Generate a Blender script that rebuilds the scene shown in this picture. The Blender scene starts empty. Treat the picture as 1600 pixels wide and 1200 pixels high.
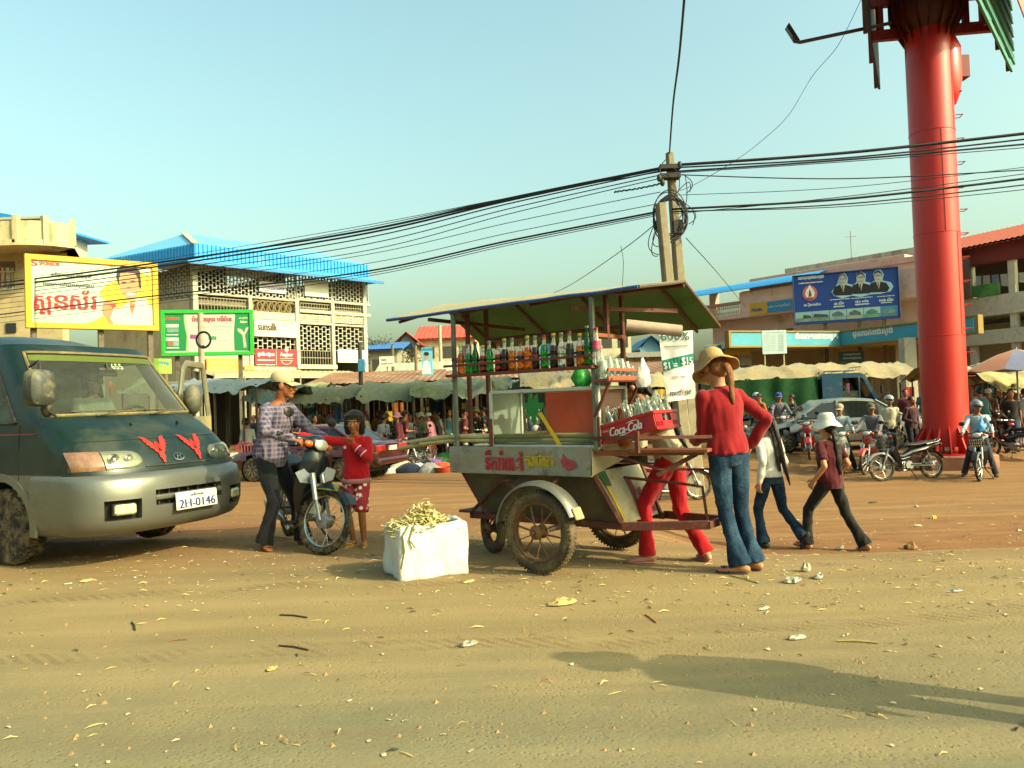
import bpy,bmesh,math,random
from mathutils import Vector,Matrix,noise,Quaternion
from mathutils.geometry import tessellate_polygon
R=math.radians
random.seed(7)
V=Vector
SC=bpy.context.scene
COL=SC.collection
# ------------------------------------------------------------------ camera
F=1250.0
CAMZ,PITCH,ROLL=1.25,R(1.37),0.035
_f=V((0,math.cos(PITCH),math.sin(PITCH)))
_u0=V((0,-math.sin(PITCH),math.cos(PITCH)))
_x0=V((1,0,0))
_r=_x0*math.cos(ROLL)-_u0*math.sin(ROLL)
_u=_x0*math.sin(ROLL)+_u0*math.cos(ROLL)
cam_d=bpy.data.cameras.new('camera')
cam=bpy.data.objects.new('camera',cam_d)
COL.objects.link(cam)
m3=Matrix((_r,_u,-_f)).transposed()
cam.matrix_world=Matrix.Translation((0,0,CAMZ))@m3 .to_4x4()
cam_d.sensor_width=36.0
cam_d.lens=F/1600*36
cam_d.clip_start=0.05
cam_d.clip_end=3000
SC.camera=cam
# ------------------------------------------------------------------ world, sun
SUN_EL=R(32)
sun_h=V((0.89,-0.45,0)).normalized()
sun_dir=sun_h*math.cos(SUN_EL)+V((0,0,math.sin(SUN_EL)))
w=bpy.data.worlds.new('World'); SC.world=w; w.use_nodes=True
nt=w.node_tree; nt.nodes.clear()
sky=nt.nodes.new('ShaderNodeTexSky'); sky.sky_type='NISHITA'; sky.sun_disc=False
sky.sun_elevation=SUN_EL
sky.sun_rotation=math.atan2(sun_h.x,sun_h.y)
sky.air_density=1.4; sky.dust_density=6.8; sky.ozone_density=1.0; sky.altitude=10
tint=nt.nodes.new('ShaderNodeMix'); tint.data_type='RGBA'; tint.blend_type='MULTIPLY'
tint.inputs['Factor'].default_value=1.0
tint.inputs['B'].default_value=(0.87,1.05,0.83,1)
bg=nt.nodes.new('ShaderNodeBackground'); bg.inputs['Strength'].default_value=0.15
wo=nt.nodes.new('ShaderNodeOutputWorld')
nt.links.new(sky.outputs['Color'],tint.inputs['A'])
nt.links.new(tint.outputs['Result'],bg.inputs['Color'])
nt.links.new(bg.outputs['Background'],wo.inputs['Surface'])
sl=bpy.data.lights.new('sun','SUN'); sl.energy=3.0; sl.angle=R(0.6); sl.color=(1.0,0.85,0.57)
so=bpy.data.objects.new('sun',sl); COL.objects.link(so)
so.location=(20,-10,30); so.rotation_euler=sun_dir.to_track_quat('Z','Y').to_euler()
vs=SC.view_settings
vs.view_transform='Standard'; vs.look='None'; vs.exposure=1.25; vs.gamma=1.0
vs.use_curve_mapping=False
SC.cycles.max_bounces=8; SC.cycles.transparent_max_bounces=16
SC.cycles.use_denoising=True
# ------------------------------------------------------------------ terrain and pixel helpers
def sst(a,b,t):
 t=max(0.0,min(1.0,(t-a)/(b-a))); return t*t*(3-2*t)
def H(x,y):
 """height of the lot: the road shoulder at 0, falling away to the market"""
 sx=sst(0.7,2.6,x)
 z=-0.48*sst(7.2,14.5,y)*(1-.45*sx)-0.42*sx*sst(5.9,8.4,y)+0.33*sst(19.5,22.5,y)*sst(1.5,5,x)
 if y<60:
  z+=0.012*noise.noise((x*0.9,y*0.9,3.1))*sst(1,4,y)
  z+=0.010*noise.noise((x*2.6,y*2.6,8.4))*sst(3.5,6,y)
 return z
C0=V((0,0,CAMZ))
def ray(px,py):
 return _f+_r*((px-800)/F)+_u*((600-py)/F)
def at(px,py,d):
 """point seen at photo pixel px,py at world depth Y = d"""
 r=ray(px,py); return C0+r*(d/r.y)
def G(px,py):
 """ground point under a photo pixel"""
 r=ray(px,py); t=3.0
 for i in range(60):
  p=C0+r*t
  h=H(p.x,p.y)
  t2=(h-CAMZ)/r.z if r.z<-1e-4 else 60
  t+=(t2-t)*0.6
 p=C0+r*t
 return V((p.x,p.y,H(p.x,p.y)))
def onplane(px,py,p0,n):
 r=ray(px,py); t=(p0-C0).dot(n)/r.dot(n); return C0+r*t
def atz(px,py,z):
 r=ray(px,py); return C0+r*((z-CAMZ)/r.z)
def gz(x,y):return V((x,y,H(x,y)))
# ------------------------------------------------------------------ materials
_mats={}
def lin(c):
 if isinstance(c,str):
  c=c.lstrip('#'); c=[int(c[i:i+2],16)/255 for i in(0,2,4)]
  c=[x/12.92 if x<=.04045 else((x+.055)/1.055)**2.4 for x in c]
 return tuple(c)
def N(nt,typ,**kw):
 n=nt.nodes.new(typ)
 for k,v in kw.items():setattr(n,k,v)
 return n
def mat(col,rough=.7,metal=0,var=.14,vs=6,bump=0,bs=60,dirt=None,da=.5,ds=4,coat=0,trans=0,ior=1.45,alpha=1,spec=.5,stretch=None,sheen=0,sss=0):
 ak=1 if trans else.9 if metal>.5 else.72
 col=tuple(x*ak for x in lin(col)); dirt=tuple(x*ak for x in lin(dirt)) if dirt else None
 key=(col,rough,metal,var,vs,bump,bs,dirt,da,ds,coat,trans,ior,alpha,spec,stretch,sheen,sss)
 if key in _mats:return _mats[key]
 m=bpy.data.materials.new('m%03d'%len(_mats)); m.use_nodes=True
 nt=m.node_tree; L=nt.links.new
 b=nt.nodes['Principled BSDF']
 b.inputs['Roughness'].default_value=rough; b.inputs['Metallic'].default_value=metal
 b.inputs['Specular IOR Level'].default_value=spec
 b.inputs['Coat Weight'].default_value=coat; b.inputs['Coat Roughness'].default_value=.12
 b.inputs['IOR'].default_value=ior; b.inputs['Transmission Weight'].default_value=trans
 b.inputs['Alpha'].default_value=alpha; b.inputs['Sheen Weight'].default_value=sheen
 if sss:
  b.inputs['Subsurface Weight'].default_value=sss; b.inputs['Subsurface Radius'].default_value=(.02,.008,.005)
 tc=N(nt,'ShaderNodeTexCoord'); co=tc.outputs['Object']
 if stretch:
  mp=N(nt,'ShaderNodeMapping'); mp.inputs['Scale'].default_value=stretch; L(co,mp.inputs['Vector']); co=mp.outputs['Vector']
 c_out=None
 if var:
  n=N(nt,'ShaderNodeTexNoise'); n.inputs['Scale'].default_value=vs; n.inputs['Detail'].default_value=5
  n.inputs['Roughness'].default_value=.62; L(co,n.inputs['Vector'])
  cr=N(nt,'ShaderNodeValToRGB')
  cr.color_ramp.elements[0].position=.3; cr.color_ramp.elements[1].position=.7
  lo=tuple(max(0,x*(1-var)) for x in col); hi=tuple(min(1,x*(1+var)) for x in col)
  cr.color_ramp.elements[0].color=(*lo,1); cr.color_ramp.elements[1].color=(*hi,1)
  L(n.outputs['Fac'],cr.inputs['Fac']); c_out=cr.outputs['Color']
 if dirt:
  n2=N(nt,'ShaderNodeTexNoise'); n2 .inputs['Scale'].default_value=ds; n2 .inputs['Detail'].default_value=7
  n2 .inputs['Roughness'].default_value=.7; L(co,n2 .inputs['Vector'])
  mr=N(nt,'ShaderNodeMapRange'); mr.inputs['From Min'].default_value=.62-da*.35; mr.inputs['From Max'].default_value=.72-da*.15
  mr.inputs['To Max'].default_value=min(1,.45+da*.6)
  L(n2 .outputs['Fac'],mr.inputs['Value'])
  mx=N(nt,'ShaderNodeMix',data_type='RGBA'); L(mr.outputs['Result'],mx.inputs['Factor'])
  if c_out:L(c_out,mx.inputs['A'])
  else:mx.inputs['A'].default_value=(*col,1)
  mx.inputs['B'].default_value=(*dirt,1); c_out=mx.outputs['Result']
  rr=N(nt,'ShaderNodeMapRange'); rr.inputs['To Min'].default_value=rough; rr.inputs['To Max'].default_value=min(1,max(rough,.8))
  L(mr.outputs['Result'],rr.inputs['Value']); L(rr.outputs['Result'],b.inputs['Roughness'])
 if c_out:L(c_out,b.inputs['Base Color'])
 else:b.inputs['Base Color'].default_value=(*col,1)
 if bump:
  n3=N(nt,'ShaderNodeTexNoise'); n3 .inputs['Scale'].default_value=bs; n3 .inputs['Detail'].default_value=4
  L(co,n3 .inputs['Vector'])
  bp=N(nt,'ShaderNodeBump'); bp.inputs['Strength'].default_value=bump; bp.inputs['Distance'].default_value=.02
  L(n3 .outputs['Fac'],bp.inputs['Height']); L(bp.outputs['Normal'],b.inputs['Normal'])
 _mats[key]=m
 return m
def glass(col='#dfeee8',rough=.03,alpha=.25,spec=.6):
 """thin dusty pane: mostly see-through with a real reflection"""
 key=('glass',col,rough,alpha)
 if key in _mats:return _mats[key]
 m=bpy.data.materials.new('pane%d'%len(_mats)); m.use_nodes=True
 nt=m.node_tree; L=nt.links.new; nt.nodes.clear()
 out=N(nt,'ShaderNodeOutputMaterial'); mx=N(nt,'ShaderNodeMixShader')
 tr=N(nt,'ShaderNodeBsdfTransparent'); tr.inputs['Color'].default_value=(*[min(1,x*1.0) for x in lin(col)],1)
 pb=N(nt,'ShaderNodeBsdfPrincipled'); pb.inputs['Base Color'].default_value=(*lin('#8d9488'),1); pb.inputs['Roughness'].default_value=rough
 fr=N(nt,'ShaderNodeFresnel'); fr.inputs['IOR'].default_value=1.5
 ns=N(nt,'ShaderNodeTexNoise'); ns.inputs['Scale'].default_value=5; ns.inputs['Detail'].default_value=6
 mr=N(nt,'ShaderNodeMapRange'); mr.inputs['From Min'].default_value=.35; mr.inputs['From Max'].default_value=.8
 mr.inputs['To Min'].default_value=alpha*.35; mr.inputs['To Max'].default_value=alpha
 ad=N(nt,'ShaderNodeMath',operation='ADD'); ad.use_clamp=True
 tc=N(nt,'ShaderNodeTexCoord'); L(tc.outputs['Object'],ns.inputs['Vector'])
 L(ns.outputs['Fac'],mr.inputs['Value']); L(mr.outputs['Result'],ad.inputs[0]); L(fr.outputs['Fac'],ad.inputs[1])
 L(ad.outputs['Value'],mx.inputs['Fac']); L(tr.outputs['BSDF'],mx.inputs[1]); L(pb.outputs['BSDF'],mx.inputs[2])
 L(mx.outputs['Shader'],out.inputs['Surface'])
 _mats[key]=m
 return m
 # a side scene in which text and remeshed shapes are worked out quickly
WORK=bpy.data.scenes.new('work')
def evaluated(o):
 WORK.collection.objects.link(o); vl=WORK.view_layers[0]; vl.update()
 return bpy.data.meshes.new_from_object(o.evaluated_get(vl.depsgraph))
 # ------------------------------------------------------------------ mesh building
def frame_from(d,hint=V((0,0,1))):
 d=V(d).normalized()
 if abs(d.dot(hint))>.98:hint=V((0,1,0)) if abs(d.y)<.9 else V((1,0,0))
 a=hint.cross(d).normalized(); b=d.cross(a).normalized()
 return a,b,d
class MB:
 def __init__(s):s.v=[]; s.f=[]
 def add(s,vs,fs):
  o=len(s.v); s.v+=[V(p) for p in vs]; s.f+=[tuple(i+o for i in f) for f in fs]; return s
 def box(s,c,size,rot=None,bev=0):
  hx,hy,hz=(x/2 for x in size); c=V(c)
  if isinstance(rot,(int,float)):rot=Matrix.Rotation(rot,3,'Z')
  vs=[]; fs=[]
  if bev<=0:
   for x in(-1,1):
    for y in(-1,1):
     for z in(-1,1):vs.append(V((x*hx,y*hy,z*hz)))
   fs=[(0,1,3,2),(4,6,7,5),(0,4,5,1),(2,3,7,6),(0,2,6,4),(1,5,7,3)]
  else:
   bev=min(bev,hx*.9,hy*.9,hz*.9); idx={}
   for x in(-1,1):
    for y in(-1,1):
     for z in(-1,1):
      for a in range(3):
       p=[x*hx,y*hy,z*hz]
       for k in range(3):
        if k!=a:p[k]-=math.copysign(bev,p[k])
       idx[(x,y,z,a)]=len(vs); vs.append(V(p))
   for a in range(3):
    b_,c_=(a+1)%3,(a+2)%3
    for sgn in(-1,1):
     q=[]
     for(u,w_) in((-1,-1),(1,-1),(1,1),(-1,1)):
      k=[0,0,0]; k[a]=sgn; k[b_]=u; k[c_]=w_; q.append(idx[(*k,a)])
     fs.append(tuple(q if sgn>0 else q[::-1]))
    for u in(-1,1):
     for w_ in(-1,1):
      k1=[0,0,0]; k1[b_]=u; k1[c_]=w_; k2=list(k1); k1[a]=-1; k2[a]=1
      q=[idx[(*k1,b_)],idx[(*k2,b_)],idx[(*k2,c_)],idx[(*k1,c_)]]
      fs.append(tuple(q if u*w_>0 else q[::-1]))
   for x in(-1,1):
    for y in(-1,1):
     for z in(-1,1):
      q=[idx[(x,y,z,a)] for a in range(3)]
      fs.append(tuple(q if x*y*z>0 else q[::-1]))
  if rot is not None:vs=[rot@p for p in vs]
  return s.add([c+p for p in vs],fs)
 def bar(s,a,b,w_,h_,hint=V((0,0,1)),bev=0):
  a,b=V(a),V(b); x,y,z=frame_from(b-a,hint)
  m=Matrix((z,x,y)).transposed()
  return s.box((a+b)/2,((b-a).length,w_,h_),m,bev)
 def rings(s,rs,cap=True,closed=True):
  n=len(rs[0]); vs=[p for r in rs for p in r]; fs=[]
  for i in range(len(rs)-1):
   for j in range(n if closed else n-1):
    k=(j+1)%n
    fs.append((i*n+j,i*n+k,(i+1)*n+k,(i+1)*n+j))
  if cap and closed:
   fs.append(tuple(range(n))[::-1]); fs.append(tuple((len(rs)-1)*n+j for j in range(n)))
  return s.add(vs,fs)
 def tube(s,pts,r,n=8,cap=True,hint=V((0,0,1)),rnd=False,flat=1.0):
  pts=[V(p) for p in pts]
  if len(pts)<2:return s
  rr=list(r) if isinstance(r,(list,tuple)) else[r]*len(pts)
  if rnd:
   d0=(pts[0]-pts[1]).normalized(); d1=(pts[-1]-pts[-2]).normalized()
   e0=rr[0] if not isinstance(rr[0],tuple) else min(rr[0]); e1=rr[-1] if not isinstance(rr[-1],tuple) else min(rr[-1])
   sc=lambda q,k:tuple(x*k for x in q) if isinstance(q,tuple) else q*k
   pts=[pts[0]+d0*e0,pts[0]+d0*e0*.7]+pts+[pts[-1]+d1*e1*.7,pts[-1]+d1*e1]
   rr=[sc(rr[0],.3),sc(rr[0],.72)]+rr+[sc(rr[-1],.72),sc(rr[-1],.3)]
  rs=[]; pa=None
  for i,p in enumerate(pts):
   d=(pts[min(i+1,len(pts)-1)]-pts[max(i-1,0)])
   if d.length<1e-9:d=V((0,0,1))
   d.normalize()
   if pa is None:a,b,_=frame_from(d,hint)
   else:
    a=pa-d*pa.dot(d)
    if a.length<1e-4:a,b,_=frame_from(d,hint)
    a.normalize(); b=d.cross(a)
   pa=a
   ra,rb=rr[i] if isinstance(rr[i],tuple) else(rr[i],rr[i]*flat)
   rs.append([p+a*(ra*math.cos(t))+b*(rb*math.sin(t)) for t in[2*math.pi*k/n for k in range(n)]])
  return s.rings(rs,cap)
 def lathe(s,prof,o=(0,0,0),ax=(0,0,1),n=16,cap=True):
  a,b,d=frame_from(ax); o=V(o)
  rs=[[o+d*z+a*(r*math.cos(t))+b*(r*math.sin(t)) for t in[2*math.pi*k/n for k in range(n)]] for r,z in prof]
  return s.rings(rs,cap)
 def ell(s,c,r,rot=None,nu=14,nv=9):
  c=V(c); rs=[]
  for i in range(nv):
   th=math.pi*(i+.02)/(nv-.96)-math.pi/2
   th=max(-math.pi/2+.05,min(math.pi/2-.05,th))
   ring=[]
   for j in range(nu):
    ph=2*math.pi*j/nu
    p=V((r[0]*math.cos(th)*math.cos(ph),r[1]*math.cos(th)*math.sin(ph),r[2]*math.sin(th)))
    ring.append(c+(rot@p if rot is not None else p))
   rs.append(ring)
  return s.rings(rs)
 def torus(s,c,ax,Rr,r,n=28,m=8,a0=0,a1=2*math.pi,rb=None,ref=None):
  a,b,d=frame_from(ax) if ref is None else(V(ref),V(ax).cross(V(ref)),V(ax))
  c=V(c); full=abs(a1-a0)>6.28; rb=rb or r; rs=[]
  for i in range(n if full else n+1):
   t=a0+(a1-a0)*i/n; e=a*math.cos(t)+b*math.sin(t)
   rs.append([c+e*(Rr+r*math.cos(q))+d*(rb*math.sin(q)) for q in[2*math.pi*k/m for k in range(m)]])
  if full:
   rs.append(rs[0]); return s.rings(rs,cap=False)
  return s.rings(rs)
 def poly(s,pts,o,u,v_,depth=0,nrm=None):
  """filled polygon given in a plane frame, optionally a prism"""
  o,u,v_=V(o),V(u),V(v_); nrm=V(nrm) if nrm is not None else u.cross(v_).normalized()
  p3=[V((p[0],p[1],0)) for p in pts]
  tris=tessellate_polygon([p3])
  P=[o+u*p[0]+v_*p[1] for p in pts]
  if not depth:
   return s.add(P,[t if(P[t[1]]-P[t[0]]).cross(P[t[2]]-P[t[0]]).dot(nrm)>0 else t[::-1] for t in tris])
  n=len(P); Q=[p-nrm*depth for p in P]
  fs=[tuple(t) for t in tris]+[tuple(i+n for i in t)[::-1] for t in tris]
  fs+=[(i,(i+1)%n,n+(i+1)%n,n+i) for i in range(n)]
  return s.add(P+Q,fs)
 def quad(s,a,b,c,d,nu=1,nv=1,fn=None):
  """bilinear patch a-b-c-d"""
  a,b,c,d=V(a),V(b),V(c),V(d); vs=[]
  for j in range(nv+1):
   for i in range(nu+1):
    u,v_=i/nu,j/nv
    p=(a*(1-u)+b*u)*(1-v_)+(d*(1-u)+c*u)*v_
    vs.append(fn(p,u,v_) if fn else p)
  return s.add(vs,[(j*(nu+1)+i,j*(nu+1)+i+1,(j+1)*(nu+1)+i+1,(j+1)*(nu+1)+i) for j in range(nv) for i in range(nu)])
 def mesh(s,base=None):
  me=bpy.data.meshes.new('mesh')
  vs=s.v if base is None else[p-V(base) for p in s.v]
  me.from_pydata([tuple(p) for p in vs],[],s.f); me.validate(); return me
def fixn(me):
 bm=bmesh.new(); bm.from_mesh(me); bmesh.ops.recalc_face_normals(bm,faces=bm.faces); bm.to_mesh(me); bm.free()
def obj(name,me,m=None,parent=None,smooth=35,kind=None,base=None,fix=True,loc=None,rot=None,label=None,cat=None,group=None):
 if isinstance(me,MB):me=me.mesh(base)
 if fix and me.users==0:fixn(me)
 if m is not None and not me.materials:me.materials.append(m)
 if smooth and len(me.polygons) and not me.polygons[0].use_smooth:
  me.shade_smooth(); me.set_sharp_from_angle(angle=R(smooth))
 o=bpy.data.objects.new(name,me); COL.objects.link(o)
 if parent is not None:o.parent=parent
 if loc is not None:o.location=loc
 if rot is not None:o.rotation_euler=rot if hasattr(rot,'__len__') else(0,0,rot)
 if kind:o['kind']=kind
 tag(o,label,cat,group)
 return o
def tag(o,label=None,cat=None,group=None):
 if label:o['label']=label
 if cat:o['category']=cat
 if group:o['group']=group
 return o
def thing(name,label,cat,loc=(0,0,0),rz=0,group=None,scale=None):
 o=bpy.data.objects.new(name,None); COL.objects.link(o); o.empty_display_size=.2
 o.location=loc; o.rotation_euler=(0,0,rz)
 if scale:o.scale=(scale,)*3
 return tag(o,label,cat,group)
def solo(name,mb,m,label,cat,base,group=None,**kw):
 """a thing of one mesh: vertices given in world space, origin at its base"""
 return obj(name,mb,m,base=base,loc=base,label=label,cat=cat,group=group,**kw)
def copy_tree(o,parent=None):
 c=o.copy(); COL.objects.link(c); c.parent=parent
 for ch in list(o.children):copy_tree(ch,c)
 return c
 # text set as flat print; letters below a base letter are placed by hand
_tc={}
def text_geo(s):
 if s in _tc:return _tc[s]
 cu=bpy.data.curves.new('t','FONT'); cu.body=s; cu.size=1; cu.resolution_u=3; cu.align_x='LEFT'
 o=bpy.data.objects.new('t',cu)
 me=evaluated(o)
 vs=[tuple(v.co[:2]) for v in me.vertices]; fs=[tuple(p.vertices) for p in me.polygons]
 bpy.data.objects.remove(o); bpy.data.curves.remove(cu); bpy.data.meshes.remove(me)
 _tc[s]=(vs,fs); return _tc[s]
def text(mb,s,o,u,v_,h,wid=None,bold=0,align='C',shear=0,fn=None):
 """adds text to mb: cap height about h, centred on o; width forced to wid when given"""
 vs,fs=text_geo(s)
 if not vs:return mb
 x0=min(p[0] for p in vs); x1=max(p[0] for p in vs); y0=min(p[1] for p in vs); y1=max(p[1] for p in vs)
 k=h/max(.01,y1-y0); kx=k if wid is None else wid/max(.01,x1-x0)
 cx=(x0+x1)/2 if align=='C' else x0; cy=(y0+y1)/2
 o,u,v_=V(o),V(u),V(v_)
 for off in([0] if not bold else[-bold,0,bold]):
  P=[((p[0]-cx)*kx+off+shear*(p[1]-cy)*k,(p[1]-cy)*k) for p in vs]
  n=u.cross(v_)*(.0004*(off!=0)+.0004*(off>0))
  mb.add([fn(*p) if fn else o+u*p[0]+v_*p[1]+n for p in P],fs)
 return mb
 # ------------------------------------------------------------------ people
def remesh(mb,voxel,smooth=4,fold=0,fs=9.0,seed=0,extra=None):
 me=mb.mesh(); fixn(me)
 o=bpy.data.objects.new('tmp',me)
 md=o.modifiers.new('r','REMESH'); md.mode='VOXEL'; md.voxel_size=voxel
 if smooth:
  s=o.modifiers.new('s','SMOOTH'); s.factor=.5; s.iterations=smooth
 out=evaluated(o)
 bpy.data.objects.remove(o); bpy.data.meshes.remove(me)
 if fold:
  nr=[(v.co.copy(),v.normal.copy()) for v in out.vertices]; co=[]
  for c,n in nr:
   q=noise.noise((c.x*fs+seed,c.y*fs,c.z*fs*.55))
   q=(1-abs(q)*2.6)*.8+noise.noise((c.x*fs*2+c.z*5,c.y*fs*2+seed,c.z*fs*.8))*.35
   co.extend(c+n*(fold*q))
  out.vertices.foreach_set('co',co)
 if extra and extra.v:
  bm=bmesh.new(); bm.from_mesh(out); em=extra.mesh(); fixn(em); bm.from_mesh(em); bm.to_mesh(out); bm.free(); bpy.data.meshes.remove(em)
 out.shade_smooth()
 return out
def ik(a,b,l1,l2,hint):
 d=b-a; L=max(abs(l1-l2)+.01,min(d.length,(l1+l2)*.998)); dn=d.normalized()
 x=(l1*l1-l2*l2+L*L)/(2*L); h=math.sqrt(max(0,l1*l1-x*x))
 hp=V(hint); hp=hp-dn*hp.dot(dn)
 if hp.length<1e-4:hp=V((1,0,0))
 hp.normalize()
 return a+dn*x+hp*h,a+dn*L
SKIN=lambda c='#8a5a3c':mat(tuple(x*1.5 for x in lin(c)),.55,var=.12,vs=14,bump=.08,bs=220,spec=.35,sss=.08)
HAIR=lambda c='#14100d':mat(c,.45,var=.5,vs=40,stretch=(1,1,.08),bump=.6,bs=120,spec=.4)
def cloth(c,var=.12,dirt=None,da=.35,rough=.88):return mat(c,rough,var=var,vs=9,bump=.14,bs=110,dirt=dirt,da=da,ds=7,spec=.2,sheen=.15)
def person(label,pos,yaw,Hh=1.6,pose=None,top=None,bottom=None,hair=None,hat=None,shoes=None,skin='#8a5a3c',detail=0,group=None,slim=1.0,extras=None,name='person',kneel=False):
 """yaw: direction faced (0 = +Y, away from the camera; pi = towards it). One continuous body, clothes as children."""
 k=Hh/1.65; p=dict(pose or{})
 T=thing(name,label,'person',pos,yaw,group)
 vox=(.0075 if detail>=2 else.0115 if detail==1 else.019)
 hip=V(p.get('hip',(0,0,.885))); l1,l2=p.get('lean',(0,0)); tw=p.get('twist',0); side=p.get('side',0)
 def sp(t):
  n=8; q=hip.copy()
  for i in range(n):
   a=R(l1+(l2-l1)*min(1,(i+.5)/n*t/.5)); q+=V((math.sin(R(side)),math.sin(a),math.cos(a))).normalized()*(t/n)
  return q
 def sx(t):
  a=R(tw)*max(0,min(1,t/.4)); return V((math.cos(a),math.sin(a),0))
 def sring(mb_r,ts,g=0,rs=slim):
  prof={-.09:(.115,.095),0:(.160,.112),.07:(.150,.108),.16:(.128,.092),.26:(.140,.100),.34:(.152,.105),.43:(.165,.086),.475:(.125,.066),.51:(.062,.056),.56:(.052,.055),.62:(.050,.055)}
  rg=[]
  for t in ts:
   pt=sp(t) if t>=0 else hip+V((0,0,t)); e=.02; d=(sp(max(t,0)+e)-sp(max(t,0))).normalized()
   ax=sx(t); ax=(ax-d*ax.dot(d)).normalized(); by=d.cross(ax)
   ks=sorted(prof); rx,ry=prof[min(ks,key=lambda q:abs(q-t))]
   rx=rx*rs+g; ry=ry*rs+g
   rg.append([pt*1+ax*(rx*math.cos(a)*(1.0))+by*(ry*math.sin(a)) for a in[2*math.pi*i/16 for i in range(16)]])
  mb_r.rings(rg)
  # joints
 J={}
 for s,S in((1,'R'),(-1,'L')):
  sh=sp(.425)+sx(.42)*(.168*slim*s); J['sh'+S]=sh
  hd=p.get('hand'+S); hd=V(hd) if hd is not None else V((.235*s,.04,.80))
  el,wr=ik(sh,hd,.275,.245,p.get('elb'+S,(.35*s,-1,-.2)))
  J['el'+S],J['wr'+S]=el,wr
  hj=hip+V((.085*s,0,-.015)); J['hj'+S]=hj
  ft=p.get('foot'+S); ft=V(ft) if ft is not None else V((.10*s,0,.078))
  kn,an=ik(hj,ft,.415,.395,p.get('knee'+S,(.12*s,1,0)))
  J['kn'+S],J['an'+S]=kn,an
 hy,hp_,ht=p.get('head',(0,0,0)) if len(p.get('head',(0,0,0)))==3 else(*p['head'],0)
 hc=sp(.66)+V(p.get('headoff',(0,0,0)))
 HM=Matrix.Rotation(R(hy),3,'Z')@Matrix.Rotation(R(-hp_),3,'X')@Matrix.Rotation(R(ht),3,'Y')
 hs=1.04 if Hh>1.35 else 1.17
 hl=lambda x,y,z:hc+HM@V((x*hs,y*hs,z*hs))
 b=MB(); ex=MB()
 # torso, neck
 sring(b,[-.09,0,.07,.16,.26,.34,.43,.475,.51,.56],g=-.006)
 b.tube([sp(.46),sp(.53),hc+HM@V((0,-.012,-.05))],[.062,.052,.054],12,hint=V((0,1,0)))
 # head
 b.ell(hl(0,-.012,.028),(.076*hs,.094*hs,.092*hs),HM,18,11)
 b.ell(hl(0,.022,-.028),(.060*hs,.068*hs,.082*hs),HM,16,10)
 b.ell(hl(0,.058,-.092),(.030*hs,.028*hs,.026*hs),HM)
 if detail:
  b.tube([hl(0,.082,.012),hl(0,.099,-.022),hl(0,.103,-.034)],[.008*hs,.012*hs,.016*hs],8,rnd=True)
  b.ell(hl(0,.074,.026),(.056*hs,.02*hs,.013*hs),HM)
  b.ell(hl(0,.080,-.066),(.024*hs,.014*hs,.014*hs),HM)
  for s in(1,-1):
   b.ell(hl(.036*s,.066,-.03),(.024*hs,.02*hs,.022*hs),HM)
 for s in(1,-1):b.ell(hl(.077*s,-.012,-.012),(.011*hs,.022*hs,.032*hs),HM)
 for S,s in(('R',1),('L',-1)):
  b.tube([J['sh'+S],J['sh'+S].lerp(J['el'+S],.5),J['el'+S]],[.046*slim,.042*slim,.035*slim],10,rnd=True)
  b.tube([J['el'+S],J['el'+S].lerp(J['wr'+S],.4),J['wr'+S]],[.036*slim,.035*slim,.025*slim],10,rnd=True)
  b.tube([J['hj'+S],J['hj'+S].lerp(J['kn'+S],.5),J['kn'+S]],[.078*slim,.066*slim,.05*slim],10,rnd=True)
  b.tube([J['kn'+S],J['kn'+S].lerp(J['an'+S],.35),J['an'+S]],[.05*slim,.05*slim,.034],10,rnd=True)
  # foot
  fy,fp=p.get('ft'+S,(6*-s,0)); fm=Matrix.Rotation(R(fy),3,'Z')@Matrix.Rotation(R(fp),3,'X'); an=J['an'+S]
  fl=lambda x,y,z:an+fm@V((x,y,z))
  b.tube([fl(0,-.045,-.038),fl(0,.01,-.035),fl(.004*s,.085,-.048),fl(.004*s,.15,-.058)],[(.030,.030),(.035,.034),(.043,.024),(.034,.014)],10,rnd=True,hint=V((0,0,1)))
  b.tube([an,fl(0,-.012,-.04)],[.034,.034],10)
  # hand
  wr=J['wr'+S]; fd=(wr-J['el'+S]).normalized(); hdv=p.get('hdir'+S); fd=V(hdv).normalized() if hdv is not None else fd
  lat=V(p.get('hlat'+S,(0,1,0))); lat=(lat-fd*lat.dot(fd)).normalized(); nr=fd.cross(lat)
  if s<0:nr=-nr
  nr=-nr
  if p.get('hflip'+S):nr=-nr
  curl=p.get('curl'+S,16)
  b.tube([wr,wr+fd*.03,wr+fd*.085],[(.024,.018),(.034,.016),(.039,.013)],10,rnd=True,hint=nr if abs(nr.dot(fd))<.9 else V((0,0,1)))
  if detail:
   for q,(off,ln) in enumerate(((.029,.068),(.010,.077),(-.010,.071),(-.029,.056))):
    pt=wr+fd*.075+lat*off; d=fd.copy(); pts=[pt]; cr=R(curl if not isinstance(curl,(list,tuple)) else curl[q])
    axr=fd.cross(nr).normalized()
    for sg in(.45,.32,.25):
     d=Quaternion(axr,cr)@d; pt=pt+d*(ln*sg); pts.append(pt)
    ex.tube(pts,[.0095,.009,.0085,.0068],8,rnd=True)
   tb=wr+fd*.025+lat*.03; d=(fd*.72+lat*.6+nr*.25).normalized()
   ex.tube([tb,tb+d*.04,tb+d*.04+(d*.5+fd*.7).normalized()*.032],[.0125,.0105,.008],8,rnd=True)
 scale=Matrix.Scale(k,4)
 def fin(nm,mb,m,vx,fold=0,fs_=9,extra=None,sm=4,**kw):
  me=remesh(mb,vx,sm,fold,fs_,random.random()*50,extra); me.transform(scale)
  return obj(nm,me,m,T,smooth=0,fix=False,**kw)
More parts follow.
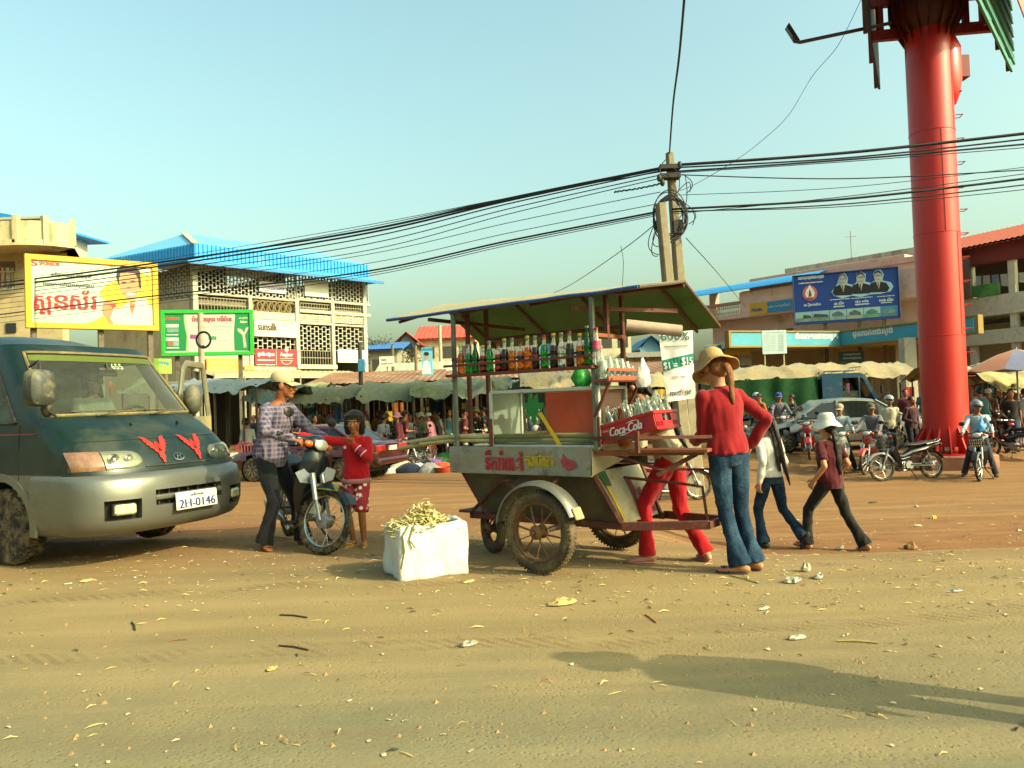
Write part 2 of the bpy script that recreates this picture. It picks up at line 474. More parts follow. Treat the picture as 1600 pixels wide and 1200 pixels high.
 def raw(nm,mb,m,sm=50,par=None):
  me=mb.mesh(); me.transform(scale); return obj(nm,me,m,par or T,smooth=sm)
 body=fin('body',b,SKIN(skin),vox,extra=ex,sm=3)
 if detail:
  ey=MB(); ir=MB(); br=MB(); mo=MB()
  for s in(1,-1):
   ey.ell(hl(.031*s,.0795,-.002),(.014*hs,.008*hs,.0065*hs),HM,10,7)
   ir.ell(hl(.031*s,.0855,-.002),(.0065*hs,.004*hs,.0062*hs),HM,10,7)
   br.tube([hl(.013*s,.0925,.018),hl(.03*s,.0925,.024),hl(.048*s,.082,.018)],[.003,.0045,.0025],6)
  mo.tube([hl(-.024,.0835,-.066),hl(-.01,.0945,-.064),hl(.01,.0945,-.064),hl(.024,.0835,-.066)],[.003,.0055,.0055,.003],7,flat=.9)
  raw('eyes',ey,mat('#d8d0c0',.3,var=0),par=None); raw('irises',ir,mat('#140c08',.2,var=0))
  raw('eyebrows',br,HAIR()); raw('mouth',mo,mat('#6b3329',.5,var=.1))
  # clothes
 if top:
  c=MB(); tm,slv,hem=top[:3]; g=top[3] if len(top)>3 else.014
  sring(c,[t for t in(-.09,0,.07,.16,.26,.34,.43,.475) if t>=hem],g=g)
  c.tube([sp(.455),sp(.495)],[(.08*slim,.07),(.066,.062)],14,hint=V((0,1,0)))
  for S in('R','L'):
   sh,el,wr=J['sh'+S],J['el'+S],J['wr'+S]
   c.tube([sh,sh.lerp(el,.5),el if slv!='short' else sh.lerp(el,.72)],[.060*slim,.057*slim,.048*slim if slv!='short' else.060*slim],12,rnd=slv!='short')
   c.ell(sh,(.062*slim,.062*slim,.062*slim))
   if slv=='long':c.tube([el,el.lerp(wr,.5),el.lerp(wr,.96)],[.048*slim,.044,.037],12,rnd=True)
  fin('shirt',c,tm,vox*1.05,.010 if detail else.005,10)
 if bottom:
  c=MB(); bm_,kind=bottom[:2]; fl_=bottom[2] if len(bottom)>2 else.062; wst=bottom[3] if len(bottom)>3 else.07
  sring(c,[t for t in(-.09,0,.07,.16) if t<=wst],g=.004)
  for S,s in(('R',1),('L',-1)):
   hj,kn,an=J['hj'+S],J['kn'+S],J['an'+S]
   if kind=='shorts':
    c.tube([hj,hj.lerp(kn,.5),kn.lerp(an,.05)],[.094*slim,.092*slim,.088*slim],14)
   else:
    end=kn.lerp(an,1.03)
    c.tube([hj,hj.lerp(kn,.5),kn],[.091*slim,.078*slim,.060*slim],14,rnd=True)
    c.tube([kn,kn.lerp(an,.5),end],[.060*slim,.058*slim,fl_],14)
    c.ell(kn,(.062*slim,)*3)
  fin('trousers' if kind!='shorts' else 'shorts',c,bm_,vox*1.05,.008 if detail else.004,12)
 if shoes:
  sm_,kind=shoes
  for S,s in(('R',1),('L',-1)):
   c=MB(); fy,fp=p.get('ft'+S,(6*-s,0)); fm=Matrix.Rotation(R(fy),3,'Z')@Matrix.Rotation(R(fp),3,'X'); an=J['an'+S]
   if kind=='shoe':
    c.tube([an+fm@V(q) for q in((0,-.05,-.04),(0,.01,-.03),(0,.09,-.045),(0,.165,-.055))],[(.036,.036),(.042,.042),(.049,.03),(.038,.02)],12,rnd=True)
   else:
    out=[(.036*math.cos(a)*(1.15 if math.sin(a)>0 else.95),.06+.118*math.sin(a)) for a in[2*math.pi*i/18 for i in range(18)]]
    c.poly(out,an+fm@V((0,0,-.0745)),fm@V((1,0,0)),fm@V((0,1,0)),depth=-.014,nrm=fm@V((0,0,1)))
    c.tube([an+fm@V(q) for q in((-.040,.07,-.06),(-.025,.1,-.034),(.004*s,.135,-.03),(.025,.1,-.034),(.040,.07,-.06))],[.007]*5,6)
   raw('shoe' if kind=='shoe' else 'sandal',c,sm_)
   # hair
 if hair:
  kind=hair[0]; hm_=hair[1] if len(hair)>1 else HAIR()
  c=MB()
  c.ell(hl(0,-.022,.036),(.083*hs,.094*hs,.092*hs),HM,16,10)
  if kind in('long','pony','bob'):
   c.ell(hl(0,-.05,-.01),(.078*hs,.06*hs,.09*hs),HM)
   if kind=='bob':
    for s in(1,-1):c.tube([hl(.07*s,0,.03),hl(.078*s,-.005,-.05),hl(.075*s,-.01,-.12)],[(.02,.05),(.022,.05),(.015,.035)],10,hint=V((1,0,0)),rnd=True)
    c.tube([hl(0,-.07,.0),hl(0,-.075,-.13)],[(.07,.03),(.065,.02)],12,rnd=True,hint=V((0,1,0)))
   else:
    pts=hair[2](hl,sp) if len(hair)>2 else[hl(0,-.09,-.02),sp(.42)+V((0,-.13,0)),sp(.25)+V((0,-.14,0)),sp(.08)+V((0,-.15,0))]
    wds=hair[3] if len(hair)>3 else[(.045,.03),(.05,.028),(.045,.024),(.015,.01)]
    c.tube(pts,wds,12,hint=V((0,1,0)),rnd=True)
  fin('hair',c,hm_,vox,.004,26,sm=2)
  # hats
 if hat:
  kind,hm_=hat[:2]; c=MB(); c2=None
  if kind=='cap':
   c.ell(hl(0,-.018,.055),(.090*hs,.104*hs,.083*hs),HM,20,11)
   vs_=[]
   for j in range(4):
    for i in range(11):
     a=R(-64+128*i/10); rr=.085+.095*j/3*(math.cos(a)**.5)
     vs_.append(hl(math.sin(a)*(.084+.008*j/3),-.004+math.cos(a)*.08+(.082*j/3)*max(0,math.cos(a))**.6,.036-.022*(j/3)**1.3-.02*abs(math.sin(a))**2))
   fs_=[(j*11+i,j*11+i+1,(j+1)*11+i+1,(j+1)*11+i) for j in range(3) for i in range(10)]
   c2=MB(); c2 .add(vs_,fs_); c2 .add([q+HM@V((0,0,-.004)) for q in vs_],[f[::-1] for f in fs_])
  elif kind in('bucket','straw','cloche'):
   br_,dr=(hat[2],hat[3]) if len(hat)>3 else(.165,.055)
   prof=[(.03,.125),(.066,.118),(.084,.09),(.092,.045),(.096,.03),((.096+br_)/2,.03-dr*.45),(br_,.03-dr),(br_-.003,.026-dr),((.096+br_)/2,.022-dr*.45),(.094,.02)]
   n=36; rg=[]
   for r_,z in prof:
    rg.append([hl(r_*math.cos(t)*.97,-.012+r_*math.sin(t)*1.1,z+.02+(.010*math.sin(t*3+1)+.009*math.sin(t*5+.4))*max(0,(r_-.1)/.06)) for t in[2*math.pi*i/n for i in range(n)]])
   c.rings(rg,cap=False); c.poly([(math.cos(t)*.03,math.sin(t)*.033) for t in[2*math.pi*i/n for i in range(n)]],hl(0,-.012,.145),HM@V((hs,0,0)),HM@V((0,hs,0)))
  elif kind=='helmet':
   c.ell(hl(0,-.015,.05),(.118*hs,.138*hs,.112*hs),HM,22,12)
   c2=MB(); c2 .tube([hl(-.1,.07,.05),hl(-.06,.13,.035),hl(0,.15,.03),hl(.06,.13,.035),hl(.1,.07,.05)],[(.008,.02)]*5,8,hint=V((0,0,1)))
  elif kind=='wrap':
   c.ell(hl(0,-.02,.05),(.096*hs,.112*hs,.085*hs),HM,20,11)
   c.torus(hl(0,-.016,.05),HM@V((0,-.28,1)).normalized(),.094*hs,.02*hs,24,8)
   c.ell(hl(.02,-.1,.04),(.04*hs,.03*hs,.04*hs),HM)
  ho=raw('hat' if kind!='helmet' else 'helmet',c,hm_,60)
  if c2:raw('brim' if kind=='cap' else 'visor',c2,hm_ if kind=='cap' else mat('#20201e',.2),60,par=ho)
  if len(hat)>4:hat[4](T,hl,HM,scale)
 T['_']=0; del T['_']
 return T,dict(J=J,hl=hl,HM=HM,sp=sp,scale=scale,raw=raw,k=k)
 # ------------------------------------------------------------------ motorcycles (x forward, axles at +-0.61, wheels 0.57 m)
BLK=lambda:mat('#15161a',.45,var=.2,dirt='#6b5a40',da=.25,ds=9)
RUB=lambda:mat('#1b1a18',.9,var=.2,dirt='#8a7550',da=.55,ds=14,bump=.3,bs=90)
CHR=lambda:mat('#b9bab4',.25,metal=1,var=.1,dirt='#6d6048',da=.25,ds=12)
ALU=lambda:mat('#8f9090',.42,metal=.8,var=.15,dirt='#6d6048',da=.35,ds=12)
def wheel(T,nm,c,rad,tw=.032,rim=None,ax=(0,1,0),spokes=20,hubr=.055,tread=True):
 c=V(c); ax=V(ax); w_=MB(); w_.torus(c,ax,rad-tw*.95,tw*.95,40,10,rb=tw)
 a,b,d=frame_from(ax)
 if tread:
  for i in range(44):
   t=2*math.pi*i/44; e=a*math.cos(t)+b*math.sin(t); tg=-a*math.sin(t)+b*math.cos(t)
   for sg in(-1,1):
    w_.box(c+e*(rad-.007)+d*(tw*.45*sg),(.02,tw*.6,.010),Matrix((tg,d,e)).transposed())
 tyre=obj(nm,w_,RUB(),T)
 r=MB(); r.torus(c,ax,rad-tw*2.0,.012,40,8,rb=tw*.55); obj('rim',r,rim or CHR(),tyre)
 h=MB(); h.lathe([(hubr*.5,-.055),(hubr,-.045),(hubr,.045),(hubr*.5,.055)],c,ax,18); h.lathe([(.013,-.085),(.013,.085)],c,ax,8)
 obj('hub',h,ALU(),tyre)
 s=MB()
 for i in range(spokes):
  t=2*math.pi*i/spokes; sg=1 if i%2 else-1; t2=t+.45*(1 if i%4<2 else-1)
  s.tube([c+(a*math.cos(t2)+b*math.sin(t2))*hubr*.9+d*(.035*sg),c+(a*math.cos(t)+b*math.sin(t))*(rad-tw*2.1)],.0024,5)
 obj('spokes',s,rim or CHR(),tyre)
 return tyre
def motorcycle(label,pos,rz,shield='#1c2a3a',body='#17191d',front='#17191d',lens='#cfd2c4',basket=False,group=None,steer=0,lean=0,rack=False,orange='#d8641c',decal=None,mirrors=True,detail=1,name='motorcycle'):
 T=thing(name,label,'motorcycle',pos,rz,group); T.rotation_euler=(R(lean),0,rz)
 P=lambda c:mat(c,.28,var=.06,coat=.5,dirt='#8a7550',da=.18,ds=6)
 SM=Matrix.Rotation(R(steer),4,'Z'); piv=V((.40,0,0))
 def st(mb):
  a=V((-.40,0,.95)).normalized()
  q=Quaternion(V((-.37,0,.93)).normalized(),R(steer)); o=V((.36,0,.9)); mb.v=[o+q@(p-o) for p in mb.v]; return mb
 ax=Quaternion(V((-.37,0,.93)).normalized(),R(steer)); o0=V((.36,0,.9)); fc=o0+ax@(V((.61,0,.285))-o0); fa=ax@V((0,1,0))
 wheel(T,'front_wheel',fc,.285,.032,ax=fa,hubr=.065); wheel(T,'rear_wheel',(-.61,0,.285),.285,.036,hubr=.07)
 m=MB()
 for s in(1,-1):m.tube([(.61,.068*s,.285),(.535,.068*s,.45)],.015,8); m.tube([(.535,.068*s,.45),(.44,.062*s,.68)],.026,10)
 obj('front_fork',st(m),ALU(),T)
 m=MB(); rs=[]
 for i in range(15):
  t=R(158-128*i/14); w_=.060+.012*math.sin(math.pi*i/14)
  c_=V((.61,0,.285)); rr=.315+.02*(i/14)
  rs.append([c_+V((math.cos(t)*(rr-(.035 if abs(q)==1 else.0)*1),q*w_,math.sin(t)*(rr-(.035 if abs(q)==1 else 0)))) for q in(-1,-.75,-.35,0,.35,.75,1)])
 m.rings(rs,closed=False); m.rings([[q+(q-V((.61,q.y,.285))).normalized()*-.006 for q in r_] for r_ in rs],closed=False)
 ff=obj('front_fender',st(m),P(front),T)
 if decal:
  m=MB()
  m.quad(*[V((.61,0,.285))+V((math.cos(R(t))*rr,-.070 if rr<.33 else-.058,math.sin(R(t))*rr)) for t,rr in((118,.302),(60,.305),(64,.345),(112,.335))],8,1)
  obj('fender_decal',st(m),decal,ff)
  # leg shield: profile down the front, bulged
 m=MB(); rs=[]
 for(x,z,hw,bow) in((.40,.90,.085,.03),(.43,.82,.115,.05),(.415,.70,.15,.07),(.37,.58,.175,.075),(.32,.46,.17,.07),(.27,.36,.145,.05),(.22,.28,.11,.03)):
  rs.append([V((x-bow*(q*q),q*hw,z)) for q in(-1,-.8,-.5,-.2,.2,.5,.8,1)])
 m.rings(rs,closed=False); m.rings([[q-V((.014,0,0)) for q in r_] for r_ in rs],closed=False)
 ls=obj('leg_shield',m,P(shield),T)
 for s in(1,-1):m=MB(); m.poly([(0,0),(.10,.02),(.135,.11),(.03,.15),(-.01,.08)],(.425,.055*s,.60),(-.10,s*.95,.0),(-.25,0,.95),depth=.012,nrm=(1,0,0)); obj('front_panel',m,P('#5a6268' if shield!='#a3231c' else '#d9d2c2'),T)
 # handlebar cowl, headlight, lenses
 m=MB(); m.ell((.36,0,.955),(.10,.12,.075),None,16,10); m.tube([(.33,-.20,.965),(.36,0,.97),(.33,.20,.965)],[.028,.06,.028],10,rnd=True)
 obj('headlight_cowl',st(m),P(body),T)
 m=MB(); m.ell((.435,0,.94),(.035,.085,.052),None,16,9); hlg=obj('headlight',st(m),mat(lens,.12,var=.1,coat=1),T)
 for s in(1,-1):
  m=MB(); m.ell((.40,.125*s,.935),(.035,.05,.032),None,12,7); obj('indicator',st(m),mat(orange,.25,var=.1,coat=1),T)
 m=MB(); m.tube([(.24,-.34,.985),(.31,-.2,.975),(.33,0,.965),(.31,.2,.975),(.24,.34,.985)],.012,8); hb=obj('handlebar',st(m),CHR(),T)
 for s in(1,-1):
  m=MB(); m.tube([(.275,.25*s,.98),(.235,.355*s,.987)],.019,10); m.tube([(.30,.24*s,.975),(.33,.36*s,.965)],.006,6); obj('grip',st(m),RUB(),hb)
  if mirrors:
   m=MB(); m.tube([(.29,.22*s,.985),(.27,.25*s,1.10),(.265,.275*s,1.15)],.006,6); m.ell((.262,.285*s,1.185),(.018,.062,.045),None,14,8); obj('mirror',st(m),BLK(),hb)
   # frame, side covers, tail, seat
 m=MB(); m.tube([(.38,0,.80),(.30,0,.55),(.12,0,.44),(-.06,0,.48)],[.05,.06,.065,.07],10); obj('frame',m,BLK(),T)
 m=MB(); m.tube([(.30,0,.52),(.10,0,.50),(-.10,0,.58),(-.40,0,.64),(-.72,0,.72),(-.84,0,.74)],[(.07,.05),(.085,.06),(.115,.085),(.12,.075),(.085,.05),(.05,.03)],14,hint=V((0,0,1)),rnd=True)
 obj('side_cover',m,P(body),T)
 m=MB(); rs=[]
 for x,z,hw,th in((.09,.735,.06,.05),(.04,.765,.095,.075),(-.15,.765,.12,.085),(-.32,.775,.125,.085),(-.45,.80,.125,.085),(-.68,.81,.10,.075),(-.76,.81,.07,.05)):
  rs.append([V((x,math.cos(t)*hw*(1 if abs(math.cos(t))<.8 else.96),z-.03+(th*.62 if math.sin(t)>0 else th*.5)*math.sin(t))) for t in[2*math.pi*i/14 for i in range(14)]])
 m.rings(rs); obj('seat',m,mat('#141414',.55,var=.15,bump=.2,bs=60,dirt='#5d5140',da=.15),T)
 m=MB(); m.tube([(-.74,-.085,.78),(-.84,-.07,.83),(-.88,0,.84),(-.84,.07,.83),(-.74,.085,.78)],.012,8); m.tube([(-.74,-.085,.78),(-.45,-.12,.74)],.011,6); m.tube([(-.74,.085,.78),(-.45,.12,.74)],.011,6)
 obj('grab_rail',m,CHR(),T)
 m=MB(); m.ell((-.86,0,.725),(.035,.075,.045),None,14,8); obj('tail_light',m,mat('#b01a12',.2,var=.1,coat=1),T)
 m=MB(); rs=[]
 for i in range(10):
  t=R(60+95*i/9); rs.append([V((-.61+math.cos(t)*(.33-.02*abs(q)),q*.075,.285+math.sin(t)*(.33-.02*abs(q)))) for q in(-1,-.6,0,.6,1)])
 m.rings(rs,closed=False); obj('rear_fender',m,BLK(),T,smooth=60)
 # engine and running gear
 m=MB(); m.box((.02,0,.31),(.26,.17,.17),None,.03); m.tube([(.10,0,.33),(.30,0,.37)],[.07,.062],14); m.lathe([(.085,-.11),(.095,-.10),(.095,.10),(.085,.11)],(.0,0,.31),(0,1,0),18)
 for i in range(5):m.lathe([(.078,-.004),(.078,.004)],(.15+.03*i,0,.342+.006*i),(.98,0,.2),16)
 obj('engine',m,ALU(),T)
 m=MB(); m.tube([(.29,-.02,.33),(.28,-.10,.24),(.10,-.135,.19),(-.25,-.14,.22)],.018,8); m.tube([(-.22,-.145,.225),(-.35,-.15,.25),(-.80,-.155,.335),(-.86,-.155,.345)],[.026,.043,.043,.03],12); obj('exhaust',m,CHR(),T)
 m=MB(); m.bar((-.02,.085,.31),(-.61,.09,.285),.03,.045,bev=.01); m.bar((-.02,-.085,.31),(-.61,-.09,.285),.025,.04,bev=.01); m.tube([(-.05,.10,.33),(-.55,.105,.33)],[.05,.045],10,flat=.3); obj('swingarm',m,ALU(),T)
 m=MB()
 for s in(1,-1):m.tube([(-.56,.115*s,.31),(-.45,.115*s,.60)],.013,6); m.tube([(-.53,.115*s,.39),(-.475,.115*s,.54)],.028,10)
 obj('shock_absorber',m,CHR(),T)
 m=MB(); m.tube([(.10,-.25,.235),(.10,.25,.235)],.012,8); m.tube([(.10,-.25,.235),(.10,-.16,.235)],.02,8); m.tube([(.10,.25,.235),(.10,.16,.235)],.02,8); m.tube([(-.28,-.22,.33),(-.28,.22,.33)],.011,8); obj('footrest',m,RUB(),T)
 m=MB(); m.tube([(-.02,.09,.22),(-.06,.24,.02-.0)],.011,6); m.box((-.06,.245,.012),(.05,.04,.02)); obj('side_stand',m,BLK(),T)
 if basket:
  m=MB()
  for z,e in((.66,.0),(.74,.012),(.82,.024),(.90,.036)):
   q=[(.46,-.14-e),(.72+e,-.12-e),(.72+e,.12+e),(.46,.14+e),(.46,-.14-e)]
   m.tube([(x,y,z) for x,y in q],.0045,5)
  for i in range(9):
   y=-.12+.03*i; m.tube([(.72,y,.66),(.756,y*1.25,.90)],.003,4); m.tube([(.46,y,.66),(.72,y,.66)],.003,4)
  for i in range(8):
   x=.47+.035*i
   for s in(1,-1):m.tube([(x,.13*s,.66),(x+.02,.165*s,.90)],.003,4)
  obj('basket',st(m),mat('#5c5a52',.5,metal=.6,dirt='#7a5a38',da=.4),T)
 if rack:
  m=MB()
  for i in range(6):m.tube([(.58,-.1+.04*i,.70),(.62,-.1+.04*i,.86)],.005,5)
  for z,x in((.72,.585),(.78,.60),(.85,.617)):m.tube([(x,-.12,z),(x,.12,z)],.006,5)
  m.tube([(.44,-.06,.72),(.59,-.06,.74)],.006,5); m.tube([(.44,.06,.72),(.59,.06,.74)],.006,5)
  obj('front_rack',st(m),CHR(),T)
 return T
 # ------------------------------------------------------------------ ground
def ground_material():
 m=bpy.data.materials.new('lot_ground'); m.use_nodes=True; nt=m.node_tree; L=nt.links.new
 b=nt.nodes['Principled BSDF']; b.inputs['Roughness'].default_value=.93; b.inputs['Specular IOR Level'].default_value=.2
 tc=N(nt,'ShaderNodeTexCoord'); co=tc.outputs['Object']
 sep=N(nt,'ShaderNodeSeparateXYZ'); L(co,sep.inputs['Vector'])
 def nz(sc,det=6,ro=.6,vec=co):
  n=N(nt,'ShaderNodeTexNoise'); n.inputs['Scale'].default_value=sc; n.inputs['Detail'].default_value=det; n.inputs['Roughness'].default_value=ro
  L(vec,n.inputs['Vector']); return n.outputs['Fac']
 def mr(v,a,b_,c=0.,d=1.):
  n=N(nt,'ShaderNodeMapRange'); n.inputs['From Min'].default_value=a; n.inputs['From Max'].default_value=b_
  n.inputs['To Min'].default_value=c; n.inputs['To Max'].default_value=d; L(v,n.inputs['Value']); return n.outputs['Result']
 def ma(op,a,b_):
  n=N(nt,'ShaderNodeMath',operation=op)
  for i,q in enumerate((a,b_)):
   if isinstance(q,(int,float)):n.inputs[i].default_value=q
   else:L(q,n.inputs[i])
  return n.outputs[0]
 def mix(f,a,b_):
  n=N(nt,'ShaderNodeMix',data_type='RGBA')
  if isinstance(f,(int,float)):n.inputs['Factor'].default_value=f
  else:L(f,n.inputs['Factor'])
  for q,k in((a,'A'),(b_,'B')):
   if isinstance(q,tuple):n.inputs[k].default_value=(*q,1)
   else:L(q,n.inputs[k])
  return n.outputs['Result']
 def ramp(v,c0,c1,p0=.3,p1=.7):
  n=N(nt,'ShaderNodeValToRGB'); n.color_ramp.elements[0].position=p0; n.color_ramp.elements[1].position=p1
  n.color_ramp.elements[0].color=(*c0,1); n.color_ramp.elements[1].color=(*c1,1); L(v,n.inputs['Fac']); return n.outputs['Color']
 big,mid,fine=nz(.35,5),nz(2.2,7,.65),nz(26,6,.7)
 mp=N(nt,'ShaderNodeMapping'); mp.inputs['Scale'].default_value=(.35,1.6,1); L(co,mp.inputs['Vector'])
 strk=nz(1.6,6,.6,mp.outputs['Vector'])
 # asphalt worn and dusty
 asp=ramp(mid,(.085,.080,.045),(.126,.116,.063))
 vo=N(nt,'ShaderNodeTexVoronoi'); vo.inputs['Scale'].default_value=75; L(co,vo.inputs['Vector'])
 vo2=N(nt,'ShaderNodeTexVoronoi'); vo2 .inputs['Scale'].default_value=34; L(co,vo2 .inputs['Vector'])
 pit=mr(vo2 .outputs['Distance'],.18,.34,1,0)
 pit=ma('MULTIPLY',pit,mr(mid,.42,.62))
 asp=mix(ma('MULTIPLY',pit,.4),asp,(.075,.063,.036))
 agg=mr(vo.outputs['Distance'],.1,.45); asp=mix(ma('MULTIPLY',agg,.22),asp,(.30,.25,.14))
 # packed earth
 red=ramp(mid,(.134,.050,.017),(.215,.092,.030)); tan=ramp(strk,(.160,.082,.029),(.240,.132,.048))
 yy=ma('ADD',sep.outputs['Y'],ma('MULTIPLY',ma('SUBTRACT',big,.5),2.4))
 yy=ma('ADD',yy,ma('MULTIPLY',ma('SUBTRACT',mid,.5),1.3))
 yr=ma('ADD',yy,ma('MULTIPLY',sep.outputs['X'],.10))
 dust=mix(mr(strk,.35,.7,.0,.8),(.180,.132,.059),(.240,.175,.079))
 near=mix(mr(yy,2.9,4.5),asp,dust)
 mix2=mix(mr(yr,5.4,9.0),near,mix(mr(mid,.35,.8,.1,.6),red,tan))
 far=mix(mr(yy,9.5,13.0),mix2,mix(.3,tan,red))
 spk=mr(fine,.60,.75,0,.25); col=mix(spk,far,(.38,.29,.15))
 dk=mr(fine,.40,.28,0,.3); col=mix(dk,col,(.10,.065,.032))
 mp2=N(nt,'ShaderNodeMapping'); mp2 .inputs['Scale'].default_value=(.07,2.0,1); mp2 .inputs['Rotation'].default_value=(0,0,.06); L(co,mp2 .inputs['Vector'])
 trk=nz(1.5,4,.55,mp2 .outputs['Vector']); col=mix(mr(trk,.52,.68,0,.32),col,(.13,.095,.052)); col=mix(mr(trk,.46,.34,0,.25),col,(.30,.215,.105))
 for off,sl in((4.25,.05),(5.75,.05),(7.6,-.12),(9.0,-.12)):
  yp=ma('ABSOLUTE',ma('SUBTRACT',ma('ADD',sep.outputs['Y'],ma('MULTIPLY',ma('SUBTRACT',big,.5),.9)),ma('ADD',ma('MULTIPLY',sep.outputs['X'],sl),off)),0)
  wv=N(nt,'ShaderNodeTexWave',bands_direction='DIAGONAL'); wv.inputs['Scale'].default_value=7; wv.inputs['Distortion'].default_value=1.5; L(co,wv.inputs['Vector'])
  tk=ma('MULTIPLY',ma('MULTIPLY',mr(yp,.11,.085),mr(wv.outputs['Fac'],.35,.6,.25,1)),mr(mid,.40,.56,0,.5)); col=mix(tk,col,(.105,.072,.038))
 damp=nz(.8,6,.6); col=mix(mr(damp,.60,.74,0,.38),col,(.12,.074,.036))
 L(col,b.inputs['Base Color'])
 h=ma('ADD',ma('MULTIPLY',fine,.6),ma('MULTIPLY',mid,.7)); h=ma('SUBTRACT',h,ma('MULTIPLY',pit,.5))
 bp=N(nt,'ShaderNodeBump'); bp.inputs['Strength'].default_value=.4; bp.inputs['Distance'].default_value=.02
 L(h,bp.inputs['Height']); L(bp.outputs['Normal'],b.inputs['Normal'])
 return m
def lines(segs):
 out=[]
 for a,b,st in segs:
  n=max(1,int(round((b-a)/st))); out+=[a+(b-a)*i/n for i in range(n)]
 out.append(segs[-1][1]); return out
xs=lines([(-900,-120,130),(-120,-30,9),(-30,-9,1.5),(-9,10,.16),(10,30,1.5),(30,120,9),(120,900,130)])
ys=lines([(-120,-20,20),(-20,1.5,1.5),(1.5,15,.14),(15,30,.7),(30,80,5),(80,1500,120)])
vsg=[(x,y,H(x,y)) for y in ys for x in xs]; nx=len(xs)
fsg=[(j*nx+i,j*nx+i+1,(j+1)*nx+i+1,(j+1)*nx+i) for j in range(len(ys)-1) for i in range(nx-1)]
gm=bpy.data.meshes.new('ground'); gm.from_pydata(vsg,[],fsg); gm.materials.append(ground_material())
obj('ground',gm,None,kind='structure',fix=False,smooth=80)
# ------------------------------------------------------------------ facade helper
class Face:
 """vertical plane; u runs to the right seen from the camera, n points out of the wall"""
 def __init__(s,a,b):
  s.o=V((a.x,a.y,0)); d=V((b.x-a.x,b.y-a.y,0)); s.len=d.length; s.u=d.normalized()
  s.n=V((s.u.y,-s.u.x,0)); s.rot=Matrix((s.u,-s.n,V((0,0,1)))).transposed()
 def sz(s,px,py):
  p=onplane(px,py,s.o,s.n); return(p-s.o).dot(s.u),p.z
 def r(s,x0,y0,x1,y1):
  xm,ym=(x0+x1)/2,(y0+y1)/2
  return s.sz(x0,ym)[0],s.sz(x1,ym)[0],s.sz(xm,y1)[1],s.sz(xm,y0)[1]
 def pt(s,q,z,off=0):return s.o+s.u*q+s.n*off+V((0,0,z))
 def box(s,mb,s0,s1,z0,z1,o0,o1,bev=0):
  """slab between wall offsets o0 (back) and o1 (front)"""
  mb.box(s.pt((s0+s1)/2,(z0+z1)/2,(o0+o1)/2),(abs(s1-s0),abs(o1-o0),abs(z1-z0)),s.rot,bev); return mb
 def pbox(s,mb,x0,y0,x1,y1,o0,o1,bev=0):return s.box(mb,*s.r(x0,y0,x1,y1),o0,o1,bev)
 def shift(s,off):return Face(s.o+s.n*off,s.o+s.n*off+s.u*s.len)
def lattice(face,s0,s1,z0,z1,off,px=.25,pz=.32,t=.045,th=.1):
 """breeze block screen: staggered openings"""
 m=MB(); nx_=max(2,int((s1-s0)/px)); nz_=max(2,int((z1-z0)/pz)); dx=(s1-s0)/nx_; dz=(z1-z0)/nz_
 for i in range(nx_+1):face.box(m,s0+dx*i-t/2,s0+dx*i+t/2,z0,z1,off-th,off)
 for i in range(nx_):
  for j in range(nz_+1):
   zz=z0+dz*(j+(.5 if i%2 else 0))
   if zz<=z1:face.box(m,s0+dx*i+t/2,s0+dx*(i+1)-t/2,zz-t/2,zz+t/2,off-th,off-.004)
 return m
CREAM=mat('#bab5a0',.85,var=.1,vs=1.2,dirt='#7d6f4c',da=.22,ds=.9,bump=.1)
CONC=mat('#a39a80',.9,var=.15,vs=2,dirt='#5d5645',da=.3,ds=1.5,bump=.2,bs=30)
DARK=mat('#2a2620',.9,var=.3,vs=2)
WHITEW=mat('#b8b39c',.85,var=.08,vs=1.5,dirt='#8d8263',da=.2,ds=1)
def sign_text(lines_,face,col,parent,off,wid=None,name='lettering',bold=0):
 """lines_: (string, px centre x, py centre y, height in px, width in px)"""
 m=MB()
 for s,x,y,h,w_ in lines_:
  q,z=face.sz(x,y); z2=face.sz(x,y-h/2)[1]-face.sz(x,y+h/2)[1]; w2=face.sz(x+w_/2,y)[0]-face.sz(x-w_/2,y)[0]
  text(m,s,face.pt(q,z,off),face.u,V((0,0,1)),abs(z2),abs(w2),bold=bold)
 return obj(name,m,mat(col,.7,var=.05),parent,base=parent.location,smooth=0,fix=False)
def part(nm,mb,m,T,**kw):return obj(nm,mb,m,T,base=T.location,**kw)
def ppoly(face,pts,off,m,nm,T,depth=0):
 """printed shape given by photo pixels, laid on the face"""
 mb=MB(); mb.poly([face.sz(*p) for p in pts],face.o+face.n*off,face.u,V((0,0,1)),depth,nrm=face.n)
 return part(nm,mb,m,T,smooth=0,fix=False)
def pell(cx,cy,rx,ry,n=24,a0=0,a1=360):
 return[(cx+rx*math.cos(R(a0+(a1-a0)*i/n)),cy-ry*math.sin(R(a0+(a1-a0)*i/n))) for i in range(n+(a1-a0<360))]
KH1,KH2,KH3='ចំណតរថយន្ត','ផ្សារកំពង់ស្ពឺ','ស្ពនស័រ'
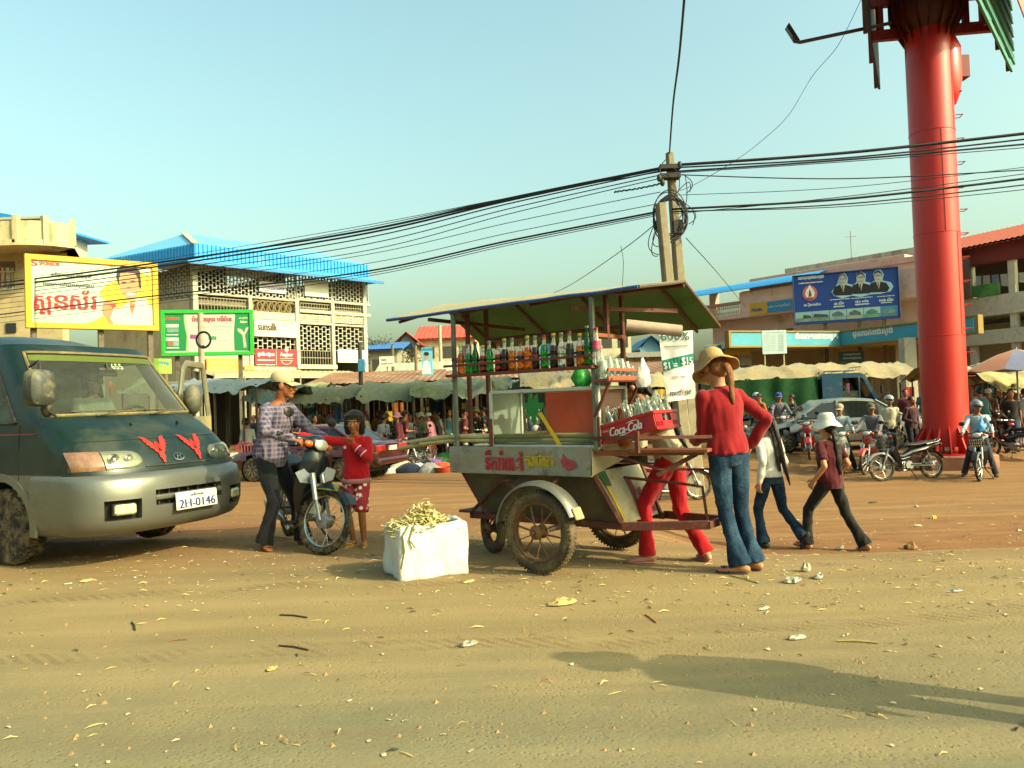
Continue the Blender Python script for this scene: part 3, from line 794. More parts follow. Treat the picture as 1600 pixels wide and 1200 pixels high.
# ------------------------------------------------------------------ market hall with the blue roof and breeze block walls
def blue_hall():
 cz=at(299,405,37.6); zE=cz.z; e2=atz(587,437,zE)
 EV=Face(cz,e2); base=V((cz.x,cz.y,H(cz.x,cz.y)))
 T=thing('market_hall','two-storey cream market hall with breeze block screens and a bright blue metal roof','building',base)
 W=EV.shift(-.75); uL=V((-.88,.47,0)).normalized()
 zt=EV.sz(299,377)[1]; L_,D_=EV.len,7.6
 BL=mat('#1590d4',.45,var=.06,vs=3,metal=.1,dirt='#9fb2b4',da=.1,ds=1)
 # fascia of ribbed sheets: one part per side, each rib real
 def ribbed(a,b,z0,z1,n_out,step=.22):
  m=MB(); d=b-a; n=int(d.length/step); pr=[]
  for i in range(n+1):
   q=a+d*(i/n)
   for k_,o_ in((-.30,0),(-.14,.045),(.14,.045),(.30,0)):pr.append(q+d.normalized()*(k_*step)+n_out*o_)
  m.rings([[V((p.x,p.y,z0)) for p in pr],[V((p.x,p.y,z1)) for p in pr]],closed=False); return m
 c0,c1=EV.pt(.35,0,-.35),EV.pt(L_-.3,0,-.35); c2=c0+uL*D_; c3=c1+uL*D_
 part('fascia',ribbed(c0,c1,zE+.12,zt,EV.n),BL,T,smooth=20)
 part('fascia',ribbed(c2,c0,zE+.12,zt,-EV.u),BL,T,smooth=20)
 # sloped roof above, skirt eave below
 zr=zt+1.25; ri0=(c0+c2)/2+EV.u*2.2; ri1=(c1+c3)/2-EV.u*.4
 z=lambda p,h:V((p.x,p.y,h))
 m=MB(); m.add([z(c0,zt),z(c1,zt),z(ri1,zr),z(ri0,zr),z(c2,zt),z(c3,zt)],[(0,1,2,3),(0,3,4),(4,3,2,5),(1,5,2)])
 m.add([z(c0,zt-.08),z(c1,zt-.08),z(c3,zt-.08),z(c2,zt-.08)],[(0,1,2,3)])
 part('roof',m,mat('#6fc0e8',.4,var=.05,metal=.1),T,smooth=0)
 m=MB(); m.bar(z(c0,zt+.03),z(ri0,zr+.03),.3,.05); part('ridge_cap',m,mat('#b9b09a',.6),T)
 e0,e1=EV.pt(-.35,0,.35),EV.pt(L_+.3,0,.35); e2_=e0+uL*(D_+.6); e3=e1+uL*D_
 m=MB(); m.add([z(c0,zE+.16),z(c1,zE+.16),z(e1,zE-.18),z(e0,zE-.18),z(c2,zE+.16),z(e2_,zE-.18),z(c3,zE+.16),z(e3,zE-.18)],[(0,1,2,3),(0,3,5,4),(1,6,7,2)])
 m.add([z(c0,zE+.06),z(c1,zE+.06),z(e1,zE-.24),z(e0,zE-.24),z(c2,zE+.06),z(e2_,zE-.24)],[(3,2,1,0),(4,5,3,0)])
 part('eave',m,mat('#4fb4e0',.4,var=.08,metal=.1),T,smooth=0)
 m=MB(); m.bar(z(e0,zE-.2),z(e1,zE-.2),.09,.14); m.bar(z(e2_,zE-.2),z(e0,zE-.2),.09,.14); part('gutter',m,mat('#1877b8',.4),T)
 # inner core, dark behind the screens
 zb=base.z-.4
 WF=W; s0,s1=.4,L_-.35
 # inner rooms: a floor slab between the storeys, back wall and party walls
 zf=WF.sz(420,474)[1]
 m=MB(); WF.box(m,s0,s1,zb,zE,-6.2,-6.0); WF.box(m,s0,s1,zf-.3,zf,-6.0,-.16)
 for q in(s0+.1,(s0+s1)/2,s1-.1):WF.box(m,q-.08,q+.08,zb,zE,-5.9,-.16)
 part('inner_wall',m,mat('#8d866e',.95,var=.2),T)
 # structural frame: columns and beams
 for px0,px1 in((388,394),(461,467),(517,522),(567,572)):
  a,b=WF.sz(px0,520)[0],WF.sz(px1,520)[0]; m=MB(); WF.box(m,a,b,zb,WF.sz((px0+px1)/2,474)[1]+.25,-.15,.12,.02); part('column',m,CREAM,T)
 m=MB(); WF.box(m,s0-.05,s0+.2,zb,zE-.1,-.2,.10,.02); part('column',m,CREAM,T)
 m=MB(); WF.box(m,s1-.05,s1+.15,zb,zE-.1,-.2,.10,.02); part('column',m,CREAM,T)
 def beam(x0,y0,x1,y1,o=.16,mt=CREAM,nm='beam'):
  m=MB(); WF.pbox(m,x0,y0,x1,y1,-.15,o,.015); return part(nm,m,mt,T)
 beam(306,462,462,465.5,.10); beam(462,470,577,474,.10); beam(394,488,461,500,.06); beam(467,487,577,492,.14)
 beam(394,572,463,579,.10); beam(462,570,524,577,.22); beam(467,506,568,509,.10); beam(318,555,394,580,.05)
 # screens
 GB=mat('#b9b7aa',.9,var=.12,vs=3,dirt='#5d5540',da=.3,ds=2)
 def scr(x0,y0,x1,y1,**kw):
  a,b,c,d=WF.r(x0,y0,x1,y1); part('breeze_block_screen',lattice(WF,a,b,c,d,-.02,**kw),GB,T,kind='stuff',smooth=0)
 for q in((303,416,388,462),(389,420,461,464),(464,426,518,470),(520,432,575,473)):scr(*q,px=.19,pz=.24,t=.042)
 scr(396,528,461,546,px=.26,pz=.3); scr(468,510,516,548,px=.24,pz=.26,t=.04); scr(523,510,567,548,px=.24,pz=.26,t=.04)
 # the side wall going back
 SF=Face(WF.pt(s0,0)+uL*7.0,WF.pt(s0,0)); q=SF.len
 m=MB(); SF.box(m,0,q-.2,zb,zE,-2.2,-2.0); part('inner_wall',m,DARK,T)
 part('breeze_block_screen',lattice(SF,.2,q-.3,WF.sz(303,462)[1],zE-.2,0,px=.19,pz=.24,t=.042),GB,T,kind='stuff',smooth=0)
 m=MB(); SF.box(m,0,q-.25,zb,WF.sz(303,462)[1]-.06,-.1,.02); part('wall',m,CREAM,T)
 # louvres: each blade a part
 for x0,x1 in((468,517),(523,567)):
  a,b,c,d=WF.r(x0,492,x1,506)
  for i in range(4):
   zz=c+(d-c)*(i+.5)/4; m=MB(); WF.box(m,a,b,zz-.055,zz+.045,-.12,.06); part('louvre_blade',m,WHITEW,T)
  for i in range(6):
   m=MB(); qq=a+(b-a)*i/5; WF.box(m,qq-.04,qq+.04,c,d,-.1,.08); part('mullion',m,WHITEW,T)
   # grilles on ground floor windows and balcony railings
 for x0,x1,y0,y1 in((468,517,548,570),(523,567,548,566),(300,388,466,486),(318,362,556,560),(470,516,475,487),(523,567,476,487)):
  a,b,c,d=WF.r(x0,y0,x1,y1); m=MB(); n=max(4,int((b-a)/.16))
  for i in range(n+1):qq=a+(b-a)*i/n; WF.box(m,qq-.014,qq+.014,c,d,-.05,-.02)
  for zz in(c,(c+d)/2,d):WF.box(m,a,b,zz-.02,zz+.02,-.055,-.015)
  part('railing',m,mat('#8e876c',.6,var=.1),T,smooth=0)
 a,b,c,d=WF.r(396,474,459,487); m=MB()
 for i in range(7):
  m.torus(WF.pt(a+(b-a)*(i+.5)/7,(c+d)/2,0),WF.n,.3,.06,16,6)
 part('balustrade',m,mat('#7d6c46',.8),T)
 m=MB(); WF.pbox(m,396,473,460,488,-.3,-.2); part('wall',m,mat('#a88f5c',.9),T)
 # awning over the ground floor
 a0,a1=WF.pt(WF.sz(300,580)[0],WF.sz(300,578)[1],.1),WF.pt(WF.sz(545,580)[0],WF.sz(545,580)[1],.1)
 b0,b1=a0+WF.n*2.1-V((0,0,.38)),a1+WF.n*2.1-V((0,0,.38))
 m=MB(); m.quad(a0,a1,b1,b0,60,1,lambda p,u,v_:p+V((0,0,.025*(1 if int(u*60+.5)%2 else-1))))
 m.bar(b0,b1,.04,.22); part('awning',m,mat('#bab18a',.7,var=.06,dirt='#8f8058',da=.2),T,smooth=0)
 m=MB()
 for i in range(7):p=b0 .lerp(b1,i/6); m.tube([V((p.x,p.y,H(p.x,p.y))),p],.05,8)
 part('awning_posts',m,CONC,T)
 # hoardings fixed to the wall: things of their own
 def board(nm,lab,x0,y0,x1,y1,col,off=.12,th=.06,cat='sign'):
  a,b,c,d=WF.r(x0,y0,x1,y1); B=thing(nm,lab,cat,WF.pt((a+b)/2,c,off)); m=MB(); WF.box(m,a,b,c,d,off,off+th,.008); part('panel',m,mat(col,.6,var=.04),B); return B,off+th+.006
 B,o=board('wall_sign','white hair-care sign board lettered sunsilk on the market hall',394.5,501,461,527,'#c4c2b4',.13)
 sign_text([('sunsilk',415,511,12,30)],WF,'#4a3a20',B,o,bold=.02); sign_text([('ស៊ុនស៊ីល',446,509,6,18),('សំអាង ស្រស់ថ្លា',411,518,3.2,16)],WF,'#9a958a',B,o)
 B,o=board('wall_sign','red beer sign board with white lettering Angkor on the market hall',396,546,462,572,'#c41f2c',.11)
 sign_text([('Angkor',445,555,7,20),('ជាតិយើង ប្រទេសយើង',413,563,3.2,26),('ស្រាបៀរអង្គរ',413,570,2,28)],WF,'#f2e6dc',B,o,bold=.012)
 sign_text([('ខ្មែរ អង្គរ',413,554,8,25)],WF,'#f2e6dc',B,o,bold=.02)
 ppoly(WF,[(428.5,547.5),(429.3,547.5),(429.6,571),(428.8,571)],o,WHITEW,'divider',B)
 for yy_,ww in((560,21),(563,20)):ppoly(WF,[(445-ww/2,yy_),(445+ww/2,yy_),(445+ww/2,yy_+.8),(445-ww/2,yy_+.8)],o,WHITEW,'underline',B)
 ppoly(WF,pell(445,564,8,6,14,180,360)+pell(445,564,7,5,14,180,360)[::-1],o,WHITEW,'emblem_arc',B)
 ppoly(WF,pell(445,546.5,3,4),o,mat('#e8b8a8',.6),'emblem',B)
 B,o=board('wall_banner','white banner with faint lettering under the grille of the market hall',525,547,571,567,'#e6e2cc',.14); sign_text([('ហាងលក់គ្រឿងសំអាង',548,554,5,36),('លក់ដុំ និង រាយ',548,561,4,30)],WF,'#9c9a88',B,o)
 B,o=board('wall_banner','faded purple and white banner behind the upper breeze blocks',404,441,446,458,'#c9c3cc',.02,cat='banner'); sign_text([('ហាងកាត់ដេរ',425,449,8,34)],WF,'#6d5a90',B,o)
 B,o=board('wall_banner','blank white sheet hung on the upper breeze blocks',475,437,512,464,'#d8d6c4',.02,cat='banner')
 B,o=board('wall_sign','yellow sign board with pale lettering below the green billboard',320,560,370,581,'#d9a53c',.14); sign_text([('ហាងលក់ទូរស័ព្ទ',345,567,6,38),('លេខ ០១២ ៨៨៨ ៩៩៩',345,574,4,32)],WF,'#efe0a8',B,o)
 B,o=board('wall_sign','small yellow plate beside the red beer sign',379,571,394,578,'#dcb850',.14); sign_text([('ហាង',386,574.5,3,9)],WF,'#8d7430',B,o)
 return WF,T
WF,HALL=blue_hall()
# free-standing billboards left
def billboard(nm,lab,a,b,z0,z1,frame_col,fw,panel_col,thick=.22,posts=(),post_m=None,fbot=0):
 fc=Face(a,b); base=V(((a.x+b.x)/2,(a.y+b.y)/2,0)); base.z=H(base.x,base.y)
 T=thing(nm,lab,'billboard',base); m=MB()
 FM=mat(frame_col,.5,var=.06,dirt='#7a6a3c',da=.12)
 fc.box(m,0,fc.len,z1-fw,z1,-thick,.04,.01); fc.box(m,0,fc.len,z0,z0+fw,-thick,.04,.01); fc.box(m,0,fw,z0+fw,z1-fw,-thick,.04,.01); fc.box(m,fc.len-fw,fc.len,z0+fw,z1-fw,-thick,.04,.01)
 part('frame',m,FM,T)
 m=MB(); fc.box(m,fw*.8,fc.len-fw*.8,z0+fw*.8,z1-fw*.8,-.12,-.02); part('panel',m,mat(panel_col,.55,var=.03),T)
 for q in posts:
  p=fc.pt(q,0,-thick/2-.16); g=H(p.x,p.y); m=MB(); m.box((p.x,p.y,(g+z1-.1)/2-.1),(.18,.18,z1-g),fc.rot,.01); part('post',m,post_m or mat('#6b6450',.7,dirt='#4d3a24',da=.4),T)
 return fc,T
def sponsor():
 tl=at(38,396,26.6); zt=tl.z; zb=at(40,512,26.6).z; tr=atz(246,411,zt)
 # keep the panel upright: width from the two top corners
 fc,T=billboard('billboard','yellow-framed billboard showing a man in white beside large red lettering',tl,tr,zb,zt,'#d9a41a',.19,'#b4c4b0',posts=(.25,fcl(tl,tr)*.55,fcl(tl,tr)-.25))
 o=-.012
 YEL=mat('#d0b81a',.55,var=.03)
 pts=[(244,430),(244,512),(120,509)]+[(128,508),(150,500),(172,488),(178,474),(160,466),(155,458),(166,445),(185,436),(205,426)]
 ppoly(fc,pts,o,YEL,'printed_field',T)
 ppoly(fc,[(172,510),(168,500),(164,493),(160,484),(162,474),(168,470),(174,476),(182,482),(196,476),(203,470),(214,464),(226,466),(236,478),(241,492),(243,512)],o+.004,mat('#c9c0b4',.6,var=.05,vs=4,dirt='#a89e90',da=.3,ds=3),'printed_shirt',T)
 ppoly(fc,[(183,430),(186,418),(197,414.5),(210,416),(218,424),(220,440),(221,454),(216,456),(214,462),(208,480),(204,470),(196,466),(190,458),(186,446)],o+.008,mat('#c98f62',.6,var=.12,vs=7),'printed_face',T)
 ppoly(fc,[(182,432),(183,421),(190,415),(201,413.5),(212,416),(219,425),(220,438),(221,452),(217,448),(216,436),(211,427),(198,426),(188,427),(186,436),(187,446),(184,442)],o+.012,mat('#241a14',.6),'printed_hair',T)
 for e in((194,441,5.5,3),(207,439,5.5,3)):ppoly(fc,pell(*e)+pell(e[0],e[1],e[2]-.8,e[3]-.8)[::-1] if False else pell(e[0],e[1]+.3,4.2,1.2),o+.013,mat('#2a1c16',.5),'printed_eye',T)
 ppoly(fc,[(188,437.5),(214,434),(214,435),(188,438.6)],o+.014,mat('#2a1c16',.5),'printed_glasses',T)
 ppoly(fc,pell(204,459,7,2.2),o+.013,mat('#e8ddd0',.5),'printed_smile',T); ppoly(fc,pell(201,449.5,3,1.6),o+.013,mat('#9c6038',.6),'printed_nose',T)
 ppoly(fc,[(160,482),(162,472),(168,468),(172,471),(176,470),(178,478),(176,488),(172,496),(178,506),(172,511),(168,500),(162,492)],o+.008,mat('#c08258',.6,var=.1),'printed_hand',T)
 ppoly(fc,[(203,470),(208,476),(212,473),(207,492),(203,482)],o+.010,mat('#b0703f',.6),'printed_neck',T)
 ppoly(fc,[(172,476),(180,473),(182,479),(176,482)],o+.013,mat('#c4302a',.5),'printed_can',T)
 RED='#c8201e'
 m=MB(); q,z=0,0
 def big(s_,x,y,h,w_,m=m,bold=.02):
  q,z=fc.sz(x,y); hh=fc.sz(x,y-h/2)[1]-fc.sz(x,y+h/2)[1]; ww=fc.sz(x+w_/2,y)[0]-fc.sz(x-w_/2,y)[0]
  text(m,s_,fc.pt(q,z,o+.006),fc.u,V((0,0,1)),hh,ww,bold)
 big('ស',67,473,22,26); big('ព',71,487.5,8,15); big('ន',96,472,22,20); big('ស',124,473,22,27); big('័',134,457,7,10); big('រ',146.5,473,21,8)
 part('red_lettering',m,mat(RED,.55,var=.04),T,smooth=0,fix=False)
 m=MB(); big('ខែម្ភេសើ  ម៉ារុំថ្មី',112,430.5,8,62,m,.006); big('អារម្មណ៍ដ៏អស្ចារ្យ',108,445,8,80,m,.006)
 part('black_lettering',m,mat('#33343a',.6),T,smooth=0,fix=False)
 m=MB(); big('SPONSOR',77.5,412,6,32,m,.008); part('orange_lettering',m,mat('#c4501c',.55),T,smooth=0,fix=False)
 m=MB(); big('S',53.5,410.5,9,10,m,.014); part('emblem',m,mat('#c42a20',.55),T,smooth=0,fix=False)
def fcl(a,b):return math.hypot(b.x-a.x,b.y-a.y)
sponsor()
def greenboard():
 tl=at(250.5,484.5,34.2); zt=tl.z; zb=at(252,557,34.2).z; tr=atz(395,483.5,zt)
 fc,T=billboard('billboard','green-framed billboard with white centre on the market hall corner',tl,tr,zb,zt,'#2fae3c',.16,'#c0c4b6',posts=(.6,fcl(tl,tr)-.6))
 o=-.014
 GR=mat('#14874a',.55,var=.05)
 ppoly(fc,[(255,489),(286,489.5),(287,505),(291,525),(290,548),(257,548.5)],o,GR,'printed_field',T)
 ppoly(fc,[(367.5,490),(390,490),(391,548),(366.5,547.5),(365.5,520)],o,GR,'printed_field',T)
 ppoly(fc,[(286.5,489.5),(288,489.5),(289,505),(293,525),(292,548),(290.3,548),(291.3,525),(287.2,505)],o+.003,mat('#7dbb55',.5),'printed_curve',T)
 ppoly(fc,[(378.5,523),(382.5,523),(385.5,542),(381,544)],o+.004,WHITEW,'printed_bone',T)
 ppoly(fc,[(379,524),(371,517),(371,512.5),(378,514.5),(381,520),(384,512),(389,510),(388,514),(383,523)],o+.005,WHITEW,'printed_leaf',T)
 sign_text([('ប៉េង ពេទ្យ បេរីប៉ាន',331,499,11,62)],fc,'#b02a3c',T,o+.006,bold=.01)
 sign_text([('ផលិតផលបំប៉នសុខភាពសម្រាប់គ្រួសារ',331,510.5,2.6,62),('សំរាប់មនុស្សគ្រប់វ័យ',336,515,1.8,40),('ផ្សារកំពង់',308,540,2.4,22)],fc,'#8a9aa0',T,o+.006)
 sign_text([('Anlene',269.5,497,6,22)],fc,'#c45a3c',T,o+.006,bold=.012); sign_text([('Anlene',380.5,502.5,4,11),('ដើម្បី',380,497,3.4,13)],fc,'#d8e8a8',T,o+.006,bold=.006)
 for x,y,w_,h,c in((269,509,20,5,'#cfd8cc'),(270,516,18,6,'#7da08a'),(269,523,19,1.6,'#cfd8cc'),(269,530,20,5,'#cfd8cc'),(266,537,8,8,'#a86a50'),(275,537,9,8,'#8fb09a'),(270,543.5,20,1.6,'#cfd8cc')):
  ppoly(fc,[(x-w_/2,y-h/2),(x+w_/2,y-h/2),(x+w_/2,y+h/2),(x-w_/2,y+h/2)],o+.005,mat(c,.6,var=.2,vs=9),'printed_pack',T)
 for x,y,w_,h,c in((302,526,10,7,'#9c4a86'),(329,528,6,6,'#3f9a5c'),(335,528,6,6,'#3f9a5c'),(349,529,18,6,'#c9d2c0')):
  ppoly(fc,[(x-w_/2,y-h/2),(x+w_/2,y-h/2+.6),(x+w_/2,y+h/2),(x-w_/2,y+h/2-.6)],o+.005,mat(c,.6,var=.2,vs=9),'printed_pack',T)
  # money transfer sign
 a=at(238,560,31); b=at(268,561,31.6); f2=Face(a,b); S=thing('shop_sign','lime green shop sign lettered Wing in blue','sign',V((a.x,a.y,H(a.x,a.y))))
 z0,z1=at(238,584,31).z,a.z; m=MB(); f2 .box(m,0,f2 .len,z0,z1,-.1,0,.01); part('panel',m,mat('#8fc43c',.55),S)
 sign_text([('Wing',256,567.5,7,16)],f2,'#1c6fae',S,.006,bold=.008)
 m=MB()
 for q in(.2,f2 .len-.2):p=f2 .pt(q,0,-.06); m.box((p.x,p.y,(z0+H(p.x,p.y))/2),(.06,.06,z0-H(p.x,p.y)+.01))
 part('post',m,CONC,S)
greenboard()
# ------------------------------------------------------------------ cream house with the rounded balcony
def round_house():
 d=33; b=at(104,390,d); zt,zb_=at(60,343,d).z,at(60,382,d).z
 base=V((b.x-3.0,b.y+1.5,0)); base.z=H(base.x,base.y)
 T=thing('balcony_house','stained cream house with a rounded balcony parapet and blue roof behind the yellow billboard','house',base)
 c=V((b.x-2.1,b.y+2.1,0)); STN=mat('#cbbd90',.9,var=.12,vs=2,dirt='#3e3c28',da=.28,ds=1.6,stretch=(1,1,.25),bump=.15)
 def ring_wall(r0,r1,z0,z1):
  m=MB(); pts=[(-6.0,-1)]+[(math.sin(R(a)),-math.cos(R(a))) for a in range(0,63,6)]+[(-1.6,4)]
  P=lambda r:[V((c.x+(p[0]*r if i else-7),c.y+(p[1]*r if i<len(pts)-1 else 4.5),0)) for i,p in enumerate(pts)]
  a,b_=P(r1),P(r0); n=len(a)
  loop=[[V((a[i].x,a[i].y,z0)),V((a[i].x,a[i].y,z1)),V((b_[i].x,b_[i].y,z1)),V((b_[i].x,b_[i].y,z0))] for i in range(n)]
  m.rings(loop); return m
 part('parapet',ring_wall(1.9,2.1,zb_+.22,zt),STN,T); part('balcony_slab',ring_wall(.3,2.18,zb_,zb_+.24),STN,T)
 for a in(0,30,60):m=MB(); p=c+V((math.sin(R(a))*2.06,-math.cos(R(a))*2.06,0)); m.box((p.x,p.y,(zt+zb_)/2+.16),(.24,.24,zt-zb_+.12),-R(a),.01); part('pilaster',m,STN,T)
 f=Face(V((c.x-8,c.y-.4,0)),V((c.x+.9,c.y-.4,0))); z1=zb_
 g=H(c.x,c.y)-.3
 # wall with a real opening (balcony door) : piers round it
 q0,q1,zz0,zz1=f.r(-14,408,24,452)
 m=MB(); f.box(m,0,q0,g,z1,-.25,0); f.box(m,q1,f.len,g,z1,-.25,0); f.box(m,q0,q1,g,zz0,-.25,0); f.box(m,q0,q1,zz1,z1,-.25,0)
 part('wall',m,mat('#bfae80',.9,var=.12,vs=1.5,dirt='#6f6446',da=.25,ds=1),T)
 sw=Face(V((c.x+.9,c.y-.4,0)),V((c.x-3.2,c.y+5.5,0))); m=MB(); sw.box(m,.01,sw.len,g,z1,.02,.25); part('wall',m,mat('#bfae80',.9,var=.12,vs=1.5,dirt='#6f6446',da=.25,ds=1),T)
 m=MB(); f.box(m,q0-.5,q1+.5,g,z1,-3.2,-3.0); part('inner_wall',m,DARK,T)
 m=MB(); n=9
 for i in range(n+1):f.box(m,q0+(q1-q0)*i/n-.015,q0+(q1-q0)*i/n+.015,zz0,zz0+.75,.02,.05)
 f.box(m,q0,q1,zz0+.74,zz0+.79,.015,.055); part('railing',m,mat('#b8a880',.6),T)
 for i,cc in enumerate(('#a8382c','#d8d4c4','#8a8f98','#c8b04c','#4d3a50')):
  m=MB(); x=q0+.2+(q1-q0-.3)*i/5; m.quad(f.pt(x,zz1-.25,-.2),f.pt(x+.32,zz1-.25,-.2),f.pt(x+.3,zz1-1.15+.1*(i%2),-.18),f.pt(x+.02,zz1-1.2,-.2),4,5,lambda p,u,v_:p+f.n*(.05*math.sin(u*9+i)))
  solo('hung_garment',m,cloth(cc),['red','white','grey','mustard','dark purple'][i]+' garment drying on the balcony of the cream house','laundry',f.pt(x,zz1-1.2,-.2),group='laundry on the cream house balcony')
  # window below and grille
 a,b_,c_,d_=f.r(10,505,26,520)
 wn=MB(); f.box(wn,a,b_,c_,d_,.02,.06,.005); wo_=part('window',wn,mat('#2c3034',.2,var=.1),T)
 m=MB()
 for i in range(4):x=a+(b_-a)*i/3; f.box(m,x-.02,x+.02,c_,d_,.065,.10)
 for i in range(3):z_=c_+(d_-c_)*i/2; f.box(m,a,b_,z_-.02,z_+.02,.062,.095)
 part('frame',m,WHITEW,wo_)
 m=MB(); m.box((c.x+.3,c.y-.6,zb_-.45),(.5,.35,.5),None,.03); part('air_conditioner',m,mat('#3a362c',.7),T)
 # roof with blue sheet
 r0=at(-60,318,d+3); r1=at(32,338,d+3)
 m=MB(); zz=r1 .z; m.add([V((r0 .x-3,r0 .y,r0 .z+.5)),V((r1 .x,r1 .y,zz)),V((r1 .x+1,r1 .y+6,zz)),V((r0 .x-3,r0 .y+6,r0 .z+.5)),V((r0 .x-3,r0 .y,zz-.1)),V((r1 .x,r1 .y,zz-.1)),V((r1 .x+1,r1 .y+6,zz-.1)),V((r0 .x-3,r0 .y+6,zz-.1))],[(0,1,2,3),(4,7,6,5),(0,4,5,1),(1,5,6,2),(2,6,7,3),(3,7,4,0)])
 part('roof',m,mat('#2a86c4',.45,var=.05),T,smooth=0)
 m=MB(); m.box((r1 .x-3.6,r1 .y+3,(zz+zb_)/2-.05),(7.4,5,zz-zb_-.12)); part('wall',m,CREAM,T)
 m=MB(); m.box((r1 .x-3.2,r1 .y-.1,zz-.16),(8.8,.5,.1)); part('gutter',m,WHITEW,T)
round_house()
# ------------------------------------------------------------------ right hand buildings
def right_side():
# pink house with blue awning
 tl=at(1088,461,46); z_aw=tl.z; tr=atz(1262,434,z_aw)
 AW=Face(tl,tr); f=AW.shift(-1.3); base=V((tl.x,tl.y,H(tl.x,tl.y)))
 T=thing('pink_house','pink two-storey house with a blue awning along its balcony','house',base)
 PK=mat('#d8b2a4',.88,var=.08,vs=1.5,dirt='#7a5c48',da=.2,ds=1); g=base.z-.3
 zs=f.sz(1180,494)[1]; zt=f.sz(1180,440)[1]; q0=f.sz(1112,480)[0]; q1=f.len+6
 # ground storey wall with window openings
 wins=[f.r(1160,521,1184,545),f.r(1215,514,1240,540)]
 m=MB(); f.box(m,q0,q1,g,zs,-.3,0); w_main=part('wall',m,PK,T)
 m=MB(); f.box(m,q0-.8,q1,zs-.12,zs+.12,-1,1.0,.02); part('balcony_slab',m,PK,T)
 # balcony balusters, each one a piece of the balustrade
 a,b=f.sz(1108,480)[0]-.2,f.sz(1172,480)[0]; m=MB(); z0,z1=zs+.12,zs+.78; n=22
 for i in range(n):q=a+(b-a)*(i+.5)/n; m.lathe([(.03,0),(.055,.12),(.03,.3),(.055,.42),(.03,.55)],f.pt(q,z0,.85),(0,0,1),8)
 part('balusters',m,mat('#c9b49c',.8),T)
 m=MB(); f.box(m,a-.1,b+.1,z1-.1,z1+.06,.7,1.0,.02); part('handrail',m,mat('#b08570',.8),T)
 m=MB(); f.box(m,b,q1,z0,z1+.5,.8,1.0,.01); part('parapet',m,PK,T)
 # upper storey set back, dark opening with pillars
 m=MB(); f.box(m,q0,q0+.4,zs,zt,-.2,.2); f.box(m,b,q1,zs+1.2,zt,-.2,0); f.box(m,q0,q1,zt-.25,zt,-.2,.1); part('wall',m,PK,T)
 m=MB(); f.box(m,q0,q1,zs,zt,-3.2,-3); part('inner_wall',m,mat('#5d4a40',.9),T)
 m=MB(); aa,bb,c,d=f.r(1192,458,1225,470); f.box(m,aa,bb,c,d,.0,.03); wn=part('window',m,mat('#3a3a34',.3),T)
 m=MB(); f.box(m,aa-.05,bb+.05,d,d+.08,0,.08); f.box(m,aa-.05,bb+.05,c-.08,c,0,.08); part('frame',m,PK,wn)
 for aa,bb,c,d in wins:
  m=MB(); f.box(m,aa,bb,c,d,.01,.05); wn=part('window',m,mat('#3c3028',.4),T)
  m=MB(); f.box(m,aa-.3,bb+.3,d,d+.2,0,.5,.02); part('hood',m,mat('#9c4d3c',.8),wn)
  # blue corrugated awning, curved down
 m=MB(); rg=[]
 for k in range(7):
  t=k/6; dz=-.55*t*t; rg.append([AW.pt(-1.2+(AW.len+1.6)*i/90,z_aw+.45+dz+.02*(i%2),-1.5+1.7*t) for i in range(91)])
 m.rings(rg,closed=False); m.rings([[p-V((0,0,.03)) for p in r_] for r_ in rg],closed=False); part('awning',m,mat('#2f8fd0',.45,var=.06),T,smooth=0)
 # concrete roof parapet above
 m=MB(); p0,p1,c,d=f.r(1178,408,1400,440); f.box(m,p0+.5,p1,zt,d+.35,-2.6,-2.3,.02); part('roof_wall',m,mat('#b9b4a4',.9,var=.15,vs=2,dirt='#4d4a3c',da=.35,ds=1.2,stretch=(1,1,.3)),T)
 m=MB(); f.box(m,p0-1,p1,zt-.02,zt+.35,-2.2,-1.0,.02); part('roof_wall',m,PK,T)
 p=f.pt(f.sz(1294,410)[0],d+.3,-2.45); m=MB(); m.tube([p,p+V((0,0,1.5))],.02,6); m.tube([p+V((-.3,0,1.2)),p+V((.3,0,1.2))],.012,5); solo('antenna',m,mat('#6a6a66',.5,metal=.6),'thin rooftop antenna on the concrete parapet','antenna',p)
 # yellow and blue shop board on the balcony front
 ff=f.shift(1.02)
 def board(nm,lab,x0,y0,x1,y1,col,txt=(),col2=None,split=None,fc=ff,th=.06,tcol='#1c5a9c'):
  a,b,c,d=fc.r(x0,y0,x1,y1); B=thing(nm,lab,'sign',fc.pt((a+b)/2,c,0)); m=MB(); fc.box(m,a,b,c,d,.01,th,.005); part('panel',m,mat(col,.6,var=.05),B)
  if col2:a2=a+(b-a)*split; m=MB(); fc.box(m,a2,b-.01,c+.02,d-.02,th+.002,th+.012); part('blue_field',m,mat(col2,.6),B)
  if txt:sign_text(txt,fc,tcol,B,th+.02,bold=.01)
  return B
 board('shop_board','yellow and blue phone shop board on the pink house balcony',1172,471,1240,489,'#c99a1c',[('Mobile',1184,484,5,16)],'#2b7fb4',.42)
 sign_text([('ហាង លក់ទូរស័ព្ទ',1218,478,5,36)],ff,'#e8e0b0',[o for o in COL.objects if o.name.startswith('shop_board')][0],.09)
 # red roofed house on the far right
 f2=Face(at(1400,460,44),at(1660,440,36)); b2=f2 .pt(3,0); b2 .z=H(b2 .x,b2 .y)
 T2=thing('balcony_house','red tile roofed house with white balconies and hanging laundry behind the red column','house',b2)
 WW=mat('#d8d3bc',.88,var=.08,vs=1.5,dirt='#7a7058',da=.2); g=b2 .z-.3
 zA,zB,zC,zD=[f2 .sz(1550,y)[1] for y in(462,487,408,384)]
 s0,s1=0,f2 .len+4
 m=MB(); f2 .box(m,s0,s1,g,zB-.5,-1.5,-1.2); part('wall',m,mat('#b5a47c',.88,var=.1),T2)
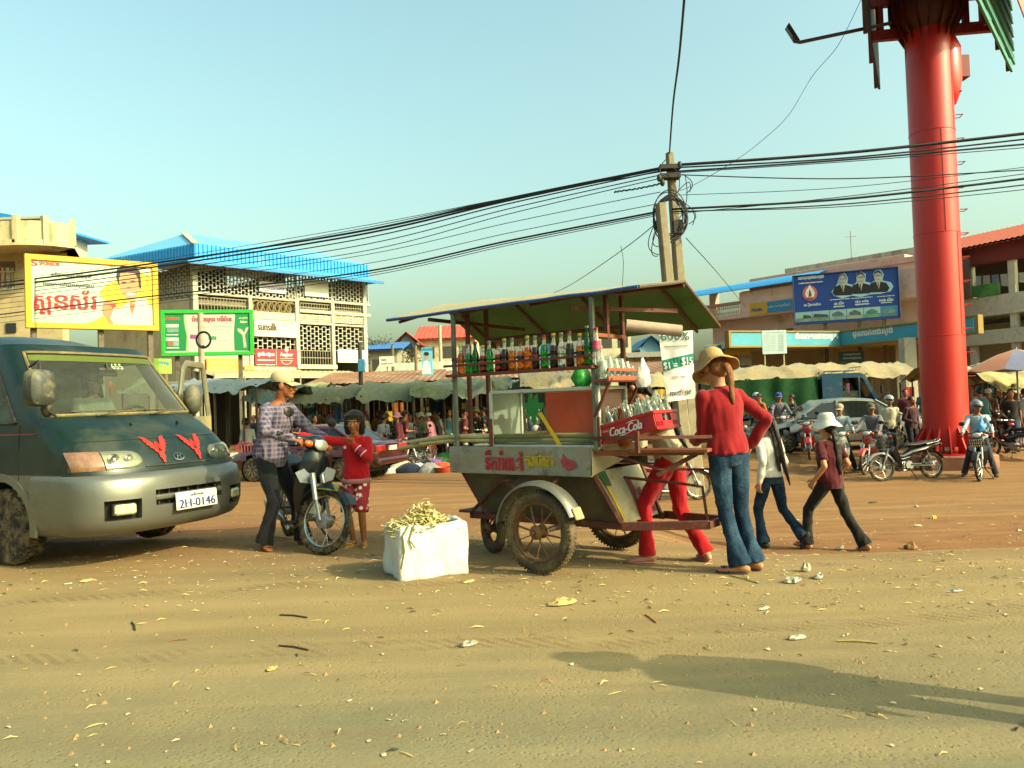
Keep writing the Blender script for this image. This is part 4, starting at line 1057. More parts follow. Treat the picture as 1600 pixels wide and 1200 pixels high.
 m=MB(); f2 .box(m,s0,s1,zB,zA,-.1,.1,.02); f2 .box(m,s0,s1,zB-.2,zB,-2.2,.15,.02); part('balcony',m,WW,T2)
 m=MB(); f2 .box(m,s0,s1,zB-1.6,zB-.9,.0,.2,.02); part('balcony',m,WW,T2)
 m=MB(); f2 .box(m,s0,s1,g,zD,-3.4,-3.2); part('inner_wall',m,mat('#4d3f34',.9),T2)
 m=MB(); f2 .box(m,s0,s1,zC-.1,zC+.8,-.2,.25,.02); part('beam',m,mat('#7d3028',.8,var=.1),T2)
 for q in(.5,4.2,f2 .len*.72,f2 .len+2):m=MB(); f2 .box(m,q,q+.35,g,zC,-.2,.05,.02); part('pillar',m,WW,T2)
 # tile roof: real ribs
 m=MB(); n=110; r0=[f2 .pt(s0-1+(s1-s0+2)*i/n,zC+.75+.05*(i%2),.9) for i in range(n+1)]; r1=[p-f2 .n*4.2+V((0,0,1.35)) for p in r0]
 m.rings([r0,r1],closed=False); m.rings([[p-V((0,0,.1)) for p in r0],[p-V((0,0,.1)) for p in r1]],closed=False); part('roof',m,mat('#a8523c',.8,var=.15,vs=4),T2,smooth=0)
 # laundry line and green banner
 ln=MB(); l0,l1=f2 .pt(f2 .sz(1500,440)[0],f2 .sz(1500,432)[1],-.5),f2 .pt(f2 .sz(1610,432)[0],f2 .sz(1600,425)[1],-.5)
 for i,cc in enumerate(('#d8d8d0','#b8c4cc','#c8c0b4','#8aa0b0','#d4cfc0','#c4a8a0','#dcd8cc','#9fb0bc')):
  p=l0 .lerp(l1,i/8); m=MB(); wd=(l1-l0)/8*.8; hh=.5+.25*((i*7)%3)/2
  m.quad(p,p+wd,p+wd-V((0,0,hh)),p-V((0,0,hh*.9)),6,4,lambda q,u,v_:q+f2 .n*(.06*math.sin(u*8+i)*v_))
  solo('hung_garment',m,cloth(cc),'pale garment hung out on the upper balcony of the red roofed house','laundry',p-V((0,0,hh)),group='laundry on the red roofed house')
 m=MB(); a,b,c,d=f2 .r(1500,446,1566,464); f2 .box(m,a,b,c,d,.12,.16); solo('balcony_banner',m,mat('#5d9a4c',.7,var=.4,vs=2),'green printed banner on the white balcony beside the red column','banner',f2 .pt((a+b)/2,c,.14))
 # bus station canopy with lettered fascia
 cA,cB,cC=at(1140,518,34.5),at(1312,518,36.5),None
 zt=cB.z; cA=atz(1139,517.5,zt); cC=atz(1527,492.5,zt); zb_=at(1312,541,cB.y).z
 b3=V((cB.x,cB.y,H(cB.x,cB.y)))
 C=thing('station_canopy','long concrete canopy with yellow-edged blue fascia and white lettering','canopy',b3)
 YW=mat('#8d7430',.7,var=.1,dirt='#6d5a2c',da=.2); BF=mat('#3f9cb4',.6,var=.08,vs=1.5,dirt='#8fa8a0',da=.15)
 fs_=[]
 for p,q in((cA,cB),(cB,cC)):
  fc=Face(p,q); fs_.append(fc); m=MB(); e=.05
  fc.box(m,0,fc.len,zb_+e,zt-e,-.2,0); part('fascia',m,BF,C)
  m=MB(); fc.box(m,0,fc.len,zt-e,zt+.03,-.3,.05,.01); fc.box(m,0,fc.len,zb_-.04,zb_+e,-.3,.05,.01); part('edging',m,YW,C)
 for fc,q in((fs_[0],0),(fs_[1],fs_[1].len)):m=MB(); fc.box(m,q-.06,q+.06,zb_-.03,zt+.02,-.25,.06); part('edging',m,YW,C)
 # slab
 bk=-fs_[0].n; A,B_,D_=cA,cB,cC; e1=at(1567,522,cC.y+3.5)
 pts=[A,B_,D_,V((D_.x+2.2,D_.y+5.5,0)),V((B_.x+1.0,B_.y+8,0)),V((A.x+.6,A.y+8,0))]
 m=MB(); m.poly([(p.x,p.y) for p in[q-V((0,.2,0))*-1 for q in pts]],(0,0,zb_+.32),(1,0,0),(0,1,0),depth=.3,nrm=(0,0,1)); part('slab',m,mat('#cdbf9c',.85,var=.08,dirt='#8a7a58',da=.2),C)
 ea,eb=pts[2]+V((.05,.1,0)),pts[3]; fe=Face(ea,eb); m=MB(); fe.box(m,0,fe.len,zb_+.02,zt-.05,-.15,.02); part('end_fascia',m,mat('#d8d2bc',.85,var=.05),C)
 for p in((cB.x+.3,cB.y+2.5),(cA.x+1.5,cA.y+3),(cC.x-1.5,cC.y+2.5),(cB.x+3.4,cB.y+1.6)):
  m=MB(); z_=H(*p); m.box((p[0],p[1],(z_+zb_)/2),(.5,.5,zb_-z_+.1),None,.02); part('pillar',m,CREAM,C)
 bw=Face(V((cA.x+.5,cA.y+7,0)),V((cC.x+3,cC.y+8,0))); m=MB(); bw.box(m,0,bw.len,b3 .z-.3,zb_+.1,-.3,0); part('back_wall',m,mat('#c9b690',.9,var=.15,vs=1),C)
 for q in(6.0,8.6):m=MB(); bw.box(m,q,q+1.9,b3 .z,b3 .z+2.9,.01,.06); part('shutter',m,mat('#4d4030',.7),C)
 sign_text([(KH1,1276,525.5,13,66)],fs_[0],'#e8e6d6',C,.012,bold=.02); sign_text([(KH2,1363,519,15,62)],fs_[1],'#e8e6d6',C,.012,bold=.02)
 # parking, notice boards
 f5=Face(at(1190,518,31),at(1230,517,31)); g5=f5 .pt(.4,0); g5 .z=H(g5 .x,g5 .y)
 B=thing('notice_board','pale blue notice sheet with rows of small print in front of the canopy','sign',g5); a,b,c,d=f5 .r(1191,516,1229,553)
 m=MB(); f5 .box(m,a,b,c,d,-.05,0,.005); part('panel',m,mat('#b9cdd0',.6,var=.05),B); m=MB()
 for q in(a+.1,b-.1):p=f5 .pt(q,0,-.08); m.box((p.x,p.y,(c+g5 .z)/2),(.05,.05,c-g5 .z+.05))
 part('post',m,CONC,B)
 sign_text([('តារាងតម្លៃធ្វើដំណើរ',1210,519.5,2.2,30)]+[('ខេត្ត ក្រុង %d  ម៉ោងចេញ'%(i*37%90),1203,523.5+2.7*i,1.5,18) for i in range(10)]+[('%d.000'%(i*13%70+5),1220,523.5+2.7*i,1.5,9) for i in range(10)],f5,'#5d7686',B,.004)
 fb=Face(at(1100,540,36),at(1170,538,36))
 board('shop_board','yellow and blue board hung under the canopy end',1101,538,1172,555,'#bb9a24',[('កាសែត',1160,546,5,18)],'#3a7fa4',.02,fb,tcol='#e8e0c0')
 ppoly(fb,[(1132,538.5),(1171,537.5),(1171,554),(1132,555)],.085,mat('#c9a01e',.6),'yellow_field',[o for o in COL.objects if o.name.startswith('shop_board')][-1])
 fd=Face(at(1308,549,37.2),at(1350,548,37.2)); board('shop_board','dark teal board hanging below the canopy lettering',1310,549,1350,566,'#1f5a6c',[('សណ្ឋាគារ',1330,554,4,26),('អាហារដ្ឋាន',1330,560,4,28)],fc=fd,tcol='#b8d0cc')
 # party billboard
 tl=at(1237.5,431,38.6); zt=tl.z; zb_=at(1241,508,38.6).z; tr=atz(1404,416,zt)
 fc,B=billboard('billboard','blue billboard with three suited men in black and white and a round emblem',tl,tr,zb_,zt,'#1c3a78',.05,'#153f8c',posts=(fcl(tl,tr)*.3,fcl(tl,tr)*.62,fcl(tl,tr)-.7),thick=.25)
 o=-.012
 LB=mat('#9cc4d8',.6,var=.05)
 halo=[(1299,456),(1308,444),(1311,430),(1320,426),(1325,434),(1324,443),(1333,445),(1338,441),(1338,428),(1345,424),(1353,428),(1352,440),(1362,442),(1368,437),(1364,428),(1368,422),(1376,421),(1381,428),(1379,438),(1392,441),(1396,447),(1392,455),(1375,459),(1360,460),(1345,464),(1332,462),(1316,466),(1303,462)]
 ppoly(fc,halo,o,LB,'printed_halo',B)
 for i,(x,y,w_) in enumerate(((1316.5,437,6.3),(1344.5,434.5,6.5),(1372,432,6.5))):
  ppoly(fc,[(x-16,y+20),(x-12,y+11),(x-4,y+8),(x+5,y+8),(x+13,y+10),(x+18,y+18),(x+14,y+24),(x-12,y+25)],o+.003+.002*i,mat('#191a1e',.6),'printed_suit',B)
  ppoly(fc,[(x-4,y+7),(x+4,y+7),(x+1,y+20)],o+.010,WHITEW,'printed_shirt',B); ppoly(fc,[(x-1,y+9),(x+1,y+9),(x+.8,y+19),(x-.4,y+19)],o+.012,mat('#4d4d52',.6),'printed_tie',B)
  ppoly(fc,pell(x,y,w_,8.8),o+.013,mat('#a8a8a4',.6,var=.25,vs=6),'printed_face',B)
  ppoly(fc,[(x-w_,y-1),(x-w_+.5,y-6),(x-2,y-9.4),(x+3,y-9),(x+w_,y-4),(x+w_,y),(x+w_-1.5,y-4),(x,y-6.5),(x-w_+1.6,y-4)],o+.015,mat('#6d6d6c' if i==0 else '#3a3a3c',.6),'printed_hair',B)
  ppoly(fc,[(x-4.4,y-1.6),(x+4.4,y-1.9),(x+4.4,y-.9),(x-4.4,y-.6)],o+.016,mat('#4a4a4a',.5),'printed_glasses',B)
  ppoly(fc,[(x-2.5,y+4.6),(x+2.5,y+4.4),(x+2,y+5.3),(x-2,y+5.4)],o+.016,mat('#5a5856',.5),'printed_mouth',B)
 ppoly(fc,pell(1265.5,458,11.5,11.8),o,mat('#c0675c',.6),'printed_emblem',B); ppoly(fc,pell(1265.5,458.5,7.2,9),o+.003,mat('#e4ddd2',.6),'printed_emblem',B)
 ppoly(fc,[(1265,444.5),(1268,450),(1262.5,450)],o+.004,mat('#e4ddd2',.6),'printed_emblem',B); ppoly(fc,[(1265,451),(1267.5,458),(1268.5,463),(1263,464),(1264,458)],o+.006,mat('#6a4a3c',.6),'printed_figure',B); ppoly(fc,[(1259,465),(1272,464),(1269,468.5),(1262,468.5)],o+.006,mat('#a8443c',.6),'printed_scroll',B)
 sign_text([('គណបក្សប្រជាជនកម្ពុជា',1267,434,6.5,40),('CAMBODIAN PEOPLE\'S PARTY',1267,441.5,2.2,38),('ជឿជាក់ដៃកា',1269,476,5.5,26),('ជា ស៊ីម',1311,473.5,5,15),('ហ៊ុន សែន',1346.5,471,5,21),('ហេង សំរិន',1384.5,468,5,22),('សម្តេចអគ្គមហាធម្មពោធិសាល',1312,467.5,2.2,31),('សម្តេចអគ្គមហាសេនាបតីតេជោ',1347,465,2.2,33),('សម្តេចអគ្គមហាពញាចក្រី',1384,462.5,2.2,27),('ប្រធានគណបក្ស',1311,479,2.6,17),('អនុប្រធានគណបក្ស',1347,475.5,2.6,22),('ប្រធានកិត្តិយស',1385,472.5,2.6,17)],fc,'#d5e2e4',B,o+.006,bold=.006)
 for i in range(6):
  x0=1242.5+26.8*i; x1=x0+26; ya,yb=488.6-1.98*i,504.0-1.83*i
  ppoly(fc,[(x0,ya),(x1,ya-2),(x1+.4,yb-1.6),(x0+.3,yb)],o+.003,mat('#8fb4b8' if i<5 else '#3f7fae',.6,var=.06),'printed_photo',B)
  ppoly(fc,[(x0,yb-6),(x1,yb-8),(x1+.4,yb-1.6),(x0+.3,yb)],o+.005,mat(('#7a8a80','#6d8a84','#7d9a94','#8a9a8c','#5d8a74','#4d7a98')[i],.6,var=.3,vs=5),'printed_land',B)
  if i in(3,4,5,2):ppoly(fc,[(x0+4,yb-6),(x0+4,yb-10),(x0+13,yb-14.5),(x0+22,yb-10.5),(x0+22,yb-6.5)],o+.007,mat(('#4d6a70','#4d5d5a','#3f7a68','#6d8a84')[i-2],.6,var=.4,vs=7),'printed_building',B)
  else:ppoly(fc,[(x0+(12 if i==0 else 1),yb-6),(x0+(13 if i==0 else 3),yb-12),(x1-2,yb-11),(x1,yb-7)],o+.007,mat('#2c4a44',.6,var=.4,vs=7),'printed_trees',B)
right_side()
# ------------------------------------------------------------------ houses seen in the gap
def gap_houses():
 def house(lab,px0,px1,py_e,py_r,d,wall,roof,depth=7,ridge_along=True,floors=1,nm='house',wn=3):
  a,b=at(px0,py_e,d),at(px1,py_e,d); z=(a.z+b.z)/2; f=Face(V((a.x,d,0)),V((b.x,d,0))); base=V(((a.x+b.x)/2,d+depth/2,0)); base.z=H(base.x,base.y)
  T=thing(nm,lab,'house',base); zr=at((px0+px1)/2,py_r,d+depth*.3).z; WM=mat(wall,.88,var=.1,vs=1.2,dirt='#6d6450',da=.25,ds=.8)
  g=base.z-.3; m=MB(); m.box((base.x,base.y,(g+z)/2),(f.len,depth,z-g)); part('wall',m,WM,T)
  m=MB(); e=.5; x0,x1,y0,y1=a.x-e,b.x+e,d-e,d+depth+e; ym=(y0+y1)/2
  n=30
  if ridge_along:
   fr=[V((x0+(x1-x0)*i/n,y0,z-.1+.03*(i%2))) for i in range(n+1)]; rd=[V((x0+(x1-x0)*i/n,ym,zr+.03*(i%2))) for i in range(n+1)]; bk=[V((p.x,y1,p.z)) for p in fr]
  else:
   xm=(x0+x1)/2; fr=[V((x0,y0+(y1-y0)*i/n,z-.1+.03*(i%2))) for i in range(n+1)]; rd=[V((xm,p.y,zr+(p.z-z+.1))) for p in fr]; bk=[V((x1,p.y,p.z)) for p in fr]
   m2=MB(); m2 .poly([(x0+e,z),(x1-e,z),(xm,zr-.08)],(0,d+.02,0),(1,0,0),(0,0,1),depth=.15,nrm=(0,-1,0)); part('gable',m2,WM,T)
  m.rings([fr,rd,bk],closed=False); m.rings([[p-V((0,0,.1)) for p in q] for q in(fr,rd,bk)],closed=False); part('roof',m,mat(roof,.75,var=.12,vs=2),T,smooth=0)
  for k in range(floors):
   zz=z-.8-2.6*k
   for i in range(wn):
    q=f.len*(i+.5)/wn; w_=min(.5,f.len/wn*.3); m=MB(); f.box(m,q-w_,q+w_,zz-1.0,zz,.005,.05); wi=part('window',m,mat('#4a4a44',.3),T)
    m=MB(); f.box(m,q-w_-.06,q+w_+.06,zz-1.1,zz-1.0,0,.14); f.box(m,q-w_-.06,q+w_+.06,zz,zz+.08,0,.1); part('sill',m,WM,wi)
  return T,f
 house('pale house with an orange-red tile roof between the market hall and the cart',655,742,527,506,70,'#c4bc98','#c4523c',9,True,2)
 house('narrow grey house with a red gable beside the pale tiled house',622,650,537,523,66,'#a39c84','#c4523c',8,False,1,wn=1)
 house('low grey block house with a blue sheet roof beyond the market hall',578,620,544,533,58,'#9a9480','#3a6fae',8,True,1,wn=2)
 house('long warehouse with pale green sheet roof behind the market stalls',590,800,590,563,50,'#b0a684','#a9b694',8,True,1,wn=6,nm='warehouse')
 house('blue gabled house seen above the drink bottles',836,880,555,521,72,'#5f9cc4','#3f7fc0',9,False,1,wn=2)
 house('grey flat house with blue shutters behind the hanging banner',990,1062,556,548,60,'#a89a74','#8a8470',7,True,1,wn=3)
 house('small house with a blue hipped gable behind the hanging banner',1000,1034,545,528,66,'#6fa0bc','#2f7fc4',7,False,1,wn=1)
 house('tall pale house behind the shelf of empty glasses',935,985,508,500,64,'#c9c2a0','#b8503c',7,True,2,wn=2)
 # long brown roof of the market shed
 a,b=at(470,601,35),at(1010,578,35); zE=2.35; base=V(((a.x+b.x)/2,38,H(0,38)))
 T=thing('market_shed','long open market shed with a rusty brown sheet roof','shed',base); n=140; x0,x1=a.x,at(1190,580,35).x
 r=[[V((x0+(x1-x0)*i/n,35+6*k,zE+.75*k+.035*(i%2))) for i in range(n+1)] for k in(0,1)]+[[V((x0+(x1-x0)*i/n,47,zE-.3+.035*(i%2))) for i in range(n+1)]]
 m=MB(); m.rings(r,closed=False); m.rings([[p-V((0,0,.08)) for p in q] for q in r],closed=False); part('roof',m,mat('#8a6248',.85,var=.2,vs=1.5,dirt='#b09878',da=.3,ds=.8),T,smooth=0)
 for i in range(9):
  x=x0+.4+(x1-x0-.8)*i/8; m=MB(); m.box((x,35.3,(H(x,35)+zE)/2),(.14,.14,zE-H(x,35))); part('post',m,mat('#4d4030',.8),T)
 m=MB(); m.box(((x0+x1)/2,46.4,.9),(x1-x0,.2,3.0)); part('back_wall',m,mat('#5d5140',.95,var=.2,vs=1),T)
gap_houses()
def tree(lab,base,h,r,seed):
 rnd=random.Random(seed); T=thing('bare_tree',lab,'tree',base); m=MB(); m2=MB()
 def br(p,d,L,r_,k):
  q=p+d*L; m.tube([p,p.lerp(q,.5)+V((rnd.uniform(-.05,.05),rnd.uniform(-.05,.05),0))*L,q],[r_,r_*.85,r_*.65],6)
  if k==0:
   for _ in range(26):
    c=q+V((rnd.gauss(0,.28),rnd.gauss(0,.28),rnd.gauss(0,.22))); a=V((rnd.gauss(0,1),rnd.gauss(0,1),rnd.gauss(0,.6))).normalized(); b_=a.cross(V((rnd.gauss(0,1),rnd.gauss(0,1),rnd.gauss(0,1)))).normalized(); s=rnd.uniform(.05,.13)
    m2 .add([c-a*s,c+b_*s*.5,c+a*s,c-b_*s*.5],[(0,1,2,3)])
   return
  for _ in range(rnd.randint(3,4)):
   e=(d+V((rnd.gauss(0,.55),rnd.gauss(0,.55),rnd.gauss(.12,.25)))).normalized(); br(q,e,L*rnd.uniform(.6,.8),r_*.6,k-1)
 br(base,V((0,0,1)),h*.42,r,3)
 part('trunk',m,mat('#4d4434',.9),T); part('crown',m2,mat('#4a5230',.8,var=.3),T,smooth=0,fix=False)
p=at(600,560,62); tree('small sparse tree above the blue sheet roof',V((p.x,p.y,H(p.x,p.y))),6.6,.1,4)
# ------------------------------------------------------------------ utility poles, cables
def utility_poles():
 D=16.0
 PC=mat('#8a8068',.9,var=.15,vs=3,dirt='#4a4030',da=.3,ds=2,bump=.2)
 def pole(nm,lab,pxt,pyt,pxb,pyb,w0,w1,d,top_dark=False):
  t=at(pxt,pyt,d); b=at(pxb,pyb,d); g=b+(b-t)*((b.z-H(b.x,b.y)+.3)/(t.z-b.z)); base=V((g.x,g.y,H(g.x,g.y))); T=thing(nm,lab,'utility pole',base)
  m=MB(); u=(t-g).normalized(); ax=V((.9,.25,0)); a=(ax-u*ax.dot(u)).normalized(); c=u.cross(a); rs=[]
  for k in range(9):
   q=g.lerp(t,k/8); w=w1+(w0-w1)*k/8; e=w*.5; rs.append([q+a*(x*e)+c*(y*e) for x,y in((-1,-.75),(-.75,-1),(.75,-1),(1,-.75),(1,.75),(.75,1),(-.75,1),(-1,.75))])
  m.rings(rs); part('shaft',m,PC,T); return T,t,g
 T1,t1,g1=pole('utility_pole','tall concrete utility pole carrying the cable bundle and coils',1046,239,1076,620,.13,.30,D)
 T2,t2,g2=pole('utility_pole','shorter pale concrete pole beside the one with cable coils',1032,318,1061,620,.17,.26,D-.5)
 CB=mat('#16161a',.6,var=.1)
 # fittings, coils of spare cable
 CM=mat('#2a2826',.6,dirt='#5a4a30',da=.3)
 for y in(262,276):m=MB(); m.box(at(1046,y,D-.12),(.42,.22,.1),None,.01); part('clamp',m,CM,T1)
 for x,y in((1030,278),(1062,258),(1035,285)):m=MB(); m.ell(at(x,y,D-.2),(.05,.05,.08)); part('insulator',m,CM,T1)
 m=MB(); m.box(at(1058,356,D-.25),(.22,.2,.3),None,.03); part('splice_box',m,CM,T1)
 rnd=random.Random(3); m=MB()
 for i in range(10):
  cx,cy=1048+rnd.gauss(0,3),340+rnd.gauss(0,4); rx,ry=rnd.uniform(20,27),rnd.uniform(28,36); m.tube([at(cx+rx*math.cos(a),cy+ry*math.sin(a),D-.32+.06*math.sin(a*2+i)) for a in[2*math.pi*j/26 for j in range(27)]],.011,6)
 part('cable_coil',m,CB,T1)
 m=MB()
 for(x0,y0,x1,y1,bx,by) in((1030,350,1028,400,-22,30),(1028,350,1030,385,-18,20),(1026,345,1030,398,-30,22),(1058,300,1078,300,16,-30),(1060,330,1082,352,24,-18),(1056,310,1076,350,40,5),(1062,340,1070,272,14,10),(1052,262,1060,300,10,-10),(1044,246,1040,276,-22,6),(1066,272,1072,302,26,0)):
  m.tube([at(x0*(1-t)+x1*t+bx*4*t*(1-t)*.5,y0*(1-t)+y1*t+by*4*t*(1-t)*.5,D-.3) for t in[j/12 for j in range(13)]],.009,5)
 part('loose_cable',m,CB,T1)
 # cables: (points in the photo, depth at each end)
 def cable(pts,d0,d1,r,lab,group,wig=0):
  m=MB(); n=len(pts); P=[]
  L_=[0]
  for i in range(1,n):L_.append(L_[-1]+math.hypot(pts[i][0]-pts[i-1][0],pts[i][1]-pts[i-1][1]))
  tot=L_[-1]
  for j in range(41):
   s=tot*j/40; i=max(k for k in range(n-1) if L_[k]<=s+1e-6); f=(s-L_[i])/(L_[i+1]-L_[i])
   p0,p1,p2,p3=pts[max(i-1,0)],pts[i],pts[i+1],pts[min(i+2,n-1)]
   cr=lambda k:.5*(2*p1[k]+(p2[k]-p0[k])*f+(2*p0[k]-5*p1[k]+4*p2[k]-p3[k])*f*f+(3*p1[k]-p0[k]-3*p2[k]+p3[k])*f**3)
   u=j/40; d=1/((1-u)/d0+u/d1); P.append(at(cr(0)+wig*math.sin(j*2.1),cr(1)+wig*math.cos(j*1.7),d))
  m.tube(P,r*.8,6); return solo('overhead_cable',m,CB,lab,'cable',P[0].copy(),group=group,smooth=60)
 LA,LB_='black overhead cable running from the tall concrete pole over the blue roofed hall','black overhead cable running from the tall concrete pole past the red column'
 GA,GB_='cables strung to the pole over the market hall','cables strung to the pole past the red column'
 dl=28.5
 for(y0,ym,y1,r,px1) in((437,340,262,.035,1036),(443,345,263,.030,1036),(450,352,266,.018,1037),(441,336,264,.012,1036),(456,362,272,.014,1038),(433,332,268,.010,1036),(462,372,278,.012,1034),(470,378,300,.010,1032),(487,404,330,.026,1032),(492,408,333,.014,1032),(478,392,318,.010,1030),(500,412,336,.010,1030)):
  cable([(-60,y0+12),(200,y0-20),(560,ym+22),(800,(ym+y1)/2+8),(px1,y1)],dl+1.2,D-.15,r,LA,GA)
 cable([(960,300),(1000,294),(1036,286)],17.5,D-.15,.022,'twisted thick cable end tied to the tall concrete pole',None,wig=.8)
 dr=14.2
 for(x0,y0,ym,y1,r) in((1054,258,238,208,.036),(1054,262,246,217,.02),(1054,268,249,226,.022),(1056,273,279,268,.014),(1050,327,310,278,.028),(1052,331,318,288,.016),(1056,305,292,260,.008),(1056,270,252,232,.01),(1054,334,306,270,.010),(1054,330,322,296,.010)):
  cable([(x0,y0),(1330,ym),(1660,y1-6)],D-.15,dr,r,LB_,GB_)
 cable([(1046,240),(1052,160),(1062,80),(1074,-60)],D,7.5,.018,'cable rising steeply from the pole top out of sight overhead',None)
 cable([(1346,-2),(1310,70),(1270,118),(1232,180),(1190,220),(1150,250),(1090,286),(1062,298)],18.5,D-.1,.008,'thin wavy wire from the big sign frame down to the pole',None)
 cable([(1030,345),(980,385),(900,440),(860,460)],D-.3,30,.012,'guy wire slanting from the pole down behind the cart roof',None)
 cable([(1072,372),(1120,425),(1165,480)],D-.2,36,.012,'service wire slanting from the pole to the pink house',None)
 cable([(970,384),(974,410),(972,452)],18,18,.008,'loose wire end hanging from the guy wire',None)
utility_poles()
def small_pole(nm,lab,px,pyt,d,r,col,extra=None,lean=0,cat='pole'):
 t=at(px,pyt,d); b=V((t.x+lean,t.y,H(t.x,t.y))); T=thing(nm,lab,cat,b); m=MB(); m.tube([b-V((0,0,.1)),t],[r,r*.8],10); part('shaft',m,mat(col,.85,var=.15,vs=4,dirt='#4d4536',da=.3),T)
 if extra:extra(T,t,b)
 return T
def meter(T,t,b):
 m=MB(); c=at(318,531,29.6)
 for i in range(4):m.torus(c,(.2,1,0),.26+.02*i,.012,26,5)
 part('cable_coil',m,mat('#1a1a1c',.6),T); m=MB(); m.tube([at(310,536,29.7),at(313,541,29.7),at(319,541,29.7)],.05,6); part('bracket',m,mat('#4d4a44',.6),T)
small_pole('concrete_pole','slim concrete pole with a ring of coiled cable in front of the green billboard',313,489,30,.13,'#a8a088',meter)
def bluebox(T,t,b):
 m=MB(); c=at(565,571,27.8); m.box(c,(.24,.2,.44),None,.02); part('meter_box',m,mat('#5fa8d0',.5),T)
small_pole('timber_pole','dark timber pole with a light blue meter box at the market',562,535,28,.09,'#4d4434',bluebox)
small_pole('concrete_pole','thin concrete pole in front of the tiled house',687,508,55,.14,'#b0a890')
small_pole('timber_pole','grey post carrying the white shop sign',613,540,44,.1,'#6d6654')
small_pole('timber_pole','brown post standing behind the blue portrait banner',649,540,46,.1,'#7a6a4c')
def free_sign(nm,lab,x0,y0,x1,y1,d,col,txt,tcol,cat='sign',extra=None):
 f=Face(at(x0,y0,d),at(x1,y0,d)); a,b,c,dd=f.r(x0,y0,x1,y1); g=f.pt((a+b)/2,0); g.z=H(g.x,g.y); T=thing(nm,lab,cat,g); m=MB(); f.box(m,a,b,c,dd,0,.06,.005); part('panel',m,mat(col,.6,var=.05),T)
 m=MB(); p=f.pt((a+b)/2,0,-.05); m.box((p.x,p.y,(c+g.z)/2),(.07,.07,c-g.z+.1)); part('post',m,CONC,T)
 if txt:sign_text(txt,f,tcol,T,.066,bold=.006)
 if extra:extra(f,T)
 return T
free_sign('shop_sign','small white shop sign on a post near the warehouse',593,557,616,573,43,'#e4e0cc',[('Sale',600,562,4,8),('លក់ដី ០១២',605,568,3,18)],'#5d6a7a')
def portrait(f,T):
 ppoly(f,pell(666.5,557,4,5.5),.068,mat('#c09070',.6),'printed_face',T); ppoly(f,[(660,584),(661,568),(666,563),(672,567),(674,584)],.067,mat('#e4e8e8',.6),'printed_shirt',T); ppoly(f,pell(666.5,553,4.2,3),.070,mat('#1c1a1c',.6),'printed_hair',T)
 ppoly(f,[(659.5,544),(675.5,544),(675.5,548),(659.5,548)],.067,mat('#2f8fb8',.6),'printed_band',T)
free_sign('portrait_banner','tall blue banner with a portrait of a person in white',659,543,676,587,38,'#6fc0d8',None,None,'banner',portrait)
free_sign('shop_sign','white board with a small leaf drawing behind the bottle shelf',697,576,716,589,40,'#e0dcc8',[('លក់',706,582,6,10)],'#4d6a4c')
